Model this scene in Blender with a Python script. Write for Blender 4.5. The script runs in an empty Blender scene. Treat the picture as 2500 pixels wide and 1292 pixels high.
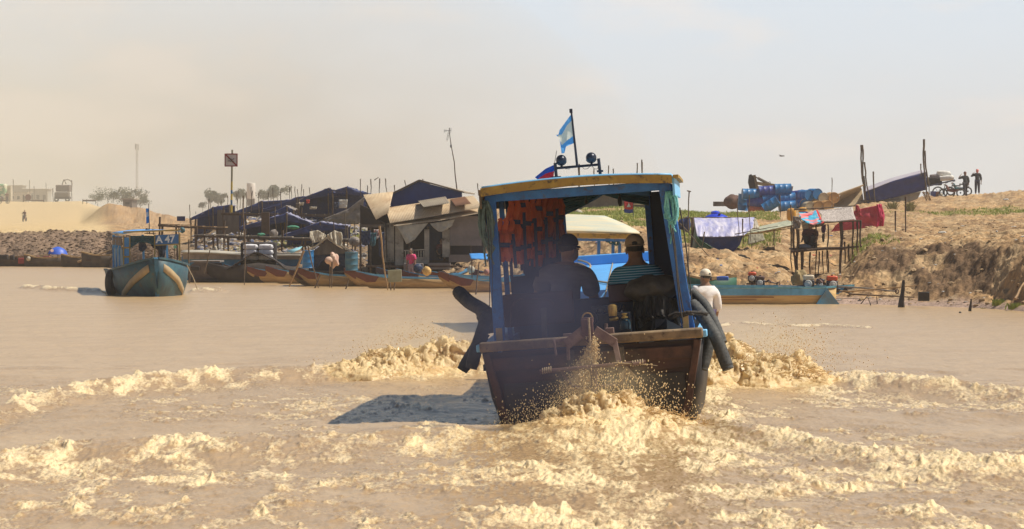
import bpy, bmesh, math, random
import numpy as np
from mathutils import Vector, Matrix, Euler
R = math.radians
random.seed(7)
SC = bpy.context.scene
COL = SC.collection
F = 9375.0; CX = 1250.0; HY = 541.0; CH = 1.9

def P(px, py, d):
    return Vector(((px-CX)/F*d, d, CH-(py-HY)/F*d))
def PM(px, d):            # metres across at distance d
    return (px-CX)/F*d

# ------------------------------------------------------------------ noise
def _h(i, j, s):
    n = np.sin(i*127.1 + j*311.7 + s*74.7)*43758.5453
    return n-np.floor(n)
def vn(x, y, s=0):
    x = np.asarray(x, float); y = np.asarray(y, float)
    xi = np.floor(x); yi = np.floor(y); fx = x-xi; fy = y-yi
    fx = fx*fx*(3-2*fx); fy = fy*fy*(3-2*fy)
    a = _h(xi, yi, s); b = _h(xi+1, yi, s); c = _h(xi, yi+1, s); d = _h(xi+1, yi+1, s)
    return (a*(1-fx)+b*fx)*(1-fy)+(c*(1-fx)+d*fx)*fy
def fbm(x, y, o=4, s=0, g=.5):
    t = 0; a = 1; n = 0
    for k in range(o):
        ca, sa = math.cos(.6*k+.3), math.sin(.6*k+.3)
        t = t+a*vn((x*ca-y*sa)*2**k, (x*sa+y*ca)*2**k, s+k*13); n += a; a *= g
    return t/n
def ridge(x, y, o=3, s=0):
    t = 0; a = 1; n = 0
    for k in range(o):
        ca, sa = math.cos(.9*k+.2), math.sin(.9*k+.2)
        t = t+a*(1-np.abs(2*vn((x*ca-y*sa)*2**k, (x*sa+y*ca)*2**k, s+k*7)-1)); n += a; a *= .5
    return t/n
def sst(a, b, x):
    t = np.clip((x-a)/(b-a), 0, 1); return t*t*(3-2*t)

# ------------------------------------------------------------------ materials
MATS = {}
def mat(name, col, rough=.7, col2=None, sc=6, amt=.5, bump=0, bsc=30, metal=0, spec=.5, stretch=(1,1,1), detail=6,
        ramp=(.35,.65), wave=None, coat=0, trans=0, dirt=None):
    if name in MATS: return MATS[name]
    m = bpy.data.materials.new(name); m.use_nodes = True; MATS[name] = m
    nt = m.node_tree; N = nt.nodes; L = nt.links; b = N['Principled BSDF']
    b.inputs['Roughness'].default_value = rough; b.inputs['Metallic'].default_value = metal
    b.inputs['Specular IOR Level'].default_value = spec
    if coat: b.inputs['Coat Weight'].default_value = coat; b.inputs['Coat Roughness'].default_value = .1
    tc = N.new('ShaderNodeTexCoord'); mp = N.new('ShaderNodeMapping'); mp.inputs['Scale'].default_value = stretch
    L.new(tc.outputs['Object'], mp.inputs[0])
    c2 = col2 if col2 else tuple(c*.62 for c in col)
    nz = N.new('ShaderNodeTexNoise'); nz.inputs['Scale'].default_value = sc; nz.inputs['Detail'].default_value = detail
    nz.inputs['Roughness'].default_value = .65
    L.new(mp.outputs[0], nz.inputs['Vector'])
    rp = N.new('ShaderNodeValToRGB'); rp.color_ramp.elements[0].position = ramp[0]; rp.color_ramp.elements[1].position = ramp[1]
    rp.color_ramp.elements[0].color = (*[a*(1-amt)+c*amt for a, c in zip(col, c2)], 1); rp.color_ramp.elements[1].color = (*col, 1)
    L.new(nz.outputs['Fac'], rp.inputs[0]); out = rp.outputs[0]
    if dirt:
        n2 = N.new('ShaderNodeTexNoise'); n2.inputs['Scale'].default_value = dirt[1]; n2.inputs['Detail'].default_value = 8
        n2.inputs['Roughness'].default_value = .7
        L.new(mp.outputs[0], n2.inputs['Vector'])
        r2 = N.new('ShaderNodeMapRange'); r2.inputs[1].default_value = dirt[2]; r2.inputs[2].default_value = dirt[2]+.12
        L.new(n2.outputs['Fac'], r2.inputs[0])
        mx = N.new('ShaderNodeMix'); mx.data_type = 'RGBA'; mx.inputs[7].default_value = (*dirt[0], 1)
        L.new(r2.outputs[0], mx.inputs[0]); L.new(out, mx.inputs[6]); out = mx.outputs[2]
    L.new(out, b.inputs['Base Color'])
    h = None
    if wave:
        w = N.new('ShaderNodeTexWave'); w.inputs['Scale'].default_value = wave[1]; w.bands_direction = wave[0]
        w.inputs['Distortion'].default_value = wave[3] if len(wave) > 3 else .3
        L.new(tc.outputs['Object'], w.inputs['Vector']); bw = N.new('ShaderNodeBump'); bw.inputs['Strength'].default_value = .8
        bw.inputs['Distance'].default_value = wave[2]; L.new(w.outputs['Fac'], bw.inputs['Height']); L.new(bw.outputs[0], b.inputs['Normal']); h = bw
    if bump:
        n3 = N.new('ShaderNodeTexNoise'); n3.inputs['Scale'].default_value = bsc; n3.inputs['Detail'].default_value = 5
        L.new(mp.outputs[0], n3.inputs['Vector'])
        bp = N.new('ShaderNodeBump'); bp.inputs['Strength'].default_value = .7; bp.inputs['Distance'].default_value = bump
        L.new(n3.outputs['Fac'], bp.inputs['Height'])
        if h: L.new(h.outputs[0], bp.inputs['Normal'])
        L.new(bp.outputs[0], b.inputs['Normal'])
    if trans:   # thin cloth: some light comes through
        tr = N.new('ShaderNodeBsdfTranslucent'); L.new(out, tr.inputs[0])
        ms = N.new('ShaderNodeMixShader'); ms.inputs[0].default_value = trans
        L.new(b.outputs[0], ms.inputs[1]); L.new(tr.outputs[0], ms.inputs[2]); L.new(ms.outputs[0], N['Material Output'].inputs[0])
    return m

# ------------------------------------------------------------------ mesh builder
class MB:
    def __init__(s): s.v = []; s.f = []
    def add(s, vs, fs):
        o = len(s.v); s.v += [tuple(p) for p in vs]; s.f += [tuple(i+o for i in f) for f in fs]; return s
    def box(s, c, d, rot=None):
        M = rot.to_matrix() if isinstance(rot, Euler) else (rot or Matrix.Identity(3))
        vs = [Vector(c)+M@Vector((x*d[0]/2, y*d[1]/2, z*d[2]/2)) for x in (-1,1) for y in (-1,1) for z in (-1,1)]
        return s.add(vs, [(0,1,3,2),(4,6,7,5),(0,4,5,1),(2,3,7,6),(0,2,6,4),(1,5,7,3)])
    def beam(s, p, q, w, h, up=(0,0,1), w2=None, h2=None):
        p = Vector(p); q = Vector(q); t = (q-p).normalized(); u = Vector(up); u = (u-u.dot(t)*t)
        if u.length < 1e-4: u = Vector((1,0,0)); u = u-u.dot(t)*t
        u.normalize(); r = t.cross(u); w2 = w2 or w; h2 = h2 or h
        vs = [p+r*a*w/2+u*b*h/2 for a, b in ((-1,-1),(1,-1),(1,1),(-1,1))]+[q+r*a*w2/2+u*b*h2/2 for a, b in ((-1,-1),(1,-1),(1,1),(-1,1))]
        return s.add(vs, [(0,3,2,1),(4,5,6,7),(0,1,5,4),(1,2,6,5),(2,3,7,6),(3,0,4,7)])
    def tube(s, pts, r, n=7):
        pts = [Vector(p) for p in pts]; k = len(pts); rs = r if isinstance(r, (list, tuple)) else [r]*k
        vs = []; fs = []; u = None
        for i, p in enumerate(pts):
            t = (pts[min(i+1,k-1)]-pts[max(i-1,0)])
            t = t.normalized() if t.length > 1e-9 else Vector((0,0,1))
            if u is None: u = Vector((0,0,1)) if abs(t.z) < .9 else Vector((1,0,0))
            u = (u-u.dot(t)*t).normalized(); w = t.cross(u)
            vs += [p+(u*math.cos(2*math.pi*j/n)+w*math.sin(2*math.pi*j/n))*rs[i] for j in range(n)]
        for i in range(k-1):
            for j in range(n):
                fs.append((i*n+j, i*n+(j+1)%n, (i+1)*n+(j+1)%n, (i+1)*n+j))
        fs.append(tuple(range(n-1,-1,-1))); fs.append(tuple((k-1)*n+j for j in range(n)))
        return s.add(vs, fs)
    def ball(s, c, r, n=12, m=8, rot=None, fn=None):
        if not isinstance(r, (tuple, list)): r = (r,r,r)
        M = rot.to_matrix() if isinstance(rot, Euler) else Matrix.Identity(3); vs = []; fs = []
        for i in range(1, m):
            a = math.pi*i/m
            for j in range(n):
                b = 2*math.pi*j/n; q = Vector((math.sin(a)*math.cos(b), math.sin(a)*math.sin(b), math.cos(a)))
                k = fn(q) if fn else 1
                vs.append(Vector(c)+M@Vector((q.x*r[0]*k, q.y*r[1]*k, q.z*r[2]*k)))
        vs += [Vector(c)+M@Vector((0,0,r[2])), Vector(c)-M@Vector((0,0,r[2]))]; t = len(vs)-2
        for i in range(m-2):
            for j in range(n): fs.append((i*n+j, (i+1)*n+j, (i+1)*n+(j+1)%n, i*n+(j+1)%n))
        for j in range(n):
            fs.append((t, j, (j+1)%n)); fs.append((t+1, (m-2)*n+(j+1)%n, (m-2)*n+j))
        return s.add(vs, fs)
    def lathe(s, prof, M=None, n=20):       # prof: (r, z) from bottom to top
        M = M or Matrix.Identity(4); vs = []; fs = []
        for r, z in prof: vs += [M@Vector((r*math.cos(2*math.pi*j/n), r*math.sin(2*math.pi*j/n), z)) for j in range(n)]
        for i in range(len(prof)-1):
            for j in range(n): fs.append((i*n+j, i*n+(j+1)%n, (i+1)*n+(j+1)%n, (i+1)*n+j))
        fs.append(tuple(range(n-1,-1,-1))); fs.append(tuple((len(prof)-1)*n+j for j in range(n)))
        return s.add(vs, fs)
    def torus(s, c, R0, r0, M=None, n=24, m=8, a0=0, a1=2*math.pi):
        M = M or Matrix.Identity(3); vs = []; fs = []; full = abs(a1-a0-2*math.pi) < 1e-6; k = n if full else n+1
        for i in range(k):
            a = a0+(a1-a0)*i/n
            for j in range(m):
                b = 2*math.pi*j/m
                vs.append(Vector(c)+M@Vector(((R0+r0*math.cos(b))*math.cos(a), r0*math.sin(b), (R0+r0*math.cos(b))*math.sin(a))))
        for i in range(n):
            for j in range(m): fs.append((i*m+j, ((i+1)%k)*m+j, ((i+1)%k)*m+(j+1)%m, i*m+(j+1)%m))
        return s.add(vs, fs)
    def grid(s, nu, nv, fn):
        vs = [fn(i/nu, j/nv) for j in range(nv+1) for i in range(nu+1)]
        return s.add(vs, [(j*(nu+1)+i, j*(nu+1)+i+1, (j+1)*(nu+1)+i+1, (j+1)*(nu+1)+i) for j in range(nv) for i in range(nu)])
    def prism(s, poly, M, t):       # poly in local xy, extruded along local z by t
        n = len(poly); vs = [M@Vector((x, y, 0)) for x, y in poly]+[M@Vector((x, y, t)) for x, y in poly]
        return s.add(vs, [tuple(range(n-1,-1,-1)), tuple(range(n, 2*n))]+[(i, (i+1)%n, n+(i+1)%n, n+i) for i in range(n)])
    def build(s, name, m, parent=None, off=None, smooth=40, bevel=0, solid=0):
        me = bpy.data.meshes.new(name); v = s.v
        if off is not None: v = [(a-off[0], b-off[1], c-off[2]) for a, b, c in v]
        me.from_pydata(v, [], s.f); me.update()
        bm = bmesh.new(); bm.from_mesh(me)
        if not solid: bmesh.ops.recalc_face_normals(bm, faces=bm.faces)
        bm.to_mesh(me); bm.free()
        o = bpy.data.objects.new(name, me); COL.objects.link(o); me.materials.append(m)
        if bevel:
            b = o.modifiers.new('b', 'BEVEL'); b.width = bevel; b.segments = 2; b.limit_method = 'ANGLE'
        if solid:
            b = o.modifiers.new('s', 'SOLIDIFY'); b.thickness = solid; b.offset = 0
        if smooth:
            me.polygons.foreach_set('use_smooth', [True]*len(me.polygons))
            try: me.set_sharp_from_angle(angle=R(smooth))
            except Exception: pass
        if parent is not None: o.parent = parent
        return o

def tag(o, label=None, cat=None, group=None, kind=None):
    if label: o['label'] = label
    if cat: o['category'] = cat
    if group: o['group'] = group
    if kind: o['kind'] = kind
    return o
def thing(name, label, cat, loc=(0,0,0), rot=None, group=None, M=None):
    o = bpy.data.objects.new(name, None); COL.objects.link(o); o.empty_display_size = .2
    if M is not None: o.matrix_world = M
    else:
        o.location = loc
        if rot: o.rotation_euler = rot
    return tag(o, label, cat, group)
class T:     # a thing whose parts are given in world coordinates
    def __init__(s, name, label, cat, loc, group=None):
        s.o = thing(name, label, cat, loc, None, group); s.loc = Vector(loc)
    def part(s, name, mb, m, parent=None, label=None, **k):
        o = mb.build(name, m, parent or s.o, off=s.loc, **k)
        if label: o['label'] = label
        return o
def one(name, mb, m, label, cat, group=None, kind=None, loc=None, **k):
    """a thing that is one mesh, vertices given in world coordinates"""
    if loc is None:
        a = np.array(mb.v); loc = (float(a[:,0].mean()), float(a[:,1].mean()), float(a[:,2].min()))
    o = mb.build(name, m, None, off=loc, **k); o.location = loc
    return tag(o, label, cat, group, kind)
def copy_tree(o, parent=None):
    c = o.copy(); COL.objects.link(c); c.parent = parent
    for ch in o.children: copy_tree(ch, c)
    return c
ORD = ['first','second','third','fourth','fifth','sixth','seventh','eighth','ninth','tenth','eleventh','twelfth','thirteenth',
       'fourteenth','fifteenth','sixteenth','seventeenth','eighteenth','nineteenth','twentieth']

def stick_mb(p, q, r, seed=0, n=6, wob=.02, seg=9, mb=None, r2=None):
    rd = random.Random(seed); p = Vector(p); q = Vector(q); mb = mb or MB(); pts = []; rs = []; L = (q-p).length
    a1, a2 = rd.uniform(0,6), rd.uniform(0,6); r2 = r2 if r2 else r*.55
    for i in range(seg+1):
        t = i/seg; w = math.sin(math.pi*t)
        o = Vector((math.sin(a1+t*5)*wob*L*w*.6+rd.uniform(-1,1)*wob*L*.18, math.cos(a2+t*4)*wob*L*w*.4, 0))
        pts.append(p.lerp(q, t)+o); rs.append((r+(r2-r)*t)*rd.uniform(.88,1.12))
    return mb.tube(pts, rs, n)

def cloth_mb(rows, nu=40, nv=20, wr=.02, wf=(14,5), seed=1, dirv=(0,-1,0), sag=0, mb=None):
    """rows: list of rows of control points; smooth patch with wrinkles"""
    def cr(p, t):
        n = len(p)-1; x = min(t*n, n-1e-6); i = int(x); f = x-i
        a, b = p[i], p[i+1]; return a.lerp(b, f)
    rows = [[Vector(c) for c in r] for r in rows]; D = Vector(dirv)
    def fn(u, v):
        q = cr([cr(r, u) for r in rows], v)
        w = float(fbm(u*wf[0]+seed*3.1, v*wf[1]+seed, 3, seed))-.5
        q = q+D*w*2*wr
        if sag: q = q-Vector((0,0,1))*sag*math.sin(math.pi*u)*math.sin(math.pi*v)
        return q
    return (mb or MB()).grid(nu, nv, fn)
# ================================================================== camera, light, sky
cam = bpy.data.cameras.new('camera'); co = bpy.data.objects.new('camera', cam); COL.objects.link(co)
co.location = (0,0,CH); co.rotation_euler = (R(90),0,0)
cam.sensor_width = 36; cam.lens = 36*F/2500; cam.shift_y = -(646-HY)/2500; cam.clip_start = .5; cam.clip_end = 20000
SC.camera = co
SUN_EL, SUN_AZ = 57, 3        # azimuth: degrees ahead of straight right (+x towards +y)
sd = Vector((math.cos(R(SUN_EL))*math.cos(R(SUN_AZ)), math.cos(R(SUN_EL))*math.sin(R(SUN_AZ)), math.sin(R(SUN_EL))))
sl = bpy.data.lights.new('sun', 'SUN'); sl.energy = 5.0; sl.angle = R(.5); sl.color = (1,.93,.80)
so = bpy.data.objects.new('sun', sl); COL.objects.link(so); so.rotation_euler = (-sd).to_track_quat('-Z','Y').to_euler()
SC.view_settings.view_transform = 'Standard'; SC.view_settings.look = 'None'; SC.view_settings.exposure = .20; SC.view_settings.gamma = 1
W = bpy.data.worlds.new('World'); SC.world = W; W.use_nodes = True
nt = W.node_tree; N = nt.nodes; L = nt.links; bg = N['Background']
sky = N.new('ShaderNodeTexSky'); sky.sky_type = 'NISHITA'; sky.sun_disc = False
sky.sun_elevation = R(SUN_EL); sky.sun_rotation = R(90-SUN_AZ); sky.dust_density = 1.0; sky.air_density = 1.0
bg.inputs[1].default_value = .055
tc = N.new('ShaderNodeTexCoord'); sx = N.new('ShaderNodeSeparateXYZ'); L.new(tc.outputs['Generated'], sx.inputs[0])
def mrange(src, a, b, c=0, d=1, smooth=True):
    m = N.new('ShaderNodeMapRange'); m.interpolation_type = 'SMOOTHSTEP' if smooth else 'LINEAR'
    for i, x in enumerate((a,b,c,d)): m.inputs[i+1].default_value = x
    L.new(src, m.inputs[0]); return m.outputs[0]
def mixc(f, a, b):
    m = N.new('ShaderNodeMix'); m.data_type = 'RGBA'
    if isinstance(f, float): m.inputs[0].default_value = f
    else: L.new(f, m.inputs[0])
    for i, c in ((6,a),(7,b)):
        if isinstance(c, tuple): m.inputs[i].default_value = (*c, 1)
        else: L.new(c, m.inputs[i])
    return m.outputs[2]
K = 1/.055
def kc(r, g, b): return (r*K, g*K, b*K)
# smoky layer low over the left of the river, pale haze to the right, thin pinkish cloud streaks
xl = mrange(sx.outputs[0], .02, -.15)
low = mrange(sx.outputs[2], .055, -.002)
pale = mixc(mrange(sx.outputs[2], -.005, .062), kc(.69,.695,.68), kc(.64,.71,.78))
smoke = mixc(mrange(sx.outputs[0], -.02, -.14), kc(.31,.30,.275), kc(.54,.49,.38))
ns = N.new('ShaderNodeTexNoise'); ns.inputs['Scale'].default_value = 15; ns.inputs['Detail'].default_value = 5; ns.inputs['Roughness'].default_value = .5
mpn = N.new('ShaderNodeMapping'); mpn.inputs['Scale'].default_value = (1,1,2.6); mpn.inputs['Location'].default_value = (.4,0,.3)
L.new(tc.outputs['Generated'], mpn.inputs[0]); L.new(mpn.outputs[0], ns.inputs['Vector'])
def mth(op, a, b):
    m = N.new('ShaderNodeMath'); m.operation = op
    for i, c in enumerate((a,b)):
        if isinstance(c, (int,float)): m.inputs[i].default_value = c
        else: L.new(c, m.inputs[i])
    m.use_clamp = True; return m.outputs[0]
wob = mth('MULTIPLY', mrange(ns.outputs['Fac'], .3, .7), 1)
xs = mrange(sx.outputs[0], .035, -.10)
sm = mth('MULTIPLY', mth('MULTIPLY', mrange(sx.outputs[2], .070, .0), mth('ADD', xs, .15)), mth('ADD', mth('MULTIPLY', wob, .80), .32))
base = mixc(sm, pale, smoke)
cl = mth('MULTIPLY', mth('MULTIPLY', mrange(ns.outputs['Fac'], .50, .64), mrange(sx.outputs[2], .0, .02)), .5)
base = mixc(cl, base, kc(.80,.74,.69))
up = mrange(sx.outputs[2], .060, .115)
fin = mixc(up, base, sky.outputs[0])
L.new(fin, bg.inputs[0])
# haze
def haze_box():
    mb = MB().box((0, 640, 16), (900, 1480, 36.6)); m = bpy.data.materials.new('haze_air'); m.use_nodes = True
    n = m.node_tree.nodes; n.remove(n['Principled BSDF']); v = n.new('ShaderNodeVolumePrincipled')
    v.inputs['Color'].default_value = (.93,.91,.88,1); v.inputs['Density'].default_value = .00035; v.inputs['Anisotropy'].default_value = .1
    m.node_tree.links.new(v.outputs[0], n['Material Output'].inputs['Volume'])
    return one('haze', mb, m, 'pale dusty river haze', 'haze', kind='stuff', smooth=0)
haze_box()
SC.cycles.use_denoising = True
try: SC.cycles.denoiser = 'OPENIMAGEDENOISE'
except Exception: pass
SC.cycles.max_bounces = 6; SC.cycles.volume_bounces = 1; SC.cycles.volume_max_steps = 128; SC.cycles.volume_step_rate = 1
SC.cycles.caustics_reflective = False; SC.cycles.caustics_refractive = False
SC.cycles.sample_clamp_indirect = 4

# ================================================================== ground
SHORE = ([-1600,-400,0,260,450,560,700,900,1200,1500,1700,2100,2370,2500,2900,4200],
         [176,170,166,160,128,121,119.5,116,111,100,91,88.5,85,81,70,55])
def shore(u): return np.interp(u, *SHORE)
# per pixel column: (s = metres behind shore, z)
TB = {
 -400:[(0,0),(3,.7),(7,1.33),(34,1.5),(250,1.66),(390,4.6),(430,4.8),(700,4.4),(3000,3)],
 0:  [(0,0),(3,.7),(7,1.33),(34,1.5),(250,1.66),(394,4.85),(430,4.95),(700,4.2),(3000,3)],
 190:[(0,0),(3,.7),(8,1.4),(45,1.45),(240,1.8),(370,4.6),(420,4.7),(700,4.2),(3000,3)],
 270:[(0,0),(3,.7),(8,1.35),(60,1.4),(150,1.9),(176,3.35),(190,3.42),(500,3.6),(3000,3)],
 340:[(0,0),(3,.6),(8,1.1),(60,1.25),(165,1.7),(190,3.05),(205,3.08),(500,3.0),(3000,3)],
 400:[(0,0),(3,.5),(8,.9),(60,1.1),(180,1.6),(200,2.5),(215,2.5),(500,2.2),(3000,2)],
 450:[(0,0),(3,.4),(9,.7),(60,1.2),(190,1.7),(215,2.1),(500,2.0),(3000,2)],
 560:[(0,0),(3,.4),(9,.75),(40,1.9),(80,2.4),(140,2.5),(500,2.0),(3000,2)],
 760:[(0,0),(3,.3),(9,.7),(30,1.5),(60,2.4),(110,2.7),(500,2.3),(3000,2)],
 1000:[(0,0),(3,.2),(9,.6),(30,1.5),(60,2.3),(110,2.6),(500,2.3),(3000,2)],
 1300:[(0,0),(2,.35),(8,1.2),(30,1.8),(90,2.5),(110,2.7),(500,2.3),(3000,2)],
 1500:[(0,0),(2,.4),(10,1.3),(30,1.75),(85,2.5),(100,2.7),(130,2.7),(500,2.3),(3000,2)],
 1660:[(0,0),(1.5,.3),(4,.55),(12,1.05),(35,1.6),(70,2.2),(95,2.3),(500,2.0),(3000,2)],
 1760:[(0,0),(1.5,.3),(5,.62),(9,.75),(13,.98),(34,1.4),(60,1.95),(105,2.25),(130,2.3),(500,2.0),(3000,2)],
 1900:[(0,0),(1.5,.28),(4,.45),(8,.62),(12,.72),(22,1.4),(60,1.75),(105,2.33),(140,2.4),(500,2.0),(3000,2)],
 1965:[(0,0),(1.5,.24),(5,.36),(13,.42),(17,.8),(27,1.38),(60,1.7),(108,2.4),(140,2.5),(500,2.0),(3000,2)],
 2040:[(0,0),(1.5,.25),(5,.40),(13,.50),(17,.95),(26,1.35),(60,1.7),(110,2.5),(140,2.6),(500,2.0),(3000,2)],
 2140:[(0,0),(2,.35),(6,1.0),(9,1.25),(30,1.62),(60,1.95),(120,2.85),(150,3.2),(500,2.5),(3000,2)],
 2280:[(0,0),(3,.45),(5,1.05),(7,1.27),(30,1.55),(60,1.95),(110,2.75),(150,3.4),(175,3.45),(500,2.5),(3000,2)],
 2400:[(0,0),(2.4,.4),(5,1.2),(7.5,1.42),(35,1.75),(60,2.0),(110,2.9),(150,3.5),(175,3.5),(500,2.5),(3000,2)],
 2500:[(0,0),(1.2,.22),(4,1.2),(7,1.5),(35,1.75),(60,2.1),(110,3.0),(150,3.75),(175,3.7),(500,2.5),(3000,2)],
 4200:[(0,0),(1.2,.22),(4,1.2),(7,1.5),(35,1.75),(60,2.1),(110,3.0),(150,3.75),(175,3.7),(500,2.5),(3000,2)],
}
TBK = sorted(TB)
def gbase(u, s):
    u = np.asarray(u, float); s = np.asarray(s, float); z = np.zeros(np.broadcast(u, s).shape); u, s = np.broadcast_arrays(u, s)
    zs = [np.interp(s, [a for a,_ in TB[k]], [b for _,b in TB[k]]) for k in TBK]
    idx = np.clip(np.searchsorted(TBK, u)-1, 0, len(TBK)-2); K0 = np.array(TBK, float)
    t = np.clip((u-K0[idx])/(K0[idx+1]-K0[idx]), 0, 1); t = t*t*(3-2*t)
    Z = np.stack(zs); i2 = np.indices(u.shape)
    a = Z[(idx,)+tuple(i2)]; b = Z[(idx+1,)+tuple(i2)]
    return np.where(s < 0, s*.35, a*(1-t)+b*t)
def ground_z(x, y, detail=True):
    x = np.asarray(x, float); y = np.asarray(y, float)
    u = CX+x*F/y; s = y-shore(u)
    jag = (fbm(x*.5, y*.16, 3, 5)-.5)*2.4*sst(-.5, 2, s)*np.where(u > 1250, 1, 1.3)
    z = gbase(u, np.maximum(s+jag, np.minimum(s, 0.0)))
    if not detail: return z
    sand = sst(20, 45, s)*sst(330, 250, u)
    near = sst(0, 1.5, s)*(1-.93*sand)
    a = np.where(u > 1250, 1.15, .9)*np.interp(s, [0,2,6,16,40,120,400], [.12,.44,.38,.26,.24,.30,.6])
    n = ridge(x*.8, y*.35, 4, 21)*.55+fbm(x*2.6, y*1.3, 5, 9, .66)*.95-.75
    z = z+near*a*n + near*.035*(fbm(x*9, y*6, 2, 33)-.5)
    # gullies running down the cut faces
    face = sst(.3, 2, s)*sst(16, 8, s)
    z = z-face*.30*(1-ridge(x*1.1+.2*y, y*.3, 3, 44))*sst(1250, 1500, u)
    z = z+sand*(.10*(fbm(x*.12+y*.035, y*.012, 3, 3)-.5)*2+.03*ridge(x*.25+y*.05, y*.01, 2, 8))*2.2
    return z
def gz(px, d):
    return float(ground_z(PM(px, d), d))
def G(px, d, dz=0):
    x = PM(px, d); return Vector((x, d, float(ground_z(x, d))+dz))

def grid_mesh(name, X, Y, Z, cols=None, attr=None):
    ny, nx = X.shape; me = bpy.data.meshes.new(name)
    co_ = np.stack([X, Y, Z], -1).reshape(-1, 3).astype(np.float32)
    i = np.arange(ny*nx).reshape(ny, nx); q = np.stack([i[:-1,:-1], i[:-1,1:], i[1:,1:], i[1:,:-1]], -1).reshape(-1, 4)
    nf = len(q); me.vertices.add(len(co_)); me.vertices.foreach_set('co', co_.ravel())
    me.loops.add(nf*4); me.loops.foreach_set('vertex_index', q.ravel().astype(np.int32))
    me.polygons.add(nf); me.polygons.foreach_set('loop_start', (np.arange(nf)*4).astype(np.int32))
    me.polygons.foreach_set('use_smooth', np.ones(nf, bool))
    me.update(calc_edges=True)
    for nm, arr in (attr or {}).items():
        a = me.attributes.new(nm, 'FLOAT', 'POINT'); a.data.foreach_set('value', arr.ravel().astype(np.float32))
    for nm, arr in (cols or {}).items():
        a = me.color_attributes.new(nm, 'FLOAT_COLOR', 'POINT')
        c = np.concatenate([arr.reshape(-1, 3), np.ones((arr.size//3, 1))], 1).astype(np.float32); a.data.foreach_set('color', c.ravel())
    o = bpy.data.objects.new(name, me); COL.objects.link(o); return o

us = np.concatenate([np.arange(-1600,-120,40), np.arange(-120,2620,2.6), np.arange(2620,4200,40)])
ss = np.concatenate([[-6,-3,-1.5], np.arange(-.6,16,.11), 16+np.cumsum(np.linspace(.13,.9,150)), []])
last = ss[-1]; ss = np.concatenate([ss, last+np.cumsum(np.geomspace(1,60,75))])
U, S = np.meshgrid(us, ss); Yg = shore(U)+S; Xg = (U-CX)/F*Yg
Zg = ground_z(Xg, Yg)
# colour of the soil by place (dry clay, dark clods, sand track, grass)
def lerp3(a, b, t): return a*(1-t[...,None])+np.array(b)*t[...,None]
C = np.zeros(U.shape+(3,))+np.array((.47,.295,.145))
n1 = fbm(Xg*.35, Yg*.12, 4, 61); n2 = fbm(Xg*1.7, Yg*.9, 3, 62)
n3 = fbm(Xg*1.1, Yg*.35, 5, 63, .65); n4 = fbm(Xg*4.5, Yg*1.6, 4, 64, .65)
C = lerp3(C, (.22,.135,.075), sst(.46,.60, n3)*.75)
C = lerp3(C, (.30,.195,.11), sst(.45,.62, n1)*.5)
C = lerp3(C, (.56,.41,.24), sst(.5,.62, n2)*.55)
C = lerp3(C, (.18,.11,.06), sst(.56,.66, n4)*.45*sst(110,60,S))
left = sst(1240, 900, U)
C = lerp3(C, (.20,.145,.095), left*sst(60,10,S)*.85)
scar = sst(100,140,S)*sst(230,200,S)*sst(225,275,U)*sst(500,430,U)
C = lerp3(C, (.58,.43,.235), sst(6.5,11,S)*sst(290,240,U)*(1-scar))
C = lerp3(C, (.36,.24,.14), scar*sst(.35,.55,n2)*.8)
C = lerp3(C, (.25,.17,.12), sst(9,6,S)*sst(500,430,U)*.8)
C = lerp3(C, (.42,.30,.24), sst(1.2,.2,S)*sst(1600,1900,U))       # wet mud lip
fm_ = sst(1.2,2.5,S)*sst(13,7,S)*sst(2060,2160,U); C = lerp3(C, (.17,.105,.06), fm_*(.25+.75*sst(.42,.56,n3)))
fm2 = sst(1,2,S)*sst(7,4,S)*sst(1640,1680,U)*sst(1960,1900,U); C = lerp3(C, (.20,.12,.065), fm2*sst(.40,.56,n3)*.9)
g = fbm(Xg*.22, Yg*.045, 4, 71)
gm = np.zeros(U.shape)
gm = np.maximum(gm, sst(16,28,S)*sst(110,95,S)*sst(1330,1400,U)*sst(1900,1780,U)*sst(.36,.5,g))
gm = np.maximum(gm, sst(2080,2160,U)*sst(12,18,S)*sst(90,55,S)*sst(.56,.66,g))
gm = np.maximum(gm, sst(500,600,U)*sst(1300,1100,U)*sst(8,14,S)*sst(40,25,S)*sst(.55,.66,g)*.6)
gm = np.maximum(gm, sst(2200,2250,U)*sst(7,1,S)*sst(.6,.68,g)*.8)
gm = gm*sst(.25,.5,fbm(Xg*3,Yg*1.2,2,77))
C = lerp3(C, (.24,.26,.06), gm*.85)
gm_grid = gm
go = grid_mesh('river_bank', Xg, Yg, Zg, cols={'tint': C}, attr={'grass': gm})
tag(go, kind='structure')
m = bpy.data.materials.new('bank_soil'); m.use_nodes = True; N2 = m.node_tree.nodes; L2 = m.node_tree.links; b = N2['Principled BSDF']
b.inputs['Roughness'].default_value = .95; b.inputs['Specular IOR Level'].default_value = .15
at = N2.new('ShaderNodeAttribute'); at.attribute_name = 'tint'
tc2 = N2.new('ShaderNodeTexCoord'); nz = N2.new('ShaderNodeTexNoise'); nz.inputs['Scale'].default_value = 5; nz.inputs['Detail'].default_value = 9; nz.inputs['Roughness'].default_value = .7
L2.new(tc2.outputs['Object'], nz.inputs['Vector'])
mr = N2.new('ShaderNodeMapRange'); mr.inputs[1].default_value = .3; mr.inputs[2].default_value = .7; mr.inputs[3].default_value = .55; mr.inputs[4].default_value = 1.35
L2.new(nz.outputs['Fac'], mr.inputs[0]); hs = N2.new('ShaderNodeVectorMath'); hs.operation = 'SCALE'
L2.new(at.outputs['Color'], hs.inputs[0]); L2.new(mr.outputs[0], hs.inputs['Scale']); L2.new(hs.outputs[0], b.inputs['Base Color'])
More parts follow.
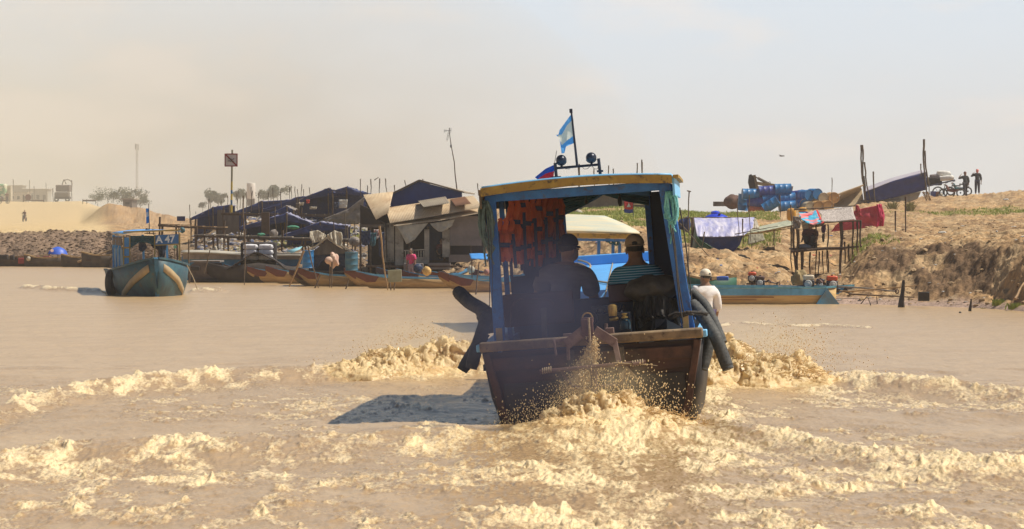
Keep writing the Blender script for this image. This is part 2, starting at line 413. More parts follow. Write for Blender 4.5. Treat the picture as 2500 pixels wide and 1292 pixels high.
bp = N2.new('ShaderNodeBump'); bp.inputs['Strength'].default_value = 1; bp.inputs['Distance'].default_value = .12
nb = N2.new('ShaderNodeTexNoise'); nb.inputs['Scale'].default_value = 3.2; nb.inputs['Detail'].default_value = 8; nb.inputs['Roughness'].default_value = .68
L2.new(tc2.outputs['Object'], nb.inputs['Vector']); L2.new(nb.outputs['Fac'], bp.inputs['Height']); L2.new(bp.outputs[0], b.inputs['Normal'])
go.data.materials.append(m)

# clods, stones and litter strewn over the banks (nobody could count them)
def scatter(name, mtl, n, pick, size, label, seed, flat=.7, kind='stuff', cat='rubble'):
    rd = random.Random(seed); V = []; Fc = []
    bm = bmesh.new(); bmesh.ops.create_icosphere(bm, subdivisions=1, radius=1); bv = np.array([v.co[:] for v in bm.verts]); bf = [[v.index for v in f.verts] for f in bm.faces]; bm.free()
    pts = []
    for _ in range(n):
        r = pick(rd)
        if r: pts.append(r)
    xs_ = np.array([p[0] for p in pts]); ys_ = np.array([p[1] for p in pts]); zs_ = ground_z(xs_, ys_)
    mb = MB()
    for i in range(len(pts)):
        s = size(rd); sc = np.array([rd.uniform(.6,1.4), rd.uniform(.6,1.4), rd.uniform(.5,1)*flat])*s
        v = bv*(1+np.array([rd.uniform(-.25,.25) for _ in range(len(bv))])[:,None])*sc
        a = rd.uniform(0,6.28); ca, sa = math.cos(a), math.sin(a)
        v = np.stack([v[:,0]*ca-v[:,1]*sa, v[:,0]*sa+v[:,1]*ca, v[:,2]], 1)+np.array([xs_[i], ys_[i], zs_[i]+s*.1])
        o = len(mb.v); mb.v += [tuple(q) for q in v]; mb.f += [tuple(k+o for k in f) for f in bf]
    return one(name, mb, mtl, label, cat, kind=kind, smooth=0)
def pk(u0, u1, s0, s1, pw=1.0):
    def f(rd):
        u = rd.uniform(u0, u1); s = s0+(s1-s0)*rd.random()**pw; d = float(shore(u))+s; return ((u-CX)/F*d, d)
    return f
M_clod = mat('dry_clod', (.42,.29,.16), .95, (.24,.16,.09), 3, 1, bump=.02, bsc=18)
M_dclod = mat('dark_clod', (.24,.16,.10), .95, (.13,.085,.055), 3, 1)
M_lit = mat('pale_litter', (.62,.60,.55), .8, (.3,.3,.3), 9, 1)
scatter('clods', M_clod, 1500, pk(1290,2620,.2,45,1.5), lambda r: r.choice((.015,.02,.03,.045,.08)), 'dry clay clods strewn over the right bank', 3)
scatter('rubble', M_dclod, 2400, pk(-60,470,.2,9,1), lambda r: r.choice((.02,.03,.05,.09)), 'dark rubble along the left waterline', 4)
scatter('stones', M_dclod, 2400, pk(470,1240,.2,40,1.4), lambda r: r.choice((.02,.04,.06,.10)), 'stones and mud lumps under the stilt village', 5)
scatter('litter', M_lit, 420, pk(-40,2560,.3,40,1.5), lambda r: r.choice((.02,.03,.05,.07)), 'scraps of pale litter strewn along both banks', 6, flat=.4, cat='litter')
scatter('bright_litter', mat('blue_litter', (.05,.2,.5), .6, (.5,.06,.05), 2, 1, ramp=(.49,.51)), 170, pk(440,2100,.3,30,1.5), lambda r: r.choice((.02,.04,.06)), 'scraps of blue and red litter strewn along the banks', 16, flat=.5, cat='litter')

for nm_, m_c, n_c, sd_c, lb_c in (('clutter', mat('household_clutter',(.30,.26,.22),.8,(.06,.08,.16),7,1,ramp=(.45,.55)), 520, 18, 'pots, rags and household clutter heaped among the stilts of the village'),('rag_clutter', mat('rag_clutter',(.55,.50,.42),.85,(.12,.10,.09),7,1,ramp=(.45,.55)), 330, 19, 'pale rags and bags scattered among the stilts of the village')):
    scatter(nm_, m_c, n_c, pk(470,900,6,50,1.0), lambda r: r.choice((.05,.07,.10,.15)), lb_c, sd_c, flat=1.0, cat='clutter')
# grass blades
def grass(name, mtl, n, pick, hgt, label, seed, cat='grass'):
    rd = random.Random(seed); pts = [pick(rd) for _ in range(n)]; xs_ = np.array([p[0] for p in pts]); ys_ = np.array([p[1] for p in pts]); zs_ = ground_z(xs_, ys_)
    g_ = fbm(xs_*.22, ys_*.045, 4, 71); mb = MB()
    for i in range(n):
        if g_[i] < (pick.th if hasattr(pick, 'th') else .4): continue
        for k in range(4):
            a = rd.uniform(0,6.28); h = hgt*rd.uniform(.5,1.3); w = .013*rd.uniform(.6,1.6); x = xs_[i]+rd.uniform(-.12,.12); y = ys_[i]+rd.uniform(-.12,.12)
            dx, dy = math.cos(a), math.sin(a); l = rd.uniform(.2,.7)*h; z = zs_[i]-.03
            mb.add([(x-dy*w, y+dx*w, z), (x+dy*w, y-dx*w, z), (x+dx*l*.5+dy*w*.6, y+dy*l*.5-dx*w*.6, z+h*.65), (x+dx*l*.5-dy*w*.6, y+dy*l*.5+dx*w*.6, z+h*.65), (x+dx*l, y+dy*l, z+h)], [(0,1,2,3),(3,2,4)])
    return one(name, mb, mtl, label, cat, kind='stuff', smooth=0)
M_grass = mat('grass_blades', (.33,.36,.07), .7, (.17,.21,.045), 1.3, 1, trans=.3)
M_dry = mat('dry_grass', (.40,.32,.14), .8, (.2,.2,.07), 2, 1, trans=.2)
p1 = pk(1340,1900,18,105); p1.th = .42
grass('grass', M_grass, 15000, p1, .12, 'green grass on the slope behind the middle of the right bank', 11)
p2 = pk(2080,2600,12,80); p2.th = .58
grass('grass', M_grass, 12000, p2, .09, 'green grass patches on the sunlit right hill', 12)
p3 = pk(500,1250,8,40); p3.th = .62
grass('weeds', M_grass, 2500, p3, .10, 'weeds between the stilts of the village', 13, 'weeds')

# ================================================================== river
M_w = bpy.data.materials.new('muddy_water'); M_w.use_nodes = True; N2 = M_w.node_tree.nodes; L2 = M_w.node_tree.links; b = N2['Principled BSDF']
b.inputs['IOR'].default_value = 1.33
fa = N2.new('ShaderNodeAttribute'); fa.attribute_name = 'foam'; tcw = N2.new('ShaderNodeTexCoord')
def wn(scale, mp_, det=5, rgh=.6):
    m_ = N2.new('ShaderNodeMapping'); m_.inputs['Scale'].default_value = mp_; n_ = N2.new('ShaderNodeTexNoise'); n_.inputs['Scale'].default_value = scale
    n_.inputs['Detail'].default_value = det; n_.inputs['Roughness'].default_value = rgh
    L2.new(tcw.outputs['Object'], m_.inputs[0]); L2.new(m_.outputs[0], n_.inputs['Vector']); return n_.outputs['Fac']
def w2(op, a, b_, c=None):
    m_ = N2.new('ShaderNodeMath'); m_.operation = op
    for i, c_ in enumerate((a,b_)):
        if isinstance(c_, (int,float)): m_.inputs[i].default_value = c_
        else: L2.new(c_, m_.inputs[i])
    return m_.outputs[0]
nA = wn(30, (1,.22,1), 6, .75); nB = wn(1.0, (.35,.8,1), 6, .65)
ff = w2('ADD', fa.outputs['Fac'], w2('MULTIPLY', w2('SUBTRACT', nA, .5), w2('MULTIPLY', w2('ADD', fa.outputs['Fac'], .06), 3.6)))
mrf = N2.new('ShaderNodeMapRange'); mrf.inputs[1].default_value = .25; mrf.inputs[2].default_value = .85; L2.new(ff, mrf.inputs[0])
mx0 = N2.new('ShaderNodeMix'); mx0.data_type = 'RGBA'; mx0.inputs[6].default_value = (.42,.28,.145,1); mx0.inputs[7].default_value = (.57,.40,.22,1)
L2.new(nB, mx0.inputs[0])
mxf = N2.new('ShaderNodeMix'); mxf.data_type = 'RGBA'; mxf.inputs[7].default_value = (.95,.74,.43,1)
mxg = N2.new('ShaderNodeMix'); mxg.data_type = 'RGBA'; mxg.inputs[7].default_value = (.36,.225,.10,1); mrg = N2.new('ShaderNodeMapRange'); mrg.inputs[1].default_value = .02; mrg.inputs[2].default_value = .30; mrg.inputs[4].default_value = .9; L2.new(fa.outputs['Fac'], mrg.inputs[0]); L2.new(mrg.outputs[0], mxg.inputs[0]); L2.new(mx0.outputs[2], mxg.inputs[6])
L2.new(mrf.outputs[0], mxf.inputs[0]); L2.new(mxg.outputs[2], mxf.inputs[6]); L2.new(mxf.outputs[2], b.inputs['Base Color'])
rr = N2.new('ShaderNodeMapRange'); rr.inputs[3].default_value = .24; rr.inputs[4].default_value = .20; L2.new(mrf.outputs[0], rr.inputs[0]); L2.new(rr.outputs[0], b.inputs['Roughness'])
bb = N2.new('ShaderNodeBump'); bb.inputs['Strength'].default_value = 1; bb.inputs['Distance'].default_value = .05
L2.new(wn(2.4, (1,.55,1), 7, .62), bb.inputs['Height'])
b3 = N2.new('ShaderNodeBump'); b3.inputs['Strength'].default_value = 1; L2.new(w2('MULTIPLY', mrf.outputs[0], .02), b3.inputs['Distance'])
L2.new(wn(26, (1,.8,1), 6, .7), b3.inputs['Height']); L2.new(bb.outputs[0], b3.inputs['Normal']); L2.new(b3.outputs[0], b.inputs['Normal'])

def pyd(py): return 17812.5/(np.asarray(py, float)-HY)      # distance of a water point at a picture row
ARM = [ # (u's, picture rows, height, far softness, near reach, foam, sides)
 ([-400,0,160,400,640,880,1010,1190],[1075,1003,966,936,918,905,893,880], [.05,.07,.09,.11,.13,.14,.14,.0], 1.0, 3.2),
 ([-400,0,150,500,870,1150,1260],[1170,1122,1101,1092,1082,1058,1050], [.05,.06,.08,.08,.07,.05,.0], .9, 3.6),
 ([1690,1800,1960,2150,2420,2500,2900],[915,925,930,946,966,974,1010], [.0,.09,.11,.13,.11,.10,.06], 1.0, 3.4),
 ([1640,1760,1850,2060,2280,2500,2900],[1035,1046,1060,1102,1128,1146,1190], [.0,.06,.07,.08,.07,.06,.05], .9, 3.2),
]
def water_fields(X, Y):
    u = CX+X*F/Y; H = np.zeros(X.shape); Fm = np.zeros(X.shape)
    near = sst(70, 45, Y)
    H += .035*(fbm(X*.5, Y*.22, 3, 101)-.5)*2*sst(110,50,Y) + .018*(fbm(X*2.6, Y*1.0, 4, 102, .6)-.5)*2*sst(160,60,Y)
    H += .03*(ridge(X*.8+.1*Y, Y*.30, 3, 103)-.5)*near+.022*(ridge(X*2.4+.3*Y, Y*.8, 3, 143)-.5)*sst(60,44,Y)
    wob_ = (fbm(X*1.1, Y*.3, 5, 104, .6)-.5)*1.9; brk = .80+.60*sst(.36,.62,fbm(X*1.3+Y*.2, Y*.35, 4, 114, .6))
    for us_, rows, hs_, soft, reach in ARM:
        dc = np.interp(u, us_, pyd(rows)); hh = np.interp(u, us_, hs_)
        inside = sst(us_[0]-60, us_[0]+60, u)*sst(us_[-1]+60, us_[-1]-60, u)
        t = dc+wob_-Y
        h = np.where(t < 0, np.exp(-(t/.35)**2), np.exp(-(t/1.1)**2)); H += hh*h*inside*(.55+.45*brk)
        fo = np.where(t < 0, np.exp(-(t/.22)**2), np.exp(-(t/reach)**1.3)); Fm = np.maximum(Fm, np.clip(fo*brk,0,1.1)*inside*soft*np.clip(hh/.08, 0, 1))
        H -= .03*inside*np.exp(-((t-2.6)/1.0)**2)
    # churn astern of the boat and the broken water it leaves in the foreground
    xc = X-.95; ast = np.exp(-(xc/ (1.0+.055*(36-Y)))**2)*sst(35.9, 34.8, Y)*sst(18, 24, Y)
    Fm = np.maximum(Fm, ast*(.55+.55*sst(29,34.5,Y)))
    sk_ = sst(.40,.60,fbm(X*.55+.05*Y,Y*.42,4,121,.6)); sk2 = sst(.42,.58,fbm(X*1.6,Y*.9,4,122,.6)); zz = sk_*.65+sk2*.45
    Fm = np.maximum(Fm, .95*zz*sst(34,29,Y)*sst(-2.6,-.2,X))
    Fm = np.maximum(Fm, .66*zz*sst(34,30,Y)*sst(.5,-1.5,X))
    Fm = np.maximum(Fm, .75*zz*sst(34.5,31,Y)*sst(1.2,2.4,X))
    Fm = np.maximum(Fm, .5*zz*sst(46,42,Y)*sst(35,37,Y)*sst(0,1.2,np.abs(X-.9)-1.2))
    H += .20*np.exp(-((X-.93)/.55)**2-((Y-35.0)/.55)**2)+.12*np.exp(-((X-.95)/.8)**2-((Y-34.1)/.6)**2)
    # along the hull
    Fm = np.maximum(Fm, .85*np.exp(-((X-2.05-.02*(Y-36))/.28)**2)*sst(33.5,35.5,Y)*sst(49,46,Y))
    Fm = np.maximum(Fm, .35*np.exp(-((X+.75)/.8)**2)*sst(34,36,Y)*sst(48,44,Y))
    # bow wave feet
    Fm = np.maximum(Fm, np.exp(-((X-2.75)/.75)**2-((Y-44.6)/1.7)**2)); H += .22*np.exp(-((X-2.5)/.55)**2-((Y-45.2)/.9)**2)
    Fm = np.maximum(Fm, np.exp(-((X+1.0)/.8)**2-((Y-47.6)/1.8)**2)); H += .20*np.exp(-((X+.95)/.6)**2-((Y-48.0)/.9)**2)
    # thin far foam lines
    for u0, u1, r0, r1, w in ((1800,2140,789,801,.5),(1640,1800,801,790,.7),(40,262,703,716,.8),(452,560,714,712,1.2)):
        dc = pyd(np.interp(u, [u0,u1], [r0,r1])); e = np.exp(-((dc+wob_*1.5-Y)/(w*1.2))**2)*sst(u0,u0+25,u)*sst(u1,u1-25,u); Fm = np.maximum(Fm, e*1.0); H += .09*e*(u<600)+.03*e
    st = fbm(X*.9+.1*Y, Y*.36, 4, 105); st2 = fbm(X*4.6, Y*1.2, 5, 106, .65)
    rg = ridge(X*3.2+.15*Y, Y*.62, 4, 111)
    strk = sst(.45,.60,st)*.35+sst(.45,.58,st2)*.55+sst(.62,.84,rg)*.6
    foam = np.clip(Fm*(.26+.78*strk)-.05, 0, 1.0)
    foam = np.maximum(foam, (.22*sst(.60,.72,fbm(X*.7,Y*.5,4,107))*sst(60,46,Y)))
    zn = sst(50,38,Y)*sst(.30,.62,fbm(X*.5+7,Y*.3,3,131)); foam = np.maximum(foam, .62*zn*sst(.55,.66,fbm(X*3.6+.4*Y,Y*2.0,5,132,.62)))
    foam = np.maximum(foam, .13*sst(52,44,Y)*sst(.30,.55,fbm(X*.6,Y*.35,3,141)))
    H += (foam*(.022*(fbm(X*8, Y*3, 3, 108)-.4)+.034*(ridge(X*16+Y, Y*4, 3, 113)-.5)+.04*(fbm(X*34, Y*7, 2, 109)-.5)+.07*np.maximum(0, fbm(X*11, Y*4, 3, 119)-.60)*3)+Fm*.022*(ridge(X*4.5, Y*1.6, 3, 112)-.45))*sst(62,40,Y)
    return H, foam
uw = np.concatenate([np.arange(-9000,-200,220), np.arange(-200,2700,2.6), np.arange(2700,11500,220)])
dd = [1.5]; 
while dd[-1] < 21.5: dd.append(dd[-1]+.6)
while dd[-1] < 175: dd.append(dd[-1]+max(.02, dd[-1]**2/17812*(.9 if dd[-1] < 60 else 1.3)))
while dd[-1] < 3000: dd.append(dd[-1]*1.1)
UW, DW = np.meshgrid(uw, np.array(dd)); XW = (UW-CX)/F*DW
HW, FW = water_fields(XW, DW)
fade = sst(-9000,-1500,UW)*sst(11500,4000,UW)
HW = HW*fade
wo = grid_mesh('river_water', XW, DW, HW, attr={'foam': FW}); wo.data.materials.append(M_w); tag(wo, kind='structure')
# ================================================================== people
def skin_mesh(name, verts, edges, radii, mtl, parent, root=0, sub=2, extra=None):
    me = bpy.data.meshes.new(name); me.from_pydata([tuple(v) for v in verts], edges, []); o = bpy.data.objects.new(name, me); COL.objects.link(o)
    sk = o.modifiers.new('k', 'SKIN'); sk.use_smooth_shade = True; lay = me.skin_vertices[0].data
    for i, r in enumerate(radii):
        lay[i].radius = (r, r) if not isinstance(r, tuple) else r; lay[i].use_root = (i == root)
    ss_ = o.modifiers.new('s', 'SUBSURF'); ss_.levels = sub; ss_.render_levels = sub
    bpy.context.view_layer.update(); dg = bpy.context.evaluated_depsgraph_get(); nm = bpy.data.meshes.new_from_object(o.evaluated_get(dg))
    o.modifiers.clear(); o.data = nm; bpy.data.meshes.remove(me)
    if extra:
        bm = bmesh.new(); bm.from_mesh(nm); t = bpy.data.meshes.new('t'); t.from_pydata(extra.v, [], extra.f); bm.from_mesh(t); bm.to_mesh(nm); bm.free(); bpy.data.meshes.remove(t)
    nm.materials.clear(); nm.materials.append(mtl)
    nm.polygons.foreach_set('use_smooth', [True]*len(nm.polygons)); o.parent = parent; return o
M_skin = mat('skin', (.30,.165,.10), .55, (.24,.13,.08), 20, 1)
M_hair = mat('black_hair', (.012,.01,.009), .5, (.03,.025,.02), 60, 1, stretch=(1,1,.2))
def arm(J, sh, dirs, lens): 
    p = Vector(sh); out = [p]
    for d, l in zip(dirs, lens): p = p+Vector(d).normalized()*l; out.append(p)
    return out
def person(label, loc, face, s=1.0, pose='sit', shirt=None, pants=None, hat=None, group=None, arms=None, lean=.08, turn=0, M=None, fat=1.0,
           longsleeve=False, headcloth=None, pdown=0):
    """loc = pelvis underside (seat) or ground point; face = heading angle (radians, 0 = looks along +y); body built facing +y"""
    if M is None: root = thing('person', label, 'person', loc, (0,0,face), group)
    else: root = thing('person', label, 'person', group=group, M=M)
    root.scale = (1,1,1)
    V = []; E = []; Rr = []
    def ad(p, r, par=None):
        V.append(Vector(p)*s); Rr.append((r[0]*s, r[1]*s) if isinstance(r, tuple) else r*s)
        if par is not None: E.append((par, len(V)-1))
        return len(V)-1
    sit = pose in ('sit','crouch'); hz = .12 if pose == 'sit' else (.20 if pose == 'crouch' else .90)
    f = fat; lx = lean
    pel = ad((0,0,hz), .125*f); wai = ad((0,lx*.35,hz+.17), .118*f, pel); che = ad((0,lx*.75,hz+.36), .135*f, wai); ub = ad((0,lx,hz+.47), .10*f, che)
    nk = ad((0,lx*1.1+.005,hz+.545), .058, ub); hb = ad((0,lx*1.15+.02,hz+.61), .072, nk); ht = ad((0,lx*1.15+.01,hz+.68), .085, hb); 
    tors = [pel,wai,che,ub]
    hands = MB(); legs = []; arms_ = []
    for sd_ in (-1,1):
        # arm
        if arms and arms.get(sd_): dirs = arms[sd_]
        else: dirs = ((.25*sd_,.15,-1),(.0,.75,-.5),(0,.9,-.1)) if sit else ((.18*sd_,.02,-1),(.03*sd_,.18,-1),(0,.15,-1))
        sh = ad((.172*sd_*f, lx, hz+.448), .072*f, ub); el_p = V[sh]/s+Vector(dirs[0]).normalized()*.285; el = ad(el_p, .046, sh)
        wr_p = el_p+Vector(dirs[1]).normalized()*.25; mid = ad((el_p+wr_p)/2, .042, el); wr = ad(wr_p, .027, mid)
        d3 = Vector(dirs[2]).normalized(); pa = ad(wr_p+d3*.055, (.034,.018), wr); side = d3.cross(Vector((0,0,1))) 
        side = side.normalized() if side.length > .1 else Vector((1,0,0))
        for k, (o_, l_) in enumerate(((-.027,.062),(-.009,.075),(.009,.078),(.027,.07))):
            b0 = wr_p+d3*.08+side*o_; b1 = b0+d3*l_*.55; b2 = b1+(d3+Vector((0,0,-.5))).normalized()*l_*.45
            hands.tube([b0*s, b1*s, b2*s], [.0095*s,.0088*s,.006*s], 6)
        b0 = wr_p+d3*.03-side*.03; hands.tube([b0*s, (b0+(d3*.6-side*.8).normalized()*.035)*s, (b0+(d3*.9-side*.55).normalized()*.065)*s], [.012*s,.0105*s,.007*s], 6)
        arms_.append([sh, el, mid, wr])
        # leg
        hp = ad((.09*sd_*f,0,hz-.02), .092*f, pel)
        if pose == 'sit': kn_p = Vector((.14*sd_,.42,hz+.0)); an_p = Vector((.14*sd_,.46,hz-.40-pdown)); 
        elif pose == 'crouch': kn_p = Vector((.16*sd_,.34,hz+.28)); an_p = Vector((.13*sd_,.16,.07))
        elif pose == 'walk': kn_p = Vector((.09*sd_,.16*sd_+.04,hz-.44)); an_p = Vector((.09*sd_,.22*sd_-.08,.09+(.06 if sd_ < 0 else 0)))
        else: kn_p = Vector((.10*sd_,.03,hz-.43)); an_p = Vector((.11*sd_,0,.09))
        kn = ad(kn_p, .062*f, hp); an = ad(an_p, .038, kn); to = ad(an_p+Vector((0,.14,-.05)), (.04,.022), an)
        legs.append([hp,kn,an])
    hc = V[ht]/s
    ct, st_ = math.cos(turn), math.sin(turn)
    def rh(x, y, z): return (hc+Vector((x*ct-y*st_, x*st_+y*ct, z)))*s
    ex = MB()
    ex.ball(rh(0,.0,.0), (.079*s,.097*s,.118*s), 16, 12)                       # skull
    ex.ball(rh(0,.055,-.055), (.056*s,.055*s,.062*s), 12, 9)                   # jaw
    ex.ball(rh(0,.105,-.028), (.014*s,.02*s,.024*s), 8, 6)                     # nose
    ex.ball(rh(0,.098,-.07), (.024*s,.012*s,.008*s), 8, 6)                     # lips
    for q in (-1,1):
        ex.ball(rh(.082*q,-.008,-.02), (.012*s,.02*s,.033*s), 8, 6); ex.ball(rh(.03*q,.088,0), (.015*s,.01*s,.009*s), 8, 6)
    ex.add(hands.v, hands.f)
    skin_mesh('body', V, E, Rr, M_skin, root, 0, 2 if s > .8 else 1, ex)
    def sub_skin(nm, idx, ed, grow, mtl):
        mp = {a: i for i, a in enumerate(idx)}
        return skin_mesh(nm, [V[a] for a in idx], [(mp[a], mp[b]) for a, b in ed], [(Rr[a] if not isinstance(Rr[a], tuple) else Rr[a][0])+grow*s for a in idx], mtl, root, 0, 2)
    if shirt:
        V.append(V[ub].lerp(V[nk],.55)); Rr.append(.070*s); q0 = len(V)-1; idx = list(tors)+[q0]; ed = [(pel,wai),(wai,che),(che,ub),(ub,q0)]
        V2 = {}
        for a in arms_:
            if longsleeve: idx += a[:3]; ed += [(ub,a[0]),(a[0],a[1]),(a[1],a[2])]
            else:
                V.append(V[a[0]].lerp(V[a[1]], .8)); Rr.append(.052*s); q = len(V)-1; idx += [a[0], q]; ed += [(ub,a[0]),(a[0],q)]
        sub_skin('shirt', idx, ed, .036, shirt)
    if pants:
        idx = [pel]; ed = []
        for l in legs: idx += l; ed += [(pel,l[0]),(l[0],l[1]),(l[1],l[2])]
        sub_skin('trousers', idx, ed, .024, pants)
    if hat is None or hat[0] != 'krama':
        hb_ = MB().ball(rh(0,-.014,.022), (.087*s,.102*s,.112*s), 18, 12, fn=lambda q: 1 if (q.z > -.35 and q.y < .55) else .9); hb_.build('hair', M_hair, root)
    if hat:
        kind, hm = hat; h = MB()
        if kind == 'cap':
            dome = MB().ball(rh(0,-.006,.045), (.096*s,.113*s,.10*s), 24, 14, fn=lambda q: 1 if q.z > -.12 else .80); h.add(dome.v, dome.f)
            vs = [rh(x*.075, .085+ (1-x*x)*.075*k, .028-.018*k) for k in (0,.5,1) for x in (-1,-.5,0,.5,1)]
            h.add(vs, [(k*5+i, k*5+i+1, (k+1)*5+i+1, (k+1)*5+i) for k in range(2) for i in range(4)])
            h.torus(rh(0,-.006,.03), .0955*s, .006*s, Matrix(((1,0,0),(0,0,1.12),(0,-1,0))).transposed() if False else Matrix(((ct,0,-st_*1.15),(st_,0,ct*1.15),(0,1,0))), 24, 6)
            hob = h.build('cap', hm, root)
            hol = MB(); hol.ball(rh(0,-.098,.052), (.036*s,.025*s,.026*s), 14, 8); hol.build('cap_opening', M_hair, hob)
        elif kind == 'krama':
            h.ball(rh(0,-.006,.035), (.10*s,.115*s,.105*s), 18, 12); h.ball(rh(0,-.05,-.08), (.075*s,.06*s,.09*s), 12, 8); h.build('head_scarf', hm, root)
        elif kind == 'bandcap':
            h.ball(rh(0,-.0,.05), (.096*s,.115*s,.095*s), 18, 12, fn=lambda q: 1 if q.z > -.1 else .82)
            h.ball(rh(.0,.12,.03), (.06*s,.06*s,.012*s), 12, 6); h.build('cap', hm, root)
    return root

# ================================================================== the blue boat seen from astern
RB = Matrix.Translation((.75,36,0)) @ Matrix.Rotation(R(-3.0),4,'Z') @ Matrix.Rotation(R(-4),4,'Y')
RBi = RB.inverted()
def LB(px, py, yl):
    o = RBi@Vector((0,0,CH)); q = RBi@P(px, py, 10); d = q-o; t = (yl-o.y)/d.y; return o+d*t
blue = (.035,.17,.50)
M_blue = mat('blue_paint', (.04,.20,.58), .45, (.025,.11,.35), 5, 1, bump=.003, bsc=60, dirt=((.085,.07,.06),9,.565), spec=.4)
M_lblue = mat('pale_blue_paint', (.22,.55,.88), .5, (.17,.46,.78), 4, .8, bump=.002, bsc=40, dirt=((.12,.2,.28),9,.62))
M_deckblue = mat('deck_blue_paint', (.13,.42,.84), .5, (.10,.35,.74), 3, .8, bump=.002, bsc=40, dirt=((.16,.2,.24),14,.66))
M_navy = mat('navy_board', (.012,.03,.085), .6, (.008,.018,.05), 4, .9, bump=.003, bsc=30)
M_yel = mat('ochre_paint', (.42,.27,.045), .6, (.3,.17,.03), 8, .9, bump=.003, bsc=40, dirt=((.07,.045,.025),14,.52))
M_rail = mat('weathered_rail', (.27,.19,.11), .85, (.12,.085,.055), 7, 1, bump=.006, bsc=35, stretch=(1,1,1), dirt=((.07,.05,.04),16,.56))
M_red = mat('red_brown_planks', (.065,.022,.014), .7, (.022,.009,.007), 5, 1, bump=.004, bsc=30, stretch=(.4,1,2))
M_tar = mat('tarred_wood', (.010,.008,.008), .5, (.022,.015,.011), 6, 1, bump=.005, bsc=25)
M_frame = mat('grey_brown_frame', (.15,.115,.08), .85, (.06,.045,.035), 8, 1, bump=.004, bsc=30)
M_rust = mat('rusty_steel', (.13,.06,.045), .7, (.07,.03,.025), 20, 1, bump=.003, bsc=60)
M_mauve = mat('faded_steel_plate', (.26,.17,.14), .75, (.15,.085,.07), 14, 1, bump=.002, bsc=60)
M_black = mat('black_rubber', (.022,.022,.023), .7, (.05,.048,.045), 18, 1, bump=.004, bsc=50)
M_dkmet = mat('dark_metal', (.03,.035,.055), .35, (.015,.017,.03), 10, 1, metal=.3)
M_rope = mat('pale_rope', (.48,.38,.24), .9, (.28,.2,.12), 40, 1, bump=.004, bsc=120)
M_darkrope = mat('dark_rope', (.03,.03,.035), .9, (.07,.06,.05), 40, 1, bump=.004, bsc=120)
M_teal = mat('turquoise_rope', (.25,.62,.60), .85, (.08,.32,.34), 25, 1, bump=.006, bsc=90)
M_tealt = mat('teal_tarpaulin', (.035,.14,.17), .55, (.02,.085,.11), 5, 1, bump=.01, bsc=14, trans=.15)

def hull(st, closed_bow=True, flare=None):
    """st: list of (y, half top, z top, half bottom, z bottom); returns shell MB open at the top"""
    mb = MB(); ring = []
    for (y, w, zt, wb, zb) in st:
        mid_w = wb+(w-wb)*.62; mid_z = zb+(zt-zb)*.45
        ring.append([(-w,y,zt),(-mid_w,y,mid_z),(-wb,y,zb),(0,y,zb-.06),(wb,y,zb),(mid_w,y,mid_z),(w,y,zt)])
    n = 7; vs = [p for r in ring for p in r]
    mb.add(vs, [(i*n+j, i*n+j+1, (i+1)*n+j+1, (i+1)*n+j) for i in range(len(ring)-1) for j in range(n-1)])
    return mb
rb = thing('river_boat', 'blue wooden passenger boat seen from astern with ochre roof edge and brown transom', 'boat', M=RB)
lipL = LB(1174,848,0); lipR = LB(1714,812,0); zl = (lipL.z+lipR.z)/2; wl = (lipR.x-lipL.x)/2; xc0 = (lipL.x+lipR.x)/2
bl = LB(1238,1012,0); br = LB(1690,1045,0)
ST = [(0,wl-.03,zl-.04,.84,-.05),(1.5,wl+.0,zl-.06,.92,-.12),(4,wl+.03,zl-.05,.96,-.16),(7,wl+.0,zl+.0,.86,-.14),(9.2,.92,zl+.10,.62,-.05),(11,.62,zl+.16,.3,.12),(12.2,.25,zl+.26,.08,.35)]
ST = [(a,b_,c_,d_,e_) for a,b_,c_,d_,e_ in ST]
h = hull(ST); h.v = [(x+xc0,y,z) for x,y,z in h.v]
h.build('hull', M_tar, rb, solid=.05)
# transom planking set inside a frame
tr = MB(); zt = zl-.06
tr.add([(xc0-wl+.06,.01,zt),(xc0+wl-.06,.01,zt),(xc0+.80,.01,.0),(xc0+.72,.01,-.2),(xc0-.72,.01,-.2),(xc0-.80,.01,.0),
        (xc0-wl+.06,.06,zt),(xc0+wl-.06,.06,zt),(xc0+.80,.06,.0),(xc0+.72,.06,-.2),(xc0-.72,.06,-.2),(xc0-.80,.06,.0)],
       [(0,1,2,3,4,5),(6,11,10,9,8,7)]+[(i,(i+1)%6,6+(i+1)%6,6+i) for i in range(6)])
tr.build('transom', M_red, rb, smooth=0)
low = MB().box((xc0,-.002,.13), (1.70,.02,.60)); low.build('tar_and_recess_shade', M_tar, rb)  # tarred bottom, raised so its black also paints the stern recess's shade
fr = MB()
for sgn in (-1,1):
    fr.beam((xc0+sgn*(wl-.045),-.03,zt),(xc0+sgn*.86,-.03,.12), .07, .07, up=(0,-1,0)); fr.beam((xc0+sgn*.86,-.03,.12),(xc0+sgn*.74,-.03,-.12), .07, .07, up=(0,-1,0))
fr.beam((xc0-wl+.1,-.025,zt-.11),(xc0+wl-.1,-.025,zt-.11), .05,.12, up=(0,0,1)).build('corner_frame', mat('dull_frame',(.10,.045,.028),.85,(.04,.02,.015),8,1,bump=.004,bsc=30), rb, bevel=.008)
pst = LB(1515,865,0); MB().beam((pst.x,-.04,zt-.02),(pst.x+.01,-.04,.05), .075,.05, up=(0,-1,0)).build('transom_post', M_frame, rb, bevel=.008)
pst = LB(1395,880,0); MB().beam((pst.x,-.04,zt-.02),(pst.x,-.04,.05), .06,.05, up=(0,-1,0)).build('transom_post', M_frame, rb, bevel=.008)
MB().box((xc0+.42,-.012,zt-.19),(1.0,.02,.13)).build('transom_plank', M_red, rb, bevel=.004)
rl = MB().box((xc0,0,zl-.0),(wl*2+.02,.16,.095)); rl.build('stern_rail', M_rail, rb, bevel=.018)
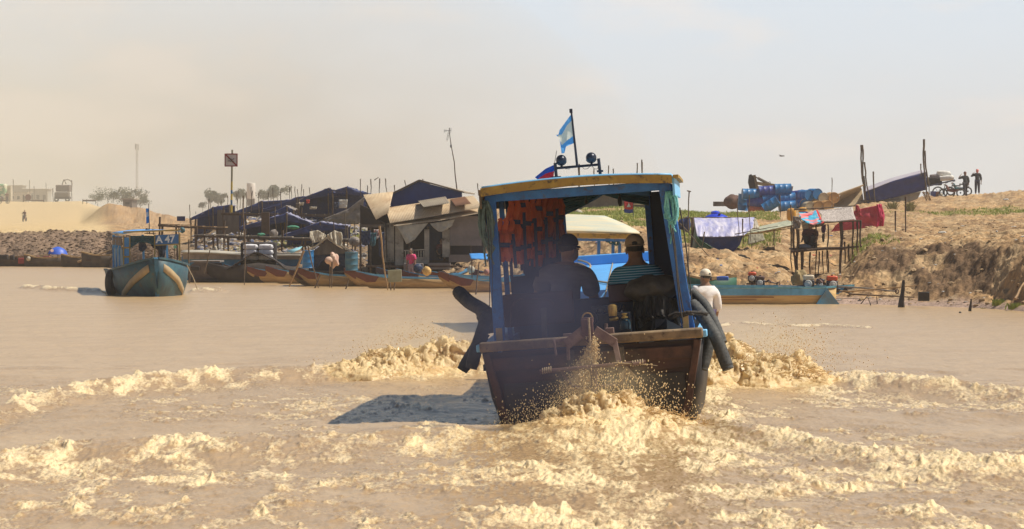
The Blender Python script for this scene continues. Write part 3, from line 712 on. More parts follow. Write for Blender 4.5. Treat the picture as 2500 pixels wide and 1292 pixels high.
for sgn in (-1,1):
    g_ = MB(); pts = [(xc0+sgn*(w+.01), y, z+.03) for (y,w,z,_,_) in ST]
    for a_, b_ in zip(pts, pts[1:]): g_.beam(a_, b_, .13, .07)
    g_.build('gunwale', M_lblue, rb, bevel=.01)
# decks
MB().box((xc0,4.0,.24),(1.8,7.8,.04)).build('cabin_floor', M_tar, rb)
dk = MB(); d0, d1 = LB(1380,735,5.4), LB(1540,735,5.4); zA = d0.z; zB = LB(1450,650,9.3).z
ya, yb = 5.0, 9.6; zA0 = zA-.02
for k in range(4):
    xa = xc0-.88+.44*k; dk.add([(xa+.006,ya,zA0),(xa+.434,ya,zA0),(xa*.86+.43*.93-.01,yb,zB),(xa*.86+.004,yb,zB)], [(0,1,2,3)])
dk.build('bow_deck', M_deckblue, rb, smooth=0, solid=.03)
sm_ = MB()
for k in (1,2,3): sm_.tube([(xc0-.88+.44*k,ya,zA0+.02),((xc0-.88+.44*k)*.86,yb,zB+.02)], .007, 6)
sm_.build('deck_seam', M_rope, rb)
q0 = LB(1372,663,9.35); q1 = LB(1660,640,9.35); MB().box((xc0-.02,yb+.05,zB+.07),(1.62,.20,.12)).build('bow_step', M_deckblue, rb, bevel=.012)
# cabin posts and roof
def post(p, q, w=.085, d=.09, m_=M_blue, nm='post'):
    return MB().beam(p, q, w, d, up=(0,1,0)).build(nm, m_, rb, bevel=.006)
yR = .32
PL0, PL1 = LB(1221,840,yR), LB(1196,478,yR); PR0, PR1 = LB(1681,806,yR), LB(1622,448,yR)
post(PL0, PL1, .105); post(PR0, PR1, .12)
yF = 4.1
FL0, FL1 = LB(1388,745,yF), LB(1368,478,yF); FR0, FR1 = LB(1592,745,yF), LB(1572,470,yF)
post(FL0, FL1, .075, .07); post(FR0+Vector((.03,0,0)), FR1+Vector((.03,0,0)), .06, .07)
for a_, b_ in ((FR0, FR1),):
    MB().add([a_+Vector((.05,0,0)), (PR0.x-.0,yF,a_.z), (PR1.x+.0,yF,b_.z), b_+Vector((.05,0,0))], [(0,1,2,3)]).build('bulkhead', M_navy, rb, solid=.02, smooth=0)
# left bulkhead with its little window
w0, w1 = LB(1246,672,yF), LB(1276,636,yF); bx0 = PL0.x+.0; bz0 = .3; bz1 = FL1.z
bk = MB(); X0 = bx0; X1 = FL0.x-.03
for (xa, xb, za, zb) in ((X0,w0.x,bz0,bz1),(w1.x,X1,bz0,bz1),(w0.x,w1.x,bz0,w0.z),(w0.x,w1.x,w1.z,bz1)):
    if xb > xa: bk.box(((xa+xb)/2,yF,(za+zb)/2),(xb-xa,.025,zb-za))
bk.build('bulkhead', M_navy, rb, smooth=0)
MB().box(((w0.x+w1.x)/2,yF-.02,w0.z-.008),(w1.x-w0.x+.03,.03,.016)).build('window_sill', M_lblue, rb)
# low side walls of the cabin and starboard cloth panel
for sgn, p0, p1 in ((-1,PL0,PL1),(1,PR0,PR1)):
    MB().box((p0.x+sgn*.0+(.02*sgn),yF/2+.35,.55),(.03,yF-.3,.5)).build('side_wall', M_blue, rb)
MB().add([(PR0.x-.02,.8,.95),(PR0.x-.02,yF,.95),(PR1.x,yF,PR1.z),(PR1.x,.8,PR1.z)], [(0,1,2,3)]).build('side_cloth', M_navy, rb, solid=.015)
post((PR0.x,2.2,.8),(PR1.x+.02,2.2,PR1.z),.07,.07); post((PL0.x,2.2,.7),(PL1.x,2.2,PL1.z),.05,.05)
# roof: cambered boards
yR0, yR1 = .05, 6.2
RL0, RL1 = LB(1173,468,yR0), LB(1640,432,yR0)
xr0, xr1 = RL0.x, RL1.x; zr = (RL0.z+RL1.z)/2; rc = (xr0+xr1)/2; rw = (xr1-xr0)/2
cam_ = .04
rise = .035
def roofz(x, y): t = (x-rc)/rw; return zr+cam_*(1-t*t)-.01 + rise*math.sin(min(1,(y-yR0)/3.2)*math.pi/2)*(1-.6*t*t)
rt = MB().grid(16, 10, lambda u,v: Vector((xr0+.01+(xr1-xr0-.02)*u, yR0+.03+(yR1-yR0)*v, roofz(xr0+(xr1-xr0)*u, yR0+(yR1-yR0)*v)+.035)))
roof = rt.build('roof', M_lblue, rb, solid=.03)
fa_ = MB()
for i in range(12):
    xa = xr0+(xr1-xr0)*i/12; xb = xr0+(xr1-xr0)*(i+1)/12
    fa_.add([(xa,yR0,roofz(xa,yR0)-.045),(xb,yR0,roofz(xb,yR0)-.045),(xb,yR0,roofz(xb,yR0)+.035),(xa,yR0,roofz(xa,yR0)+.035),
             (xa,yR0+.03,roofz(xa,yR0)-.045),(xb,yR0+.03,roofz(xb,yR0)-.045),(xb,yR0+.03,roofz(xb,yR0)+.035),(xa,yR0+.03,roofz(xa,yR0)+.035)],
            [(0,1,2,3),(7,6,5,4),(3,2,6,7),(0,4,5,1)])
fa_.add([(xr0,yR0,roofz(xr0,yR0)-.045),(xr0,yR0,roofz(xr0,yR0)+.035),(xr0,yR0+.03,roofz(xr0,yR0)+.035),(xr0,yR0+.03,roofz(xr0,yR0)-.045)],[(0,1,2,3)])
fa_.build('fascia', M_yel, roof, smooth=0)
sf = MB()
for sgn, x in ((-1,xr0),(1,xr1)):
    sf = MB(); 
    for i in range(8):
        y0_ = yR0+.035+(yR1-yR0-.04)*i/8; y1_ = yR0+.035+(yR1-yR0-.04)*(i+1)/8; z0_, z1_ = roofz(x,y0_), roofz(x,y1_)
        sf.add([(x,y0_,z0_-.16),(x,y1_,z1_-.16),(x,y1_,z1_+.02),(x,y0_,z0_+.02),(x+.02*sgn,y0_,z0_-.16),(x+.02*sgn,y1_,z1_-.16),(x+.02*sgn,y1_,z1_+.02),(x+.02*sgn,y0_,z0_+.02)],
               [(3,2,1,0),(4,5,6,7),(3,7,6,2),(0,1,5,4)]+([(0,4,7,3)] if i == 0 else [])+([(1,2,6,5)] if i == 7 else []))
    sf.build('side_fascia', M_lblue if sgn > 0 else M_rail, roof, smooth=0)
ed = MB()
for i in range(8):
    y0_ = yR0+(yR1-yR0)*i/8; y1_ = yR0+(yR1-yR0)*(i+1)/8; ed.beam((xr1+.035,y0_,roofz(xr1,y0_)+.02),(xr1+.035,y1_,roofz(xr1,y1_)+.02),.05,.03)
ed.build('roof_edge', M_yel, roof)
MB().beam((PL1.x-.03,yR,zr-.068),(PR1.x+.05,yR,zr-.068), .07,.085).build('roof_beam', M_blue, rb, bevel=.005)
for y_ in (1.4,2.6,3.8,5.0):
    MB().beam((xr0+.05,y_,roofz(xr0,y_)-.04),(xr1-.05,y_,roofz(xr1,y_)-.04), .05,.06).build('roof_beam', M_red, rb)
MB().grid(10,8,lambda u,v: Vector((xr0+.05+(xr1-xr0-.1)*u, yR0+.2+(yR1-yR0-.4)*v, roofz(xr0+.05+(xr1-xr0-.1)*u, yR0+.2+(yR1-yR0-.4)*v)-.004))).build('ceiling', mat('ceiling_boards',(.12,.05,.03),.8,(.06,.03,.02),6,1), rb)
# lamp rack on the roof
lr = MB(); y_ = 1.2
a0, a1 = LB(1358,428,y_), LB(1355,398,y_); c0_, c1_ = LB(1465,418,y_), LB(1461,387,y_); b0_, b1_ = LB(1358,411,y_), LB(1464,402,y_)
lr.tube([a0+Vector((0,0,-.05)),a1],.016); lr.tube([c0_+Vector((0,0,-.05)),c1_],.016); lr.tube([b0_,b1_],.013); lr.box(a0+Vector((0,0,-.02)),(.09,.09,.02)); lr.box(c0_,(.06,.06,.02))
rack = lr.build('lamp_rack', M_dkmet, rb)
MB().tube([LB(1409,405,y_), LB(1395,274,y_)], [.013,.009]).build('flagpole', M_dkmet, rb)
MB().box(LB(1394,271,y_),(.03,.03,.04)).build('pole_cap', M_dkmet, rb)
for (x_, y2_) in ((1370,391),(1443,385)):
    c_ = LB(x_,y2_,y_); lb_ = MB(); lb_.ball(c_+Vector((0,.01,0)),(.050,.055,.050),20,12); lb_.torus(c_+Vector((0,.035,0)),.046,.006)
    lm = lb_.build('searchlight', M_dkmet, rb)
    MB().torus(c_+Vector((0,.01,0)),.052,.004,a0=R(200),a1=R(340)).tube([c_+Vector((0,.01,-.05)),c_+Vector((.0,0,-.075))],.012).build('bracket', M_dkmet, lm)
for x0_, x1_, xm in ((1370,1395,1382),(1443,1420,1430),(1443,1462,1452)):
    p0 = LB(x0_,404,y_-.02); p2 = LB(x1_,406,y_-.02); wires = MB().tube([p0, p0.lerp(p2,.4)+Vector((0,0,-.03)), p0.lerp(p2,.75)+Vector((0,0,-.03)), p2], .003, 5); wires.build('lamp_wire', M_black, rb)
MB().tube([LB(1354,398,y_), LB(1359,368,y_)], .003, 5).build('aerial', M_dkmet, rb)
# teal swag across the doorway
sw = MB(); yS = yF-.25
top_ = [LB(x,y_,yS) for x,y_ in ((1352,462),(1400,458),(1450,456),(1500,452),(1545,450),(1584,450))]
bot_ = [LB(x,y_,yS) for x,y_ in ((1362,532),(1390,520),(1432,500),(1472,476),(1530,492),(1584,502))]
cloth_mb([top_, [a.lerp(b_,.5)+Vector((0,-.06,0)) for a, b_ in zip(top_,bot_)], bot_], 50, 16, .05, (4,16), 5).build('door_swag', M_tealt, rb, solid=.006)
cloth_mb([[LB(x,462,1.6) for x in (1362,1420,1470,1520,1590)],[LB(1362,486,1.6),LB(1400,480,1.9),LB(1440,473,2),LB(1500,470,2),LB(1590,478,2)]], 40, 8, .03, (8,4), 8).build('ceiling_cloth', M_tealt, rb, solid=.005)
for x_ in (1388,1455,1507):
    a_ = LB(x_-8,462,.6); b_ = LB(x_+8,460,.6); MB().add([a_,b_,LB(x_-3,474 if x_ != 1455 else 466,.6)],[(0,1,2)]).build('pennant', mat('orange_cloth',(.62,.17,.035),.8,(.5,.12,.03),8,1), rb, solid=.004, smooth=0)
for x_, y2_, r_ in ((1431,493,.018),(1513,492,.022)):
    MB().tube([LB(x_,472,yS-.1),LB(x_,y2_,yS-.1)],.004,5).ball(LB(x_,y2_,yS-.1),(r_,r_,r_*(1.4 if x_ < 1500 else 2.4))).build('hanging_lamp', M_black, rb)
# engine hood and engine
e0 = LB(1325,738,1.5); e1 = LB(1545,734,1.5); MB().box(((e0.x+e1.x)/2,1.75,(.25+e0.z)/2),(e1.x-e0.x,.5,e0.z-.25)).build('engine_hood', M_navy, rb, bevel=.01)
e2 = LB(1330,835,.5); e3 = LB(1327,752,.5)
MB().beam(e2, e3, .05,.05).build('hood_post', M_frame, rb, bevel=.005)
MB().box((e0.x-.22,.95,.45),(.5,.5,.55)).build('locker', M_navy, rb, bevel=.01)
eng = MB(); c_ = LB(1500,775,.7); eng.box(c_+Vector((-.02,.2,-.1)),(.34,.4,.28)); eng.box(c_+Vector((-.12,.25,.06)),(.2,.3,.1))
for k in range(5): eng.tube([c_+Vector((-.16+.06*k,.05,-.16)),c_+Vector((-.17+.06*k,.04,.05)),c_+Vector((-.15+.06*k,.2,.1))],.011,6)
eng.torus(c_+Vector((-.24,.0,.0)),.07,.012)
eng = eng.build('engine', M_dkmet, rb, bevel=.01)
M_brass = mat('brassy_metal',(.50,.33,.10),.35,(.3,.18,.06),12,1,metal=.7)
f_ = LB(1496,765,.45); MB().lathe([(.001,-.03),(.038,-.025),(.044,.02),(.042,.07),(.02,.085),(.001,.087)],Matrix.Translation(f_),16).build('oil_filter', M_brass, eng)
MB().tube([f_+Vector((-.035,-.0,-.06)),f_+Vector((.03,0,-.055)),f_+Vector((.05,0,-.05))],[.016,.02,.014],10).build('fuel_valve', M_brass, eng)
f_ = LB(1526,790,.45); fb = MB().lathe([(.001,-.06),(.05,-.055),(.055,0),(.045,.03),(.02,.045),(.02,.055)],Matrix.Translation(f_),16).build('fuel_bowl', mat('dark_teal_plastic',(.01,.05,.07),.25,(.01,.03,.05),6,1), eng)
MB().lathe([(.02,.05),(.032,.052),(.032,.066),(.018,.07),(.018,.085),(.028,.088),(.028,.098),(.001,.1)],Matrix.Translation(f_),16).build('cap', M_brass, fb)
MB().tube([LB(1478,812,.35),LB(1480,790,.35)],.017,8).build('exhaust_stub', M_mauve, eng)
# seat backs
def seatback(nm, x0_, y0_, x1_, y1_, yy, pipe=True):
    a_ = LB(x0_,y1_,yy); b_ = LB(x1_,y0_,yy); w_ = b_.x-a_.x; zc = (a_.z+b_.z)/2
    MB().box(((a_.x+b_.x)/2,yy,zc),(w_,.05,b_.z-a_.z)).build(nm, mat('maroon_vinyl',(.06,.012,.014),.5,(.03,.008,.01),6,1,bump=.004,bsc=20), rb, bevel=.015)
seatback('seat_back',1232,708,1398,800,1.2); seatback('seat_back',1487,690,1564,740,1.15)
px_ = [LB(x,y_,1.12) for x,y_ in ((1248,800),(1248,752),(1256,738),(1270,731),(1325,729),(1345,734),(1352,744))]
MB().tube(px_, .009, 8).build('seat_pipe', M_rust, rb)
MB().box(((PL0.x+FL0.x)/2-.1,1.55,.55),(.8,.5,.06)).build('seat', M_navy, rb); MB().box((.78,1.55,.56),(.7,.5,.06)).build('seat', M_navy, rb)
# steering gear hung off the stern
yG = -.28
sg = MB()
sg.tube([LB(1318,908,yG),LB(1576,884,yG-.05)],.020,8); sg.tube([LB(1576,884,yG-.05),LB(1545,890,yG-.1)],.016,6)
sg.tube([LB(1370,903,yG),LB(1382,925,yG),LB(1397,942,yG),LB(1412,947,yG),LB(1498,941,yG),LB(1514,935,yG),LB(1526,915,yG),LB(1531,892,yG)],.014,8)
steer = sg.build('steering_frame', M_rust, rb)
MB().tube([LB(1449,902,yG),LB(1452,960,yG)],[.034,.028],8).tube([LB(1452,950,yG),LB(1456,1018,yG)],[.020,.018],8).build('rudder_stock', M_rust, steer)
MB().tube([LB(1437,776,yG+.03),LB(1444,892,yG+.03)],[.010,.010],6).build('steering_rod', M_rope, steer)
MB().box(LB(1434,800,yG+.1),(.11,.12,.16)).box(LB(1434,782,yG+.12),(.115,.10,.05)).tube([LB(1441,785,yG+.05),LB(1443,840,yG+.05)],.012).build('rudder_bearing', M_rust, steer, bevel=.01)
MB().torus(LB(1434,776,yG+.1),.045,.007,a0=0,a1=math.pi).build('bearing_hoop', M_brass, steer)
br_ = MB(); br_.beam(LB(1452,806,yG+.08),LB(1502,838,yG+.08),.03,.085); br_.beam(LB(1428,806,yG+.1),LB(1382,842,yG+.12),.03,.10)
br_.beam(LB(1500,832,yG+.08),LB(1512,890,yG+.02),.05,.012,up=(0,-1,0)); br_.box(LB(1489,812,0),(.08,.12,.09)); br_.box(LB(1386,826,0),(.08,.12,.09)); br_.beam(LB(1386,830,-.1),LB(1388,880,-.1),.06,.03)
br_.beam(LB(1352,830,-.12),LB(1358,868,-.12),.05,.02); br_.beam(LB(1350,832,-.1),LB(1390,828,-.1),.03,.03)
br_.build('steering_bracket', M_mauve, steer, bevel=.004)
tf = MB(); rd = random.Random(3); c_ = LB(1530,895,yG-.06)
for k in range(22):
    a_ = rd.uniform(-1.1,1.1); tf.tube([c_, c_+Vector((.05*math.sin(a_),-.01,-.05)), c_+Vector((.09*math.sin(a_)+rd.uniform(-.01,.01),-.02,-.08-rd.uniform(0,.03)))],[.004,.004,.002],4)
tf.tube([LB(1500,886,yG-.05),LB(1576,890,yG-.07)],.006).tube([LB(1576,889,yG-.07),LB(1605,893,yG-.05)],.002,4)
for k in range(5): tf.torus(LB(1325+5*k,906-k,yG-.01),.024,.006,Matrix.Rotation(R(90),3,'Z'),12,5)
for k in range(5): tf.torus(LB(1545+6*k,888-k,yG-.05),.024,.006,Matrix.Rotation(R(90),3,'Z'),12,5)
tf.build('frayed_lashing', M_rope, steer)
# vertical rope stays along the starboard posts and port side
ry = MB(); rd = random.Random(5)
for k in range(7):
    x0_ = 1636+k*4; x1_ = 1668+k*5; z0_ = 545+rd.uniform(-40,30); yy = .1+k*.12
    pts = [LB(x0_+(x1_-x0_)*t+math.sin(t*6+k)*2.2, z0_+(790-z0_)*t, yy) for t in (0,.2,.4,.6,.8,1)]; ry.tube(pts, .0075, 5)
ry.build('stay_rope', M_darkrope, rb)
ry = MB()
for x_ in (1196,1202): ry.tube([LB(x_-4,560,.1),LB(x_,660,.1),LB(x_-1,748,.1)],.004,5)
ry.build('stay_rope', M_darkrope, rb)
ry = MB()
for k in range(3): ry.tube([LB(1648+k*5,560,.5+.2*k),LB(1660+k*6,680,.5+.2*k),LB(1684+k*6,780,.5+.2*k)],.012,6)
ry.build('side_pipe', M_blue, rb)
for (x_,y2_) in ((1674,786),(1219,818)): MB().box(LB(x_,y2_,.18),(.06,.06,.13)).build('cleat', mat('bare_wood',(.55,.38,.17),.8,(.4,.25,.1),8,1), rb, bevel=.006)
# lashing of dark cord round the starboard post
lc = MB()
for k in range(6): 
    c_ = LB(1672+3*k,765+3*math.sin(k*2),.22); lc.tube([c_+Vector((-.08-.05*rd.random(),-.06,-.02)),c_+Vector((0,-.1,.01)),c_+Vector((.09,-.04,.0)),c_+Vector((.16,.05,-.02))],.010,6)
lc.tube([LB(1632,772,.2),LB(1650,764,.15),LB(1690,768,.12),LB(1712,760,.3)],.012,6)
lc.build('cord_lashing', M_darkrope, rb)

# things aboard ---------------------------------------------------------------
def wl_(v): return RB@Vector(v)
def coil(name, c, mtl, label, seed, n=11, rx=.055, rz=.17, cat='rope'):
    n = n*2
    rd = random.Random(seed); mb = MB(); pts = []
    for i in range(n*10):
        a = i*2*math.pi/10; k = i/(n*10)
        pts.append(Vector(c)+Vector((rx*math.cos(a)*rd.uniform(.7,1.2)+.02*math.sin(k*9), .05*math.sin(a*.5+k*8)+.03*rd.uniform(-1,1), rz*math.sin(a)*rd.uniform(.75,1.15))))
    mb.tube(pts, .011, 6)
    for k in range(6): mb.tube([Vector(c)+Vector((rd.uniform(-.04,.05),-.05,-rz*.6)), Vector(c)+Vector((rd.uniform(-.04,.07),-.04,-rz*1.2)), Vector(c)+Vector((rd.uniform(-.03,.06),-.02,-rz*1.5-rd.uniform(0,.12)))],[.011,.01,.008],5)
    mb.v = [tuple(wl_(v)) for v in mb.v]
    return one(name, mb, mtl, label, cat)
coil('rope_coil', LB(1633,508,.35)+Vector((.02,-.05,0)), M_teal, 'turquoise rope coil hung on the right rear post of the nearest boat', 3, 10, .045, .15)
coil('rope_coil', LB(1187,545,.2), mat('grey_green_rope',(.13,.19,.17),.9,(.07,.1,.09),25,1), 'dull grey green rope hank hung on the left rear post of the nearest boat', 4, 12, .045, .20)
def fender(pts, r, label, seed, mtl=M_black, taper=1):
    P_ = [Vector(p) for p in pts]; fine = []
    for a_, b_ in zip(P_, P_[1:]):
        n_ = max(2, int((b_-a_).length/.012)); fine += [a_.lerp(b_, i/n_) for i in range(n_)]
    fine.append(P_[-1])
    for _ in range(25): fine = [fine[0]]+[(fine[i-1]+fine[i]*2+fine[i+1])/4 for i in range(1,len(fine)-1)]+[fine[-1]]
    rs = [r*(1+.025*math.sin(i*2.1))*(1 if 2 < i < len(fine)-3 else .9) for i in range(len(fine))]
    mb = MB().tube([wl_(p) for p in fine], rs, 12)
    return one('boat_fender', mb, mtl, label, 'fender', 'rubber fenders hung over the sides of the nearest boat')
M_hose = mat('ribbed_black_hose', (.035,.038,.04), .75, (.085,.085,.08), 26, 1, bump=.005, bsc=45)
fender([LB(1690,742,.5),LB(1722,780,.35),LB(1750,828,.25),LB(1778,902,.2)], .062, 'long black hose fender hanging outermost on the right side of the nearest boat', 1, M_hose)
fender([LB(1690,715,1.2),LB(1722,745,1.1),LB(1745,790,1.0),LB(1764,838,.9)], .05, 'thin black hose fender behind the outermost one on the right side', 2, M_hose)
fender([LB(1735,800,.9),LB(1730,850,.85),LB(1716,902,.8)], .052, 'short straight black hose fender dangling against the right side of the hull', 3, M_hose)
fender([LB(1118,712,1.5),LB(1145,738,1.3),LB(1178,756,1.1),LB(1196,770,1.0)], .068, 'stubby black rubber fender sticking out to the left of the nearest boat', 4)
fender([LB(1192,766,.7),LB(1176,812,.6),LB(1160,862,.5),LB(1150,900,.5)], .062, 'black rubber fender hanging down the left side of the nearest boat', 5)
fender([LB(1184,812,1.2),LB(1150,868,1.2),LB(1128,905,1.2)], .06, 'thinner black fender hanging behind on the left side of the nearest boat', 6)
fender([LB(1176,760,.8),LB(1188,790,.8),LB(1192,815,.8)], .07, 'grey worn rubber fender wedged against the left rear post', 7, M_hose)
# tarpaulin covered bundle
tp = MB(); c_ = LB(1597,700,1.0)
def bump_(q): 
    return 1+.16*(float(vn(q.x*3+5,q.z*3+q.y*2,2))-.5)+.05*math.sin(q.x*9+q.z*3)
tp.ball(c_+Vector((-.02,.05,-.02)),(.27,.24,.14),40,24,fn=bump_)
tp.v = [tuple(wl_(v)) for v in tp.v]
M_sack = mat('old_tarpaulin',(.095,.075,.05),.6,(.04,.03,.022),9,1,bump=.012,bsc=16)
tarp_root = one('covered_bundle', tp, M_sack, 'lumpy brown tarpaulin bundle lying behind the striped shirt man', 'bundle')
sk_ = MB(); rows = [[LB(1545,735,.95),LB(1580,722,.85),LB(1620,722,.85),LB(1652,730,.95)],[LB(1548,775,.9),LB(1580,770,.8),LB(1620,768,.8),LB(1660,775,.9)],[LB(1556,806,.9),LB(1590,782,.85),LB(1625,778,.85),LB(1664,798,.9)]]
cloth_mb(rows, 60, 24, .09, (13,2), 9, mb=sk_); sk_.v = [tuple(wl_(v)) for v in sk_.v]
one('hanging_sheet', sk_, mat('dirty_black_sheet',(.05,.042,.034),.65,(.018,.015,.014),6,1,bump=.01,bsc=14,stretch=(2,1,.5)), 'black creased plastic sheet hanging under the brown bundle', 'plastic sheet', solid=.006)
# rope on bow deck
rp_ = MB(); pts = [LB(x,y_,7.0)+Vector((0,-.02,.0)) for x,y_ in ((1398,688),(1420,691),(1440,687),(1460,690),(1500,687),(1540,690))]
def deckz(p): t = (p.y-ya)/(yb-ya); return Vector((p.x,p.y,zA0+(zB-zA0)*t+.035))
pts = []
for i in range(60):
    t = i/59; x = -.55+1.3*t; y = 7.0+.35*math.sin(t*9)+(.0); pts.append(deckz(Vector((xc0+x,y,0))))
rp_.tube(pts,.012,6)
pts = []
for i in range(80):
    a_ = i*.38; pts.append(deckz(Vector((xc0-.42+.16*math.cos(a_)+.03*math.sin(i*.7),7.3+.9*math.sin(a_)+.02*i,0)))+Vector((0,0,.012*(i//16))))
rp_.tube(pts,.011,6); rp_.v = [tuple(wl_(v)) for v in rp_.v]
one('mooring_rope', rp_, M_rope, 'pale rope lying loosely across the bright blue bow deck', 'rope')
# life jackets
M_oj = mat('orange_jacket',(.78,.20,.075),.8,(.42,.09,.035),5,1,bump=.008,bsc=18,stretch=(1,1,.3),trans=.45)
M_strap = mat('navy_strap',(.012,.018,.06),.6,(.02,.03,.08),8,1)
rd = random.Random(12)
for k in range(11):
    t = k/10; x_ = 1226+t*136; yy = .75+.18*k if k < 6 else 1.6+.05*k
    topy = 474-9*t+rd.uniform(-2,3); boty = (640 if k % 3 else 655)-(18 if k > 7 else 0)-rd.uniform(0,12)
    if k < 2: topy += 60; boty -= 10
    a_ = LB(x_,topy,yy); b_ = LB(x_+6*(1-t)-2,boty,yy); root_m = RB@Matrix.Translation(b_)
    g_ = thing('life_jacket', 'orange life jacket with navy straps hanging in the bunch under the boat roof', 'life jacket', group='orange life jackets hung in a bunch under the roof', M=root_m)
    d = a_-b_; jm = MB(); ww = .043; nn = 30
    for sgn in (-1,1):
        pts = [Vector((sgn*.030+.012*math.sin(i*.5+k), .01*math.cos(i*.6+k), 0))+d*(i/nn) for i in range(nn+1)]
        jm.tube(pts, [.022+.018*math.sin(math.pi*min(1,.12+i/nn))**.5+.004*math.sin(i*1.9+k) for i in range(nn+1)], 8)
    jk = jm.build('foam_panel', M_oj, g_)
    sm2 = MB()
    for z_ in (.12+.03*(k%2),.36,.58) if topy < 500 else (.14,.38,):
        if z_ < d.z-.1: sm2.box(d*(z_/d.z)+Vector((0,-.048,.012*math.sin(k*2+z_*9))),(.135,.014,.045),Euler((0,R(6*math.sin(k*3+z_*5)),0)))
    e_ = Vector((.05 if k%2 else -.045,-.052,0)); sm2.beam(d*(.60 if k%3 else .72)+e_, e_+Vector((.01,0,-.04-.07*((k*7)%3))), .03, .010, up=(0,1,0))
    sm2.build('strap', M_strap, g_)
# the two men
def stripes():
    m_ = bpy.data.materials.new('striped_shirt'); m_.use_nodes = True; n = m_.node_tree.nodes; l = m_.node_tree.links; b_ = n['Principled BSDF']; b_.inputs['Roughness'].default_value = .85
    t_ = n.new('ShaderNodeTexCoord'); w_ = n.new('ShaderNodeTexWave'); w_.bands_direction = 'Z'; w_.inputs['Scale'].default_value = 13; w_.inputs['Distortion'].default_value = .6; w_.inputs['Detail'].default_value = 1; w_.inputs['Detail Scale'].default_value = .8
    l.new(t_.outputs['Object'], w_.inputs[0]); r_ = n.new('ShaderNodeValToRGB'); r_.color_ramp.elements[0].position = .80; r_.color_ramp.elements[1].position = .86
    r_.color_ramp.elements[0].color = (.05,.25,.34,1); r_.color_ramp.elements[1].color = (.5,.75,.82,1); l.new(w_.outputs['Fac'], r_.inputs[0]); l.new(r_.outputs[0], b_.inputs['Base Color']); return m_
M_cream = mat('beige_cap_cloth',(.50,.38,.26),.9,(.42,.31,.21),14,1,bump=.002,bsc=80)
M_gshirt = mat('grey_shirt',(.15,.135,.15),.9,(.11,.10,.12),7,1,bump=.01,bsc=10,stretch=(1,1,3))
M_dpants = mat('dark_trousers',(.02,.02,.03),.9,(.035,.03,.04),8,1)
M_dcap = mat('navy_cap_cloth',(.015,.017,.035),.9,(.02,.02,.04),14,1)
s_ = 1.02
seatR = LB(1549,607,1.75); person('person in beige cap and turquoise striped shirt seated in the nearest boat', None, 0, s_, 'sit', stripes(), M_dpants, ('cap', M_cream), lean=.02, fat=.98,
       M=RB@Matrix.Translation((seatR.x,1.72,seatR.z-.80*s_))@Matrix.Rotation(R(-6),4,'Z'), turn=R(6), arms={-1:((-.32,.25,-1),(.1,.8,-.3),(0,1,0)), 1:((.32,.25,-1),(-.1,.8,-.3),(0,1,0))})
seatL = LB(1371,604,1.75); person('person in grey shirt and dark cap seated beside the orange life jackets', None, 0, 1.04, 'sit', M_gshirt, M_dpants, ('cap', M_dcap), lean=.05, fat=1.06,
       M=RB@Matrix.Translation((seatL.x-.05,1.75,seatL.z-.81*1.04))@Matrix.Rotation(R(8),4,'Y'), turn=R(-48), arms={-1:((-.35,.25,-1),(.1,.8,-.3),(0,1,0)), 1:((.42,.35,-1),(.1,.8,-.4),(0,1,0))})
# flags
def flag_mat(name, cols):
    m_ = bpy.data.materials.new(name); m_.use_nodes = True; n = m_.node_tree.nodes; l = m_.node_tree.links; b_ = n['Principled BSDF']; b_.inputs['Roughness'].default_value = .85
    a_ = n.new('ShaderNodeAttribute'); a_.attribute_name = 'band'; r_ = n.new('ShaderNodeValToRGB'); r_.color_ramp.interpolation = 'CONSTANT'
    els = r_.color_ramp.elements
    for i, (p_, c_) in enumerate(cols):
        e = els[i] if i < 2 else els.new(p_); e.position = p_; e.color = (*c_, 1)
    l.new(a_.outputs['Fac'], r_.inputs[0]); l.new(r_.outputs[0], b_.inputs['Base Color'])
    t_ = n.new('ShaderNodeBsdfTranslucent'); l.new(r_.outputs[0], t_.inputs[0]); ms = n.new('ShaderNodeMixShader'); ms.inputs[0].default_value = .45
    l.new(b_.outputs[0], ms.inputs[1]); l.new(t_.outputs[0], ms.inputs[2]); l.new(ms.outputs[0], n['Material Output'].inputs[0]); return m_
def flag(name, rows, cols, label, nu=30, nv=24, wr=.012, seed=1, emblem=None):
    mb = cloth_mb(rows, nu, nv, wr, (5,3), seed)
    o = one(name, mb, flag_mat(name+'_cloth', cols), label, 'flag')
    a_ = o.data.attributes.new('band','FLOAT','POINT'); a_.data.foreach_set('value', [(j/nv) for j in range(nv+1) for i in range(nu+1)])
    return o
sky_b = (.13,.42,.78); wh = (.82,.76,.62)
def WL(px,py,yl): return wl_(LB(px,py,yl))
y_ = 1.2
flag('courtesy_flag', [[WL(1396,277,y_),WL(1385,292,y_-.03),WL(1366,318,y_-.05),WL(1362,334,y_-.06)],
                       [WL(1400,292,y_),WL(1384,308,y_-.02),WL(1372,330,y_-.0),WL(1357,329,y_-.03)],
                       [WL(1401,330,y_),WL(1384,343,y_+.04),WL(1371,354,y_),WL(1366,338,y_+.03)],
                       [WL(1403,349,y_),WL(1382,358,y_-.03),WL(1378,374,y_-.05),WL(1371,375,y_-.05)]],
     [(0,sky_b),(.3,wh),(.68,sky_b)], 'drooping blue and white striped flag on the roof of the nearest boat', wr=.01, seed=4)
flag('national_flag', [[WL(1354,402,4.0),WL(1332,412,4.0),WL(1306,433,4.0)],[WL(1353,418,4.0),WL(1332,424,4.0),WL(1312,438,4.0)],[WL(1351,436,4.0),WL(1330,440,4.0),WL(1318,444,4.0)]],
     [(0,(.02,.07,.30)),(.5,(.62,.02,.03))], 'blue and red flag blown flat behind the searchlights', wr=.01, seed=6)
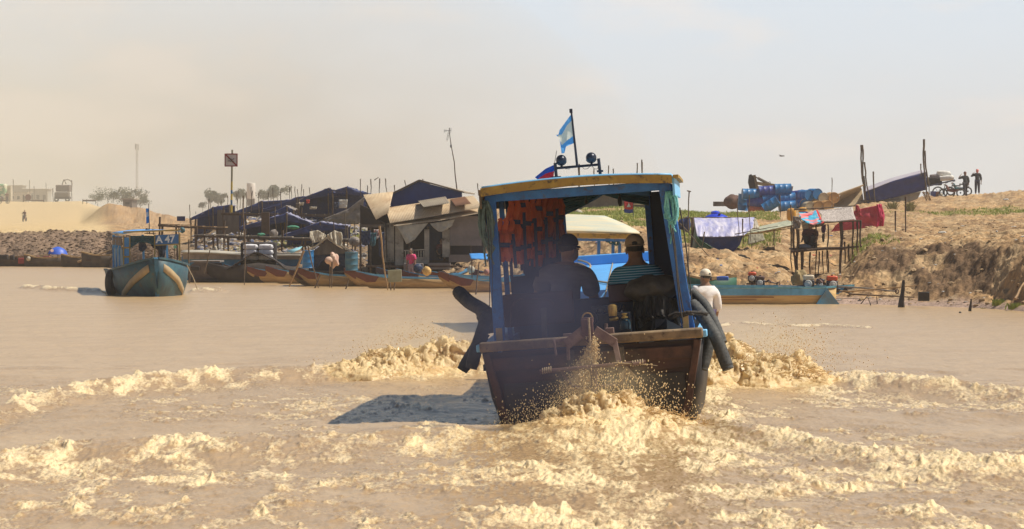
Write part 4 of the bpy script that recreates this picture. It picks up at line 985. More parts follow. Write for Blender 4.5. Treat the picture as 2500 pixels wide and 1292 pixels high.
# ================================================================== splashes
M_foam = mat('thrown_muddy_water', (.84,.64,.36), .26, (.60,.38,.17), 14, 1, bump=.006, bsc=60, spec=.5, trans=.3)
def splash(name, blobs, strands, label, vox=.014, seed=1, smooth_it=2):
    rd = random.Random(seed); mb = MB()
    for c, r in blobs:
        q = (rd.uniform(.7,1.4), rd.uniform(.7,1.4), rd.uniform(.6,1.1)); mb.ball(c, tuple(r*a for a in q), 8, 6, Euler((rd.uniform(0,3),rd.uniform(0,3),0)))
    for p, v, r in strands:
        p = Vector(p); v = Vector(v); pts = [p+v*t+Vector((0,0,-.5*t*t*v.length*.8)) for t in (0,.25,.5,.75,1)]
        mb.tube(pts, [r*1.5,r,r*.7,r*.8,r*1.2], 6); mb.ball(pts[-1], r*1.6, 6, 5)
    me = bpy.data.meshes.new(name); me.from_pydata(mb.v, [], mb.f); o = bpy.data.objects.new(name, me); COL.objects.link(o)
    rm = o.modifiers.new('r','REMESH'); rm.mode = 'VOXEL'; rm.voxel_size = vox; rm.use_smooth_shade = True
    s_ = o.modifiers.new('s','SMOOTH'); s_.iterations = smooth_it; s_.factor = .5
    tx = bpy.data.textures.new(name, 'CLOUDS'); tx.noise_scale = vox*3.2; dm = o.modifiers.new('d','DISPLACE'); dm.texture = tx; dm.strength = vox*2.2; dm.mid_level = .5
    bpy.context.view_layer.update(); nm = bpy.data.meshes.new_from_object(o.evaluated_get(bpy.context.evaluated_depsgraph_get()))
    o.modifiers.clear(); o.data = nm; nm.materials.clear(); nm.materials.append(M_foam); nm.polygons.foreach_set('use_smooth', [True]*len(nm.polygons))
    return tag(o, label, 'splash', kind='stuff')
from mathutils import noise as mnoise
def billow(x, y, o, s):
    t = 0; a = 1; n = 0
    for k in range(o):
        ca, sa = math.cos(.9*k+.4), math.sin(.9*k+.4)
        t = t+a*np.abs(2*vn((x*ca-y*sa)*2**k, (x*sa+y*ca)*2**k, s+k*7)-1); n += a; a *= .55
    return t/n
def froth(name, mounds, strands, label, rx_, ry_, seed, k1=5.5):
    """one torn, bubbling surface of thrown water"""
    x0_ = min(m[0]-m[2]*1.4 for m in mounds); x1_ = max(m[0]+m[2]*1.4 for m in mounds); y0_ = min(m[1]-m[3]*1.4 for m in mounds); y1_ = max(m[1]+m[3]*1.4 for m in mounds)
    X, Y = np.meshgrid(np.arange(x0_,x1_,rx_), np.arange(y0_,y1_,ry_))
    wx = X+.22*(fbm(X*2.2,Y*1.6,3,seed)-.5)*2+.06*(fbm(X*8,Y*6,2,seed+1)-.5)*2; wy = Y+.30*(fbm(X*2.0,Y*1.5,3,seed+2)-.5)*2
    B = np.zeros(X.shape)
    for cx, cy, rx, ry, h in mounds:
        q2 = ((wx-cx)/rx)**2+((wy-cy)/ry)**2; B = np.maximum(B, h*np.clip(1-q2, 0, 1)**1.05)
    amp = np.clip(B/.35, 0, 1)**.7
    b1 = billow(wx*k1, wy*k1*.8, 2, seed+5); b2 = billow(X*k1*2.6+wy, Y*k1*1.8, 3, seed+9); sp = np.maximum(0, fbm(X*k1*2.2, Y*k1*1.3, 3, seed+15, .6)-.60)
    Z = B*(.68+.42*b1)+amp*(.03*b2+.20*sp)
    Z = Z-.05*(1-np.clip(B/.04,0,1))
    dx = amp*(.05*(fbm(X*9,Y*7,3,seed+30)-.5)*2+.03*(fbm(X*22+Z*30,Y*14,2,seed+31)-.5)*2); dy = -amp*(.10*(fbm(X*8+Z*9,Y*6,3,seed+32)-.35)*2)
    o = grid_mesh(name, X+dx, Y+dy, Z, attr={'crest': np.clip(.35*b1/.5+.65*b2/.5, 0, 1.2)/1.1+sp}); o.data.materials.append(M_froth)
    me = o.data; n_ = len(me.vertices); co_ = np.empty(n_*3,np.float32); me.vertices.foreach_get('co',co_); co_ = co_.reshape(-1,3); no_ = np.empty(n_*3,np.float32); me.vertex_normals.foreach_get('vector',no_); no_ = no_.reshape(-1,3); am_ = amp.ravel(); wv_ = (.35+1.3*sst(.35,.62,fbm(X*3.1,Y*2.2,3,seed+50))).ravel(); D_l = np.zeros(n_)
    for k_,(a_k,s_k) in enumerate(((.040,5),(.034,12),(.020,30))):
        f_ = k1/5.5; off = Vector((seed*3.7+k_,k_*5.1,0)); v_ = np.array([abs(mnoise.noise(Vector((c[0]+.55*c[2],c[1],c[2]*.8-.3*c[0]))*s_k*f_+off)) if a_ > 0 else 0 for c, a_ in zip(co_.tolist(), am_.tolist())]); D_l += a_k/f_*(v_*2.2-.35)*(1 if k_ == 0 else wv_)
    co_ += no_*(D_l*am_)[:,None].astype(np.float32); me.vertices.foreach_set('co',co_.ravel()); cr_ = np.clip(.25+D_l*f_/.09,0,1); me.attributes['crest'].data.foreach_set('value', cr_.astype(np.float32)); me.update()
    bm = bmesh.new(); bm.from_mesh(o.data); bmesh.ops.delete(bm, geom=[v for v in bm.verts if v.co.z < -.035], context='VERTS'); bm.to_mesh(o.data); bm.free()
    rr = random.Random(seed); mb = MB()
    for (cx, cy, rx, ry, h, n, dx_, up_, r0) in strands:
        for i in range(n):
            a = rr.uniform(0,6.283); q = rr.random()**.7; p = Vector((cx+rx*q*math.cos(a), cy+ry*q*math.sin(a), h*(1-q**1.8)*.75))
            v = Vector((dx_*rr.uniform(.2,1)+rr.uniform(-.08,.08), rr.uniform(-.08,.05), up_*rr.uniform(.3,1))); r = r0*rr.uniform(.6,1.3); k = 7
            pts = [p+v*(t/k)+Vector((rr.uniform(-1,1),0,rr.uniform(-1,1)))*v.length*.05+Vector((0,0,-.35*(t/k)**2*v.length)) for t in range(k+1)]
            mb.tube(pts, [r*4,r*2.2,r*1.3,r*.9,r*1.1,r*.7,r*.9,r*1.5], 6)
            for _ in range(2): mb.ball(pts[-1]+Vector((rr.gauss(0,.02),0,rr.uniform(0,.04))), r*rr.uniform(.8,1.6), 6, 5)
    st_ = one(name+'_strands', mb, M_drop2, label.replace('muddy water','strands of water')+', flying strands', 'splash', kind='stuff', smooth=90)
    return tag(o, label, 'splash', kind='stuff')
M_drop2 = mat('water_strands', (.84,.64,.34), .2, (.66,.45,.20), 20, 1, trans=.3)
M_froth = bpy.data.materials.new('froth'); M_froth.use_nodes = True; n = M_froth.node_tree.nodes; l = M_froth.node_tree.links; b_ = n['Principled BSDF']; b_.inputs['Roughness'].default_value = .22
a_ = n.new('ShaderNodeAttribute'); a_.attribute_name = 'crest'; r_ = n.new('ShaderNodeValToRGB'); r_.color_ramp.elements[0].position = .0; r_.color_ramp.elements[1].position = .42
r_.color_ramp.elements[0].color = (.60,.37,.14,1); r_.color_ramp.elements[1].color = (.97,.76,.42,1); l.new(a_.outputs['Fac'], r_.inputs[0]); l.new(r_.outputs[0], b_.inputs['Base Color'])  # relief shade painted into the colour: golden brown in hollows, cream on peaks
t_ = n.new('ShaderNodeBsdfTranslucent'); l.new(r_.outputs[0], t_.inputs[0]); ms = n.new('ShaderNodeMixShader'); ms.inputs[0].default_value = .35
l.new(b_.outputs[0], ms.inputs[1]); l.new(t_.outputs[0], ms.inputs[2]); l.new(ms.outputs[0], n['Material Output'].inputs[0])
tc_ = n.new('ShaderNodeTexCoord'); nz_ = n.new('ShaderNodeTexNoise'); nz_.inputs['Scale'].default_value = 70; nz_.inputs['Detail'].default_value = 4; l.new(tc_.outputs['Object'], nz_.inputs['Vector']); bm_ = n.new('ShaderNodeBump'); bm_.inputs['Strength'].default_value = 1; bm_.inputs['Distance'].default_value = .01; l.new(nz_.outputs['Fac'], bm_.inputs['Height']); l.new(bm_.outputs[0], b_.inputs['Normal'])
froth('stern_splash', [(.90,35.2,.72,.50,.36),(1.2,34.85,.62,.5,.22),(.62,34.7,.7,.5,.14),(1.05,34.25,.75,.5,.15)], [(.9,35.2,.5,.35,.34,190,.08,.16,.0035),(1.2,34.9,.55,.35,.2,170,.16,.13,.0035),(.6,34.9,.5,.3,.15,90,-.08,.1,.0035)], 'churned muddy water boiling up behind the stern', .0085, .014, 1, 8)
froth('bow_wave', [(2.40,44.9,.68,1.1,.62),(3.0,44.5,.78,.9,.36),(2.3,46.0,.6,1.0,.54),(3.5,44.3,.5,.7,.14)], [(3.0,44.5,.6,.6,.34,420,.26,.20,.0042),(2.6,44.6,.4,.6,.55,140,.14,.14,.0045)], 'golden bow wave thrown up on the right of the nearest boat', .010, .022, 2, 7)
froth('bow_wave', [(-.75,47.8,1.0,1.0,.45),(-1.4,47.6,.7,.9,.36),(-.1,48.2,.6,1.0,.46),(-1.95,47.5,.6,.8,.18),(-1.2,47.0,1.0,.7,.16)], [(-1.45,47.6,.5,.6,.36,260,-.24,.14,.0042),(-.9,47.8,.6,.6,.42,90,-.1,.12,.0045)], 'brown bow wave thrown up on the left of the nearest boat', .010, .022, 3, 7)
# flying drops
def drops(name, gen, n, label, seed, mtl=M_foam):
    rd = random.Random(seed); bm = bmesh.new(); bmesh.ops.create_icosphere(bm, subdivisions=1, radius=1); bv = [v.co.copy() for v in bm.verts]; bf = [[v.index for v in f.verts] for f in bm.faces]; bm.free(); mb = MB()
    for _ in range(n):
        p, r = gen(rd); k = rd.uniform(1,1.9); mb.add([(p[0]+v.x*r, p[1]+v.y*r, p[2]+v.z*r*k) for v in bv], bf)
    return one(name, mb, mtl, label, 'spray', kind='stuff', smooth=90)
M_drop = mat('water_drops', (.80,.64,.36), .2, (.7,.5,.25), 9, 1)
def g1(r):
    a = r.gauss(0,1); t = abs(r.gauss(0,.5)); x = .98+a*.42; z = .30*math.exp(-a*a*.5)+t*.30; return ((x, 35.55+r.uniform(-.7,.25), max(.02,z)), r.choice((.0025,.0035,.0045,.006)))
drops('spray_drops', g1, 1200, 'fine drops flying in front of the dark transom', 31, M_drop)
def g2(r):
    t = r.random(); w = .03+.16*t; q = LB(1452-42*t,842+112*t,-.18); p = RB@(q+Vector((r.gauss(0,w*.45), r.uniform(-.08,.06), r.gauss(0,.04)))); return (p, r.choice((.002,.003,.004,.006))*(1.4-.5*t))
drops('outlet_jet', g2, 5200, 'pale jet of cooling water falling beside the rudder', 32, M_drop)
def g2b(r):
    t = r.random(); q = LB(1440-210*t**1.2,880+165*t**.6,-.3); p = RB@(q+Vector((r.gauss(0,.05+.09*t), r.uniform(-.2,.1), r.gauss(0,.05+.05*t)))); return (p, r.choice((.0022,.003,.004)))
drops('spray_drops', g2b, 1500, 'fine spray drifting left of the rudder', 35, M_drop)
def g3(r):
    a = r.gauss(0,1); return ((3.0+a*.42+abs(r.gauss(0,.25)), 44.6+r.uniform(-1,1), max(.03, .42-.16*abs(a)+abs(r.gauss(0,.18)))), r.choice((.002,.003,.004,.006)))
drops('bow_spray', g3, 1500, 'drops flung from the right bow wave', 33)
def g4(r):
    a = r.gauss(0,1); return ((-1.1+a*.5, 47.6+r.uniform(-1,1), max(.03, .46-.12*abs(a)+abs(r.gauss(0,.10)))), r.choice((.002,.003,.004,.006)))
drops('bow_spray', g4, 800, 'drops flung from the left bow wave', 34)

# exhaust smoke drifting over the port half of the stern
def smoke_box(name, c, size, dens, col, label, seed, ns_=1.6):
    mb = MB().ball((0,0,0), (size[0]/2,size[1]/2,size[2]/2), 24, 16); o = mb.build(name, None, None) if False else None
    m_ = bpy.data.materials.new(name+'_air'); m_.use_nodes = True; n = m_.node_tree.nodes; l = m_.node_tree.links; n.remove(n['Principled BSDF'])
    v = n.new('ShaderNodeVolumePrincipled'); v.inputs['Color'].default_value = (*col, 1); v.inputs['Anisotropy'].default_value = .2
    t_ = n.new('ShaderNodeTexCoord'); mp_ = n.new('ShaderNodeMapping'); mp_.inputs['Scale'].default_value = tuple(2/a for a in size); l.new(t_.outputs['Object'], mp_.inputs[0])
    ln = n.new('ShaderNodeVectorMath'); ln.operation = 'LENGTH'; l.new(mp_.outputs[0], ln.inputs[0])
    f_ = n.new('ShaderNodeMapRange'); f_.interpolation_type = 'SMOOTHSTEP'; f_.inputs[1].default_value = 1.0; f_.inputs[2].default_value = .15; l.new(ln.outputs['Value'], f_.inputs[0])
    nz_ = n.new('ShaderNodeTexNoise'); nz_.inputs['Scale'].default_value = ns_; nz_.inputs['Detail'].default_value = 3; l.new(t_.outputs['Object'], nz_.inputs['Vector'])
    g_ = n.new('ShaderNodeMapRange'); g_.inputs[1].default_value = .30; g_.inputs[2].default_value = .68; l.new(nz_.outputs['Fac'], g_.inputs[0])
    mu = n.new('ShaderNodeMath'); mu.operation = 'MULTIPLY'; l.new(f_.outputs[0], mu.inputs[0]); l.new(g_.outputs[0], mu.inputs[1])
    m2 = n.new('ShaderNodeMath'); m2.operation = 'MULTIPLY'; m2.inputs[1].default_value = dens; l.new(mu.outputs[0], m2.inputs[0]); l.new(m2.outputs[0], v.inputs['Density'])
    l.new(v.outputs[0], n['Material Output'].inputs['Volume'])
    o = mb.build(name, m_, None, smooth=0); o.location = c; return tag(o, label, 'smoke', kind='stuff')
smoke_box('exhaust_smoke', (.18,35.0,.98), (1.9,1.6,2.3), 1.45, (.15,.17,.29), 'bluish exhaust smoke drifting across the left half of the stern', 1)

smoke_box('spray_mist', (2.95,44.4,.42), (1.9,1.2,1.1), 1.1, (.98,.86,.62), 'fine spray mist over the right bow wave', 5, 5)
smoke_box('spray_mist', (-1.1,47.4,.40), (2.2,1.2,1.0), .9, (.98,.86,.62), 'fine spray mist over the left bow wave', 6, 5)
smoke_box('spray_mist', (.85,35.2,.38), (1.3,.8,.9), 1.0, (.98,.86,.62), 'fine spray mist above the stern wash', 7, 6)

# ================================================================== boats and canoes along the banks
M_tan = mat('tan_hull_paint', (.46,.31,.145), .7, (.30,.19,.09), 3, 1, bump=.006, bsc=10, stretch=(3,.5,6))
M_tan2 = mat('bright_hull_paint', (.62,.44,.20), .7, (.45,.28,.12), 3, 1, bump=.006, bsc=10, stretch=(3,.5,6))
M_inn = mat('blue_inner_paint', (.06,.26,.48), .6, (.10,.14,.16), 2.5, 1)
M_prow = mat('red_brown_prow', (.17,.05,.035), .75, (.10,.04,.03), 6, 1)
M_stripe = mat('red_stripe', (.22,.05,.035), .7)
M_wood = mat('grey_pole_wood', (.17,.125,.085), .9, (.08,.06,.045), 9, 1)
M_wood2 = mat('brown_pole_wood', (.12,.075,.05), .9, (.06,.04,.03), 9, 1)
M_plank = mat('sunlit_planks', (.42,.27,.13), .85, (.24,.15,.08), 5, 1)
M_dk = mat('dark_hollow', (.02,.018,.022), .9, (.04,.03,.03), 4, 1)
M_greyw = mat('grey_boards', (.17,.14,.12), .9, (.09,.075,.065), 4, 1, bump=.01, bsc=12, stretch=(1,1,.3))
M_whp = mat('chalky_white_paint', (.62,.60,.55), .7, (.4,.38,.34), 4, 1)
M_tblue = mat('teal_boat_paint', (.02,.16,.30), .6, (.02,.09,.18), 3, 1)
M_green = mat('green_boat_paint', (.02,.12,.075), .6, (.015,.07,.05), 3, 1)
M_rim = mat('bright_blue_rim', (.12,.38,.62), .6, (.07,.22,.36), 3, 1)
def canoe(label, px, d, ang, L_=5.2, w=.40, dep=.25, prow=.42, col=M_tan, square=False, group=None, rim=M_rim, prowm=M_prow):
    """px: picture column of the bow; ang: direction bow->stern from +x"""
    x = PM(px, d); M_ = Matrix.Translation((x,d,0))@Matrix.Rotation(ang-R(90),4,'Z')   # +y runs bow -> stern
    g_ = thing('canoe', label, 'canoe', group=group, M=M_)
    st = [(-.0,.03,dep+prow,.01,dep+prow-.10),(.35,.11,dep+prow*.62,.03,.10),(.9,.22,dep+prow*.28,.10,-.03),(1.7,.34,dep+.04,.2,-.08),(2.8,w,dep,.26,-.1),(L_-.9,w*.92,dep,.24,-.1)]
    st += [(L_,w*.7,dep+.02,.2,-.08)] if square else [(L_-.3,w*.5,dep+.10,.12,0),(L_,.05,dep+.22,.02,.1)]
    hb = hull(st); hb.build('hull', col, g_, solid=.03)
    for sgn in (-1,1):
        r_ = MB()
        for a, b_ in zip(st, st[1:]): r_.beam((sgn*a[1],a[0],a[2]+.01),(sgn*b_[1],b_[0],b_[2]+.01),.05,.045)
        r_.build('gunwale', rim, g_)
    rib = MB().grid(2,12,lambda u,v: Vector(((u-.5)*2*np.interp(v*(L_-1.2)+.8,[q[0] for q in st],[q[1]*.93 for q in st]), v*(L_-1.2)+.8, np.interp(v*(L_-1.2)+.8,[q[0] for q in st],[q[2] for q in st])-.12)))
    rib.build('inner_deck', rim, g_)
    if prowm:
        pw = MB(); a, b_, c_ = st[0], st[1], st[2]
        for sgn in (-1,1):
            pw.add([(sgn*(a[1]+.025),a[0]-.02,a[2]+.015),(sgn*(b_[1]+.022),b_[0],b_[2]+.012),(sgn*((b_[1]+c_[1])/2+.022),(b_[0]+c_[0])/2,(b_[2]+c_[2])/2),(sgn*((b_[1]+c_[1])/2*.86+.03),(b_[0]+c_[0])/2-.10,(b_[2]+c_[2])/2-.16),(sgn*(b_[1]*.7+.03),b_[0]-.06,b_[2]-.20),(sgn*(a[1]+.02),a[0]-.02,a[2]-.12)],[(0,1,2,3,4,5)])
        pw.add([(-.06,-.03,st[0][2]+.02),(.06,-.03,st[0][2]+.02),(.13,.35,st[1][2]+.03),(-.13,.35,st[1][2]+.03)],[(0,1,2,3)])
        pw.build('prow', prowm, g_, smooth=0, solid=.015)
    return g_
cg = 'tan canoes moored in a row below the village'
CN = [(548,121,R(9),5.4,'tan canoe with red stripe moored nearest the big sack pile'),
      (650,117,R(16),5.0,'tan canoe with pointed red prow left of the leaning poles'),
      (708,114,R(13),5.4,'tan canoe with pale tipped prow just left of the tripod poles'),
      (728,112.5,R(4),5.0,'tan canoe passing in front of the floating hut'),
      (842,112,R(12),5.0,'tan canoe with dark red prow below the right blue drum'),
      (870,109,R(7),5.0,'tan canoe just left of the pale board on sticks'),
      (968,110,R(14),5.0,'tan canoe with red prow right of the pale board on sticks'),
      (1072,107,R(15),5.0,'tan canoe with red prow below the closed right wall of the house'),
      (1098,103,R(12),5.2,'nearest tan canoe, its stern hidden behind the big boat'),
      (1150,113,R(10),4.2,'dark red canoe farther in, by the bright blue awning'),
      (604,119,R(12),5.0,'slim tan canoe tucked just right of the tall pole by the sacks'),
      (778,114.5,R(15),4.8,'slim canoe squeezed behind the dusty pink bundle'),
      (920,113,R(9),5.0,'slim canoe behind the pale board on sticks'),
      (1025,112,R(8),4.8,'slim canoe below the pink topped child')]
for px, d, a, l, lb in CN:
    canoe(lb, px, d, a, l, group=cg, prow=.20+.04*((px*7)%3), col=M_tan if px != 1150 else M_prow)
# the two long canoes of the right bank, square sterns to the right
def longcanoe(label, pxs, d, L_, ang=0, dep=.36, dark=False):
    x = PM(pxs, d); M_ = Matrix.Translation((x,d,0))@Matrix.Rotation(ang+R(90),4,'Z')     # +y runs stern -> bow (to the left)
    g_ = thing('canoe', label, 'canoe', group='long canoes moored on the right bank', M=M_)
    st = [(-.25,.20,dep+.02,.05,-.10),(.0,.30,dep,.2,-.1),(.8,.38,dep,.26,-.1),(L_*.5,.40,dep,.26,-.1),(L_-1,.30,dep+.05,.18,-.05),(L_,.04,dep+.3,.02,.12)]
    hull(st).build('hull', M_tan2 if not dark else mat('dull_hull_paint',(.22,.15,.09),.7,(.12,.09,.06),3,1), g_, solid=.03)
    MB().add([(-.26,-.40,-.12),(.22,-.40,-.12),(.31,0,dep+.02),(-.31,0,dep+.02)],[(0,1,2,3)]).build('stern_board', M_inn if not dark else M_dk, g_, solid=.03, smooth=0)
    for q in (-1,1): MB().add([(.27*q,-.40,-.1),(.345*q,-.02,dep),(.385*q,.30,-.1)],[(0,1,2)]).build('stern_quarter', M_inn if not dark else M_dk, g_, solid=.03, smooth=0)
    for sgn in (-1,1):
        r_ = MB()
        for a, b_ in zip(st, st[1:]): r_.beam((sgn*a[1],a[0],a[2]+.02),(sgn*b_[1],b_[0],b_[2]+.02),.05,.04)
        r_.build('gunwale', mat('light_teal_rim',(.16,.42,.50),.6,(.08,.25,.34),5,1), g_)
        r_ = MB()
        for a, b_ in zip(st[1:], st[2:]): r_.beam((sgn*(a[1]+.014),a[0],a[2]-.08),(sgn*(b_[1]+.014),b_[0],b_[2]-.08),.02,.15)
        r_.build('blue_band', M_rim, g_)
    MB().box((0,L_*.45,dep-.13),(.68,L_*.8,.03)).build('inner_deck', M_inn, g_)
    for k in range(5): MB().box((0,.8+k*1.0,dep-.02),(.72,.10,.04)).build('thwart', M_inn, g_)
    if not dark:
        for z_, l0, l1 in ((dep-.20,1.2,3.0),(dep-.26,1.6,3.8)):
            MB().beam((-.385,l0,z_),(-.385,l1,z_),.012,.014).build('painted_stripe', M_stripe, g_)
    return g_
longcanoe('long blue and cream canoe with blue square stern, nearest on the right bank', 2012, 88.6, 5.4, R(2))
longcanoe('long canoe with a dark stern moored behind the blue and cream one', 2056, 90.3, 5.6, R(3), dark=True)
# illegible pale lettering on the near canoe's band
rd = random.Random(9); lt = MB()
for k in range(9):
    x0_ = PM(1857+k*7, 88.3); z0_ = CH-(719.5-HY)/F*88.3
    for j in range(3):
        if rd.random() < .75: lt.box((x0_+rd.uniform(-.012,.012),88.3-.47+.09+.0,z0_+(j-1)*.014),(.03,.012,.008))
    lt.box((x0_-.015,88.3-.38,z0_),(.008,.012,.036))
# green boat behind
def box_boat(name, label, px0, px1, d, z0, z1, mtl, cat='boat'):
    x0_, x1_ = PM(px0,d), PM(px1,d); g_ = thing(name, label, cat, ((x0_+x1_)/2, d, 0)); L_ = x1_-x0_; m_ = Matrix.Rotation(R(-90),3,'Z')
    st = [(-L_/2,.08,z1+.12,.03,.1),(-L_/2+.5,.4,z1,.25,z0),(0,.55,z1-.03,.4,z0),(L_/2-.5,.5,z1,.35,z0),(L_/2,.38,z1+.06,.28,z0+.05)]
    hb = hull(st); hb.v = [tuple(m_@Vector(v)) for v in hb.v]; hb.build('hull', mtl, g_, solid=.04)
    for sgn in (-1,1):
        r_ = MB()
        for a, b_ in zip(st, st[1:]): r_.beam(m_@Vector((sgn*a[1],a[0],a[2]+.02)),m_@Vector((sgn*b_[1],b_[0],b_[2]+.02)),.06,.05)
        r_.build('gunwale', M_tan, g_)
    MB().box((0,0,z1-.2),(L_*.75,.7,.04)).build('floor', M_wood2, g_)
    return g_
box_boat('green_boat', 'dark green boat lying behind the blue canoes on the right bank', 1660, 1796, 93.5, -.1, .50, M_green)
# long tail engines
def engine(label, px, py, d, tank, shaft_to=None, s=1.0, flip=1):
    s *= .82; py += 3
    c = P(px, py, d); g_ = thing('boat_engine', label, "engine", c, group='long tail boat engines on the right bank')
    MB().box((0,0,0),(.30*s,.26*s,.20*s)).box((.05*s,0,-.13*s),(.36*s,.2*s,.06*s)).build('engine_block', M_dkmet, g_, bevel=.02)
    MB().box((0,0,.17*s),(.30*s,.24*s,.14*s)).build('fuel_tank', tank, g_, bevel=.035)
    MB().tube([(0,0,.24*s),(0,0,.27*s)],.035*s,10).build('cap', M_black, g_)
    MB().torus((-.02*s*flip,-.15*s,0),.085*s,.02*s).ball((-.02*s*flip,-.15*s,0),(.08*s,.03*s,.08*s)).build('flywheel', tank if s > .9 else M_whp, g_)
    MB().tube([(.18*s*flip,0,.02),(.30*s*flip,-.05,.10*s),(.36*s*flip,-.05,.02)],.03*s,8).build('exhaust', M_rust, g_)
    MB().tube([(0,.05,-.16*s),(.02,.05,-.16*s-.18)],.03,6).tube([(-.2*s,.05,-.2*s),(.2*s,.05,-.2*s)],.02,6).build('mount', M_rust, g_)
    if shaft_to:
        q = P(*shaft_to)-c; MB().tube([(0,0,-.04),(q*.5),q],[.022,.02,.014],7).build('shaft', mat('grey_steel',(.30,.28,.25),.5,(.18,.14,.11),10,1), g_)
        MB().torus(q,.04,.012).build('propeller_guard', M_rust, g_)
M_rtank = mat('orange_red_tank',(.70,.10,.03),.4,(.5,.07,.03),8,1); M_wtank = mat('cream_tank',(.72,.64,.48),.45,(.5,.4,.28),9,1)
engine('cream tanked boat engine standing beside the covered one', 1974, 690, 89, M_wtank, (1796,712,89.2), 1.05)
engine('orange tanked boat engine, rightmost on the canoes', 2031, 692, 89.5, M_rtank, (2190,712,88.6), 1.05, -1)
engine('small red topped engine behind the near canoe', 1836, 677, 91.5, M_rtank, (1900,693,91), .8)
engine('rusty brown engine beside the small red topped one', 1856, 688, 91, M_rust, None, .85)
engine('small black engine between the cream and orange ones', 2003, 694, 90.2, M_dkmet, None, .8)
cv = MB().ball(P(1952,690,90), (.20,.18,.30), 20, 14, fn=lambda q: 1+.15*math.sin(q.x*7+q.z*5))
one('covered_engine', cv, mat('khaki_cover',(.36,.27,.13),.9,(.22,.16,.08),6,1,bump=.01,bsc=14), 'engine under a khaki cloth left of the cream one', 'engine cover')
for (x0_,y0_,x1_,y1_,d_,lb_) in ((1790,712,2020,700,89.4,'long pale shaft lying over the two canoes'),(1900,700,2075,712,89.6,'thin pole resting across the sterns of the canoes'),(2070,712,2240,697,87.5,'bamboo pole sloping along the waterline right of the canoes'),(2072,718,2232,726,87,'brown pole lying at the water edge right of the canoes')):
    one('pole', stick_mb(P(x0_,y0_,d_),P(x1_,y1_,d_),.02,int(x0_)), M_plank if 'brown' not in lb_ else M_wood2, lb_, 'pole')
one('water_can', MB().box(P(1764,680,92),(.28,.2,.10)), mat('blue_plastic',(.02,.12,.50),.35,(.02,.09,.38),4,1), 'flat blue plastic can in the green boat', 'can', bevel=.02)
one('tank_lid', MB().box(P(1726,680,92),(.22,.2,.08)), M_dkmet, 'small dark box in the green boat', 'box', bevel=.01)
# man in white shirt, his canoe half hidden by the near boat
cw = canoe('blue motor canoe carrying the white shirted person, mostly hidden by the big boat', 1752, 67.0, R(176), 3.0, .42, .28, .06, M_inn, prowm=None, group=None)
M_white = mat('white_shirt',(.82,.80,.78),.85,(.68,.66,.68),6,1,bump=.01,bsc=12,stretch=(1,1,2)); M_purple = mat('mauve_trousers',(.22,.18,.30),.9,(.14,.11,.2),6,1)
M_wcap = mat('white_cap_cloth',(.80,.74,.62),.9,(.65,.58,.46),14,1)
hp_ = P(1705,676,66.8); person('person in white shirt and white cap, back turned, right of the big boat', (hp_.x+.09,66.8,hp_.z-.80), R(28), 1.0, 'sit', M_white, M_purple, ('cap',M_wcap), lean=-.06, fat=1.02, longsleeve=True, turn=R(10), arms={-1:((-.2,.5,-.8),(.1,.9,-.3),(0,1,0)),1:((.35,.1,-1),(.1,.4,-.8),(0,.5,-.6))}, pdown=-.25)

# cabin boats ------------------------------------------------------------------
def cabin_boat(M_, label, hullm, Wd, roofz_, L_, roofm, bow=True, number=None):
    g_ = thing('passenger_boat', label, 'boat', M=M_)
    return g_
# A47, bow towards us
d47 = 100; MA = Matrix.Translation((PM(368,d47),d47,0))@Matrix.Rotation(R(180+8.5),4,'Z')@Matrix.Rotation(R(2.5),4,'Y')   # local +y = bow direction (towards camera), +x = its starboard (picture left)
MAi = MA.inverted()
def LA(px, py, yl):
    o = MAi@Vector((0,0,CH)); q = MAi@P(px,py,10); dd_ = q-o; t = (yl-o.y)/dd_.y; return o+dd_*t
ab = thing('passenger_boat', 'blue cabin boat A 47 coming towards us, cream stripes on its bow', 'boat', M=MA)
M_bowg = mat('green_blue_bow',(.03,.105,.13),.6,(.02,.055,.085),3,1,dirt=((.10,.08,.04),4,.58)); M_ab = mat('sky_blue_panel',(.10,.38,.80),.5,(.07,.29,.64),4,1); M_ay = mat('dull_yellow_trim',(.42,.29,.08),.6,(.28,.19,.06),6,1)
stA = [(-6,.9,.6,.7,-.1),(-2,1.0,.62,.8,-.12),(0,1.0,.66,.80,-.12),(1.2,.93,.72,.66,-.1),(2.2,.70,.80,.34,-.05),(2.9,.36,.90,.10,.02),(3.25,.05,.96,.02,.25)]
hull(stA).build('hull', M_bowg, ab, solid=.04)
for sgn in (-1,1):
    r_ = MB()
    for a, b_ in zip(stA, stA[1:]): r_.beam((sgn*a[1],a[0],a[2]+.02),(sgn*b_[1],b_[0],b_[2]+.02),.08,.05)
    r_.build('gunwale', M_bowg, ab)
    # cream chevron on the bow flank
    def hp(y, k): 
        ys = [q[0] for q in stA]; wt = np.interp(y,ys,[q[1] for q in stA]); zt_ = np.interp(y,ys,[q[2] for q in stA]); wb = np.interp(y,ys,[q[3] for q in stA]); zb = np.interp(y,ys,[q[4] for q in stA])
        if k > .45: t = (k-.45)/.55; w_ = (wb+(wt-wb)*.62)*(1-t)+wt*t; z_ = (zb+(zt_-zb)*.45)*(1-t)+zt_*t
        else: t = k/.45; w_ = wb*(1-t)+(wb+(wt-wb)*.62)*t; z_ = zb*(1-t)+(zb+(zt_-zb)*.45)*t
        return Vector((sgn*(w_+.028), y+.02, z_))
    ch = MB(); n_ = 14
    vs = [hp(3.1-2.4*i/n_, (.86-.72*i/n_)) for i in range(n_+1)]+[hp(3.1-2.4*i/n_, (.62-.60*i/n_)) for i in range(n_+1)]
    ch.add(vs, [(i,i+1,n_+2+i,n_+1+i) for i in range(n_)]); ch.build('cream_stripe', mat('cream_stripe',(.40,.30,.16),.7,(.3,.22,.13),5,1), ab, solid=.015)
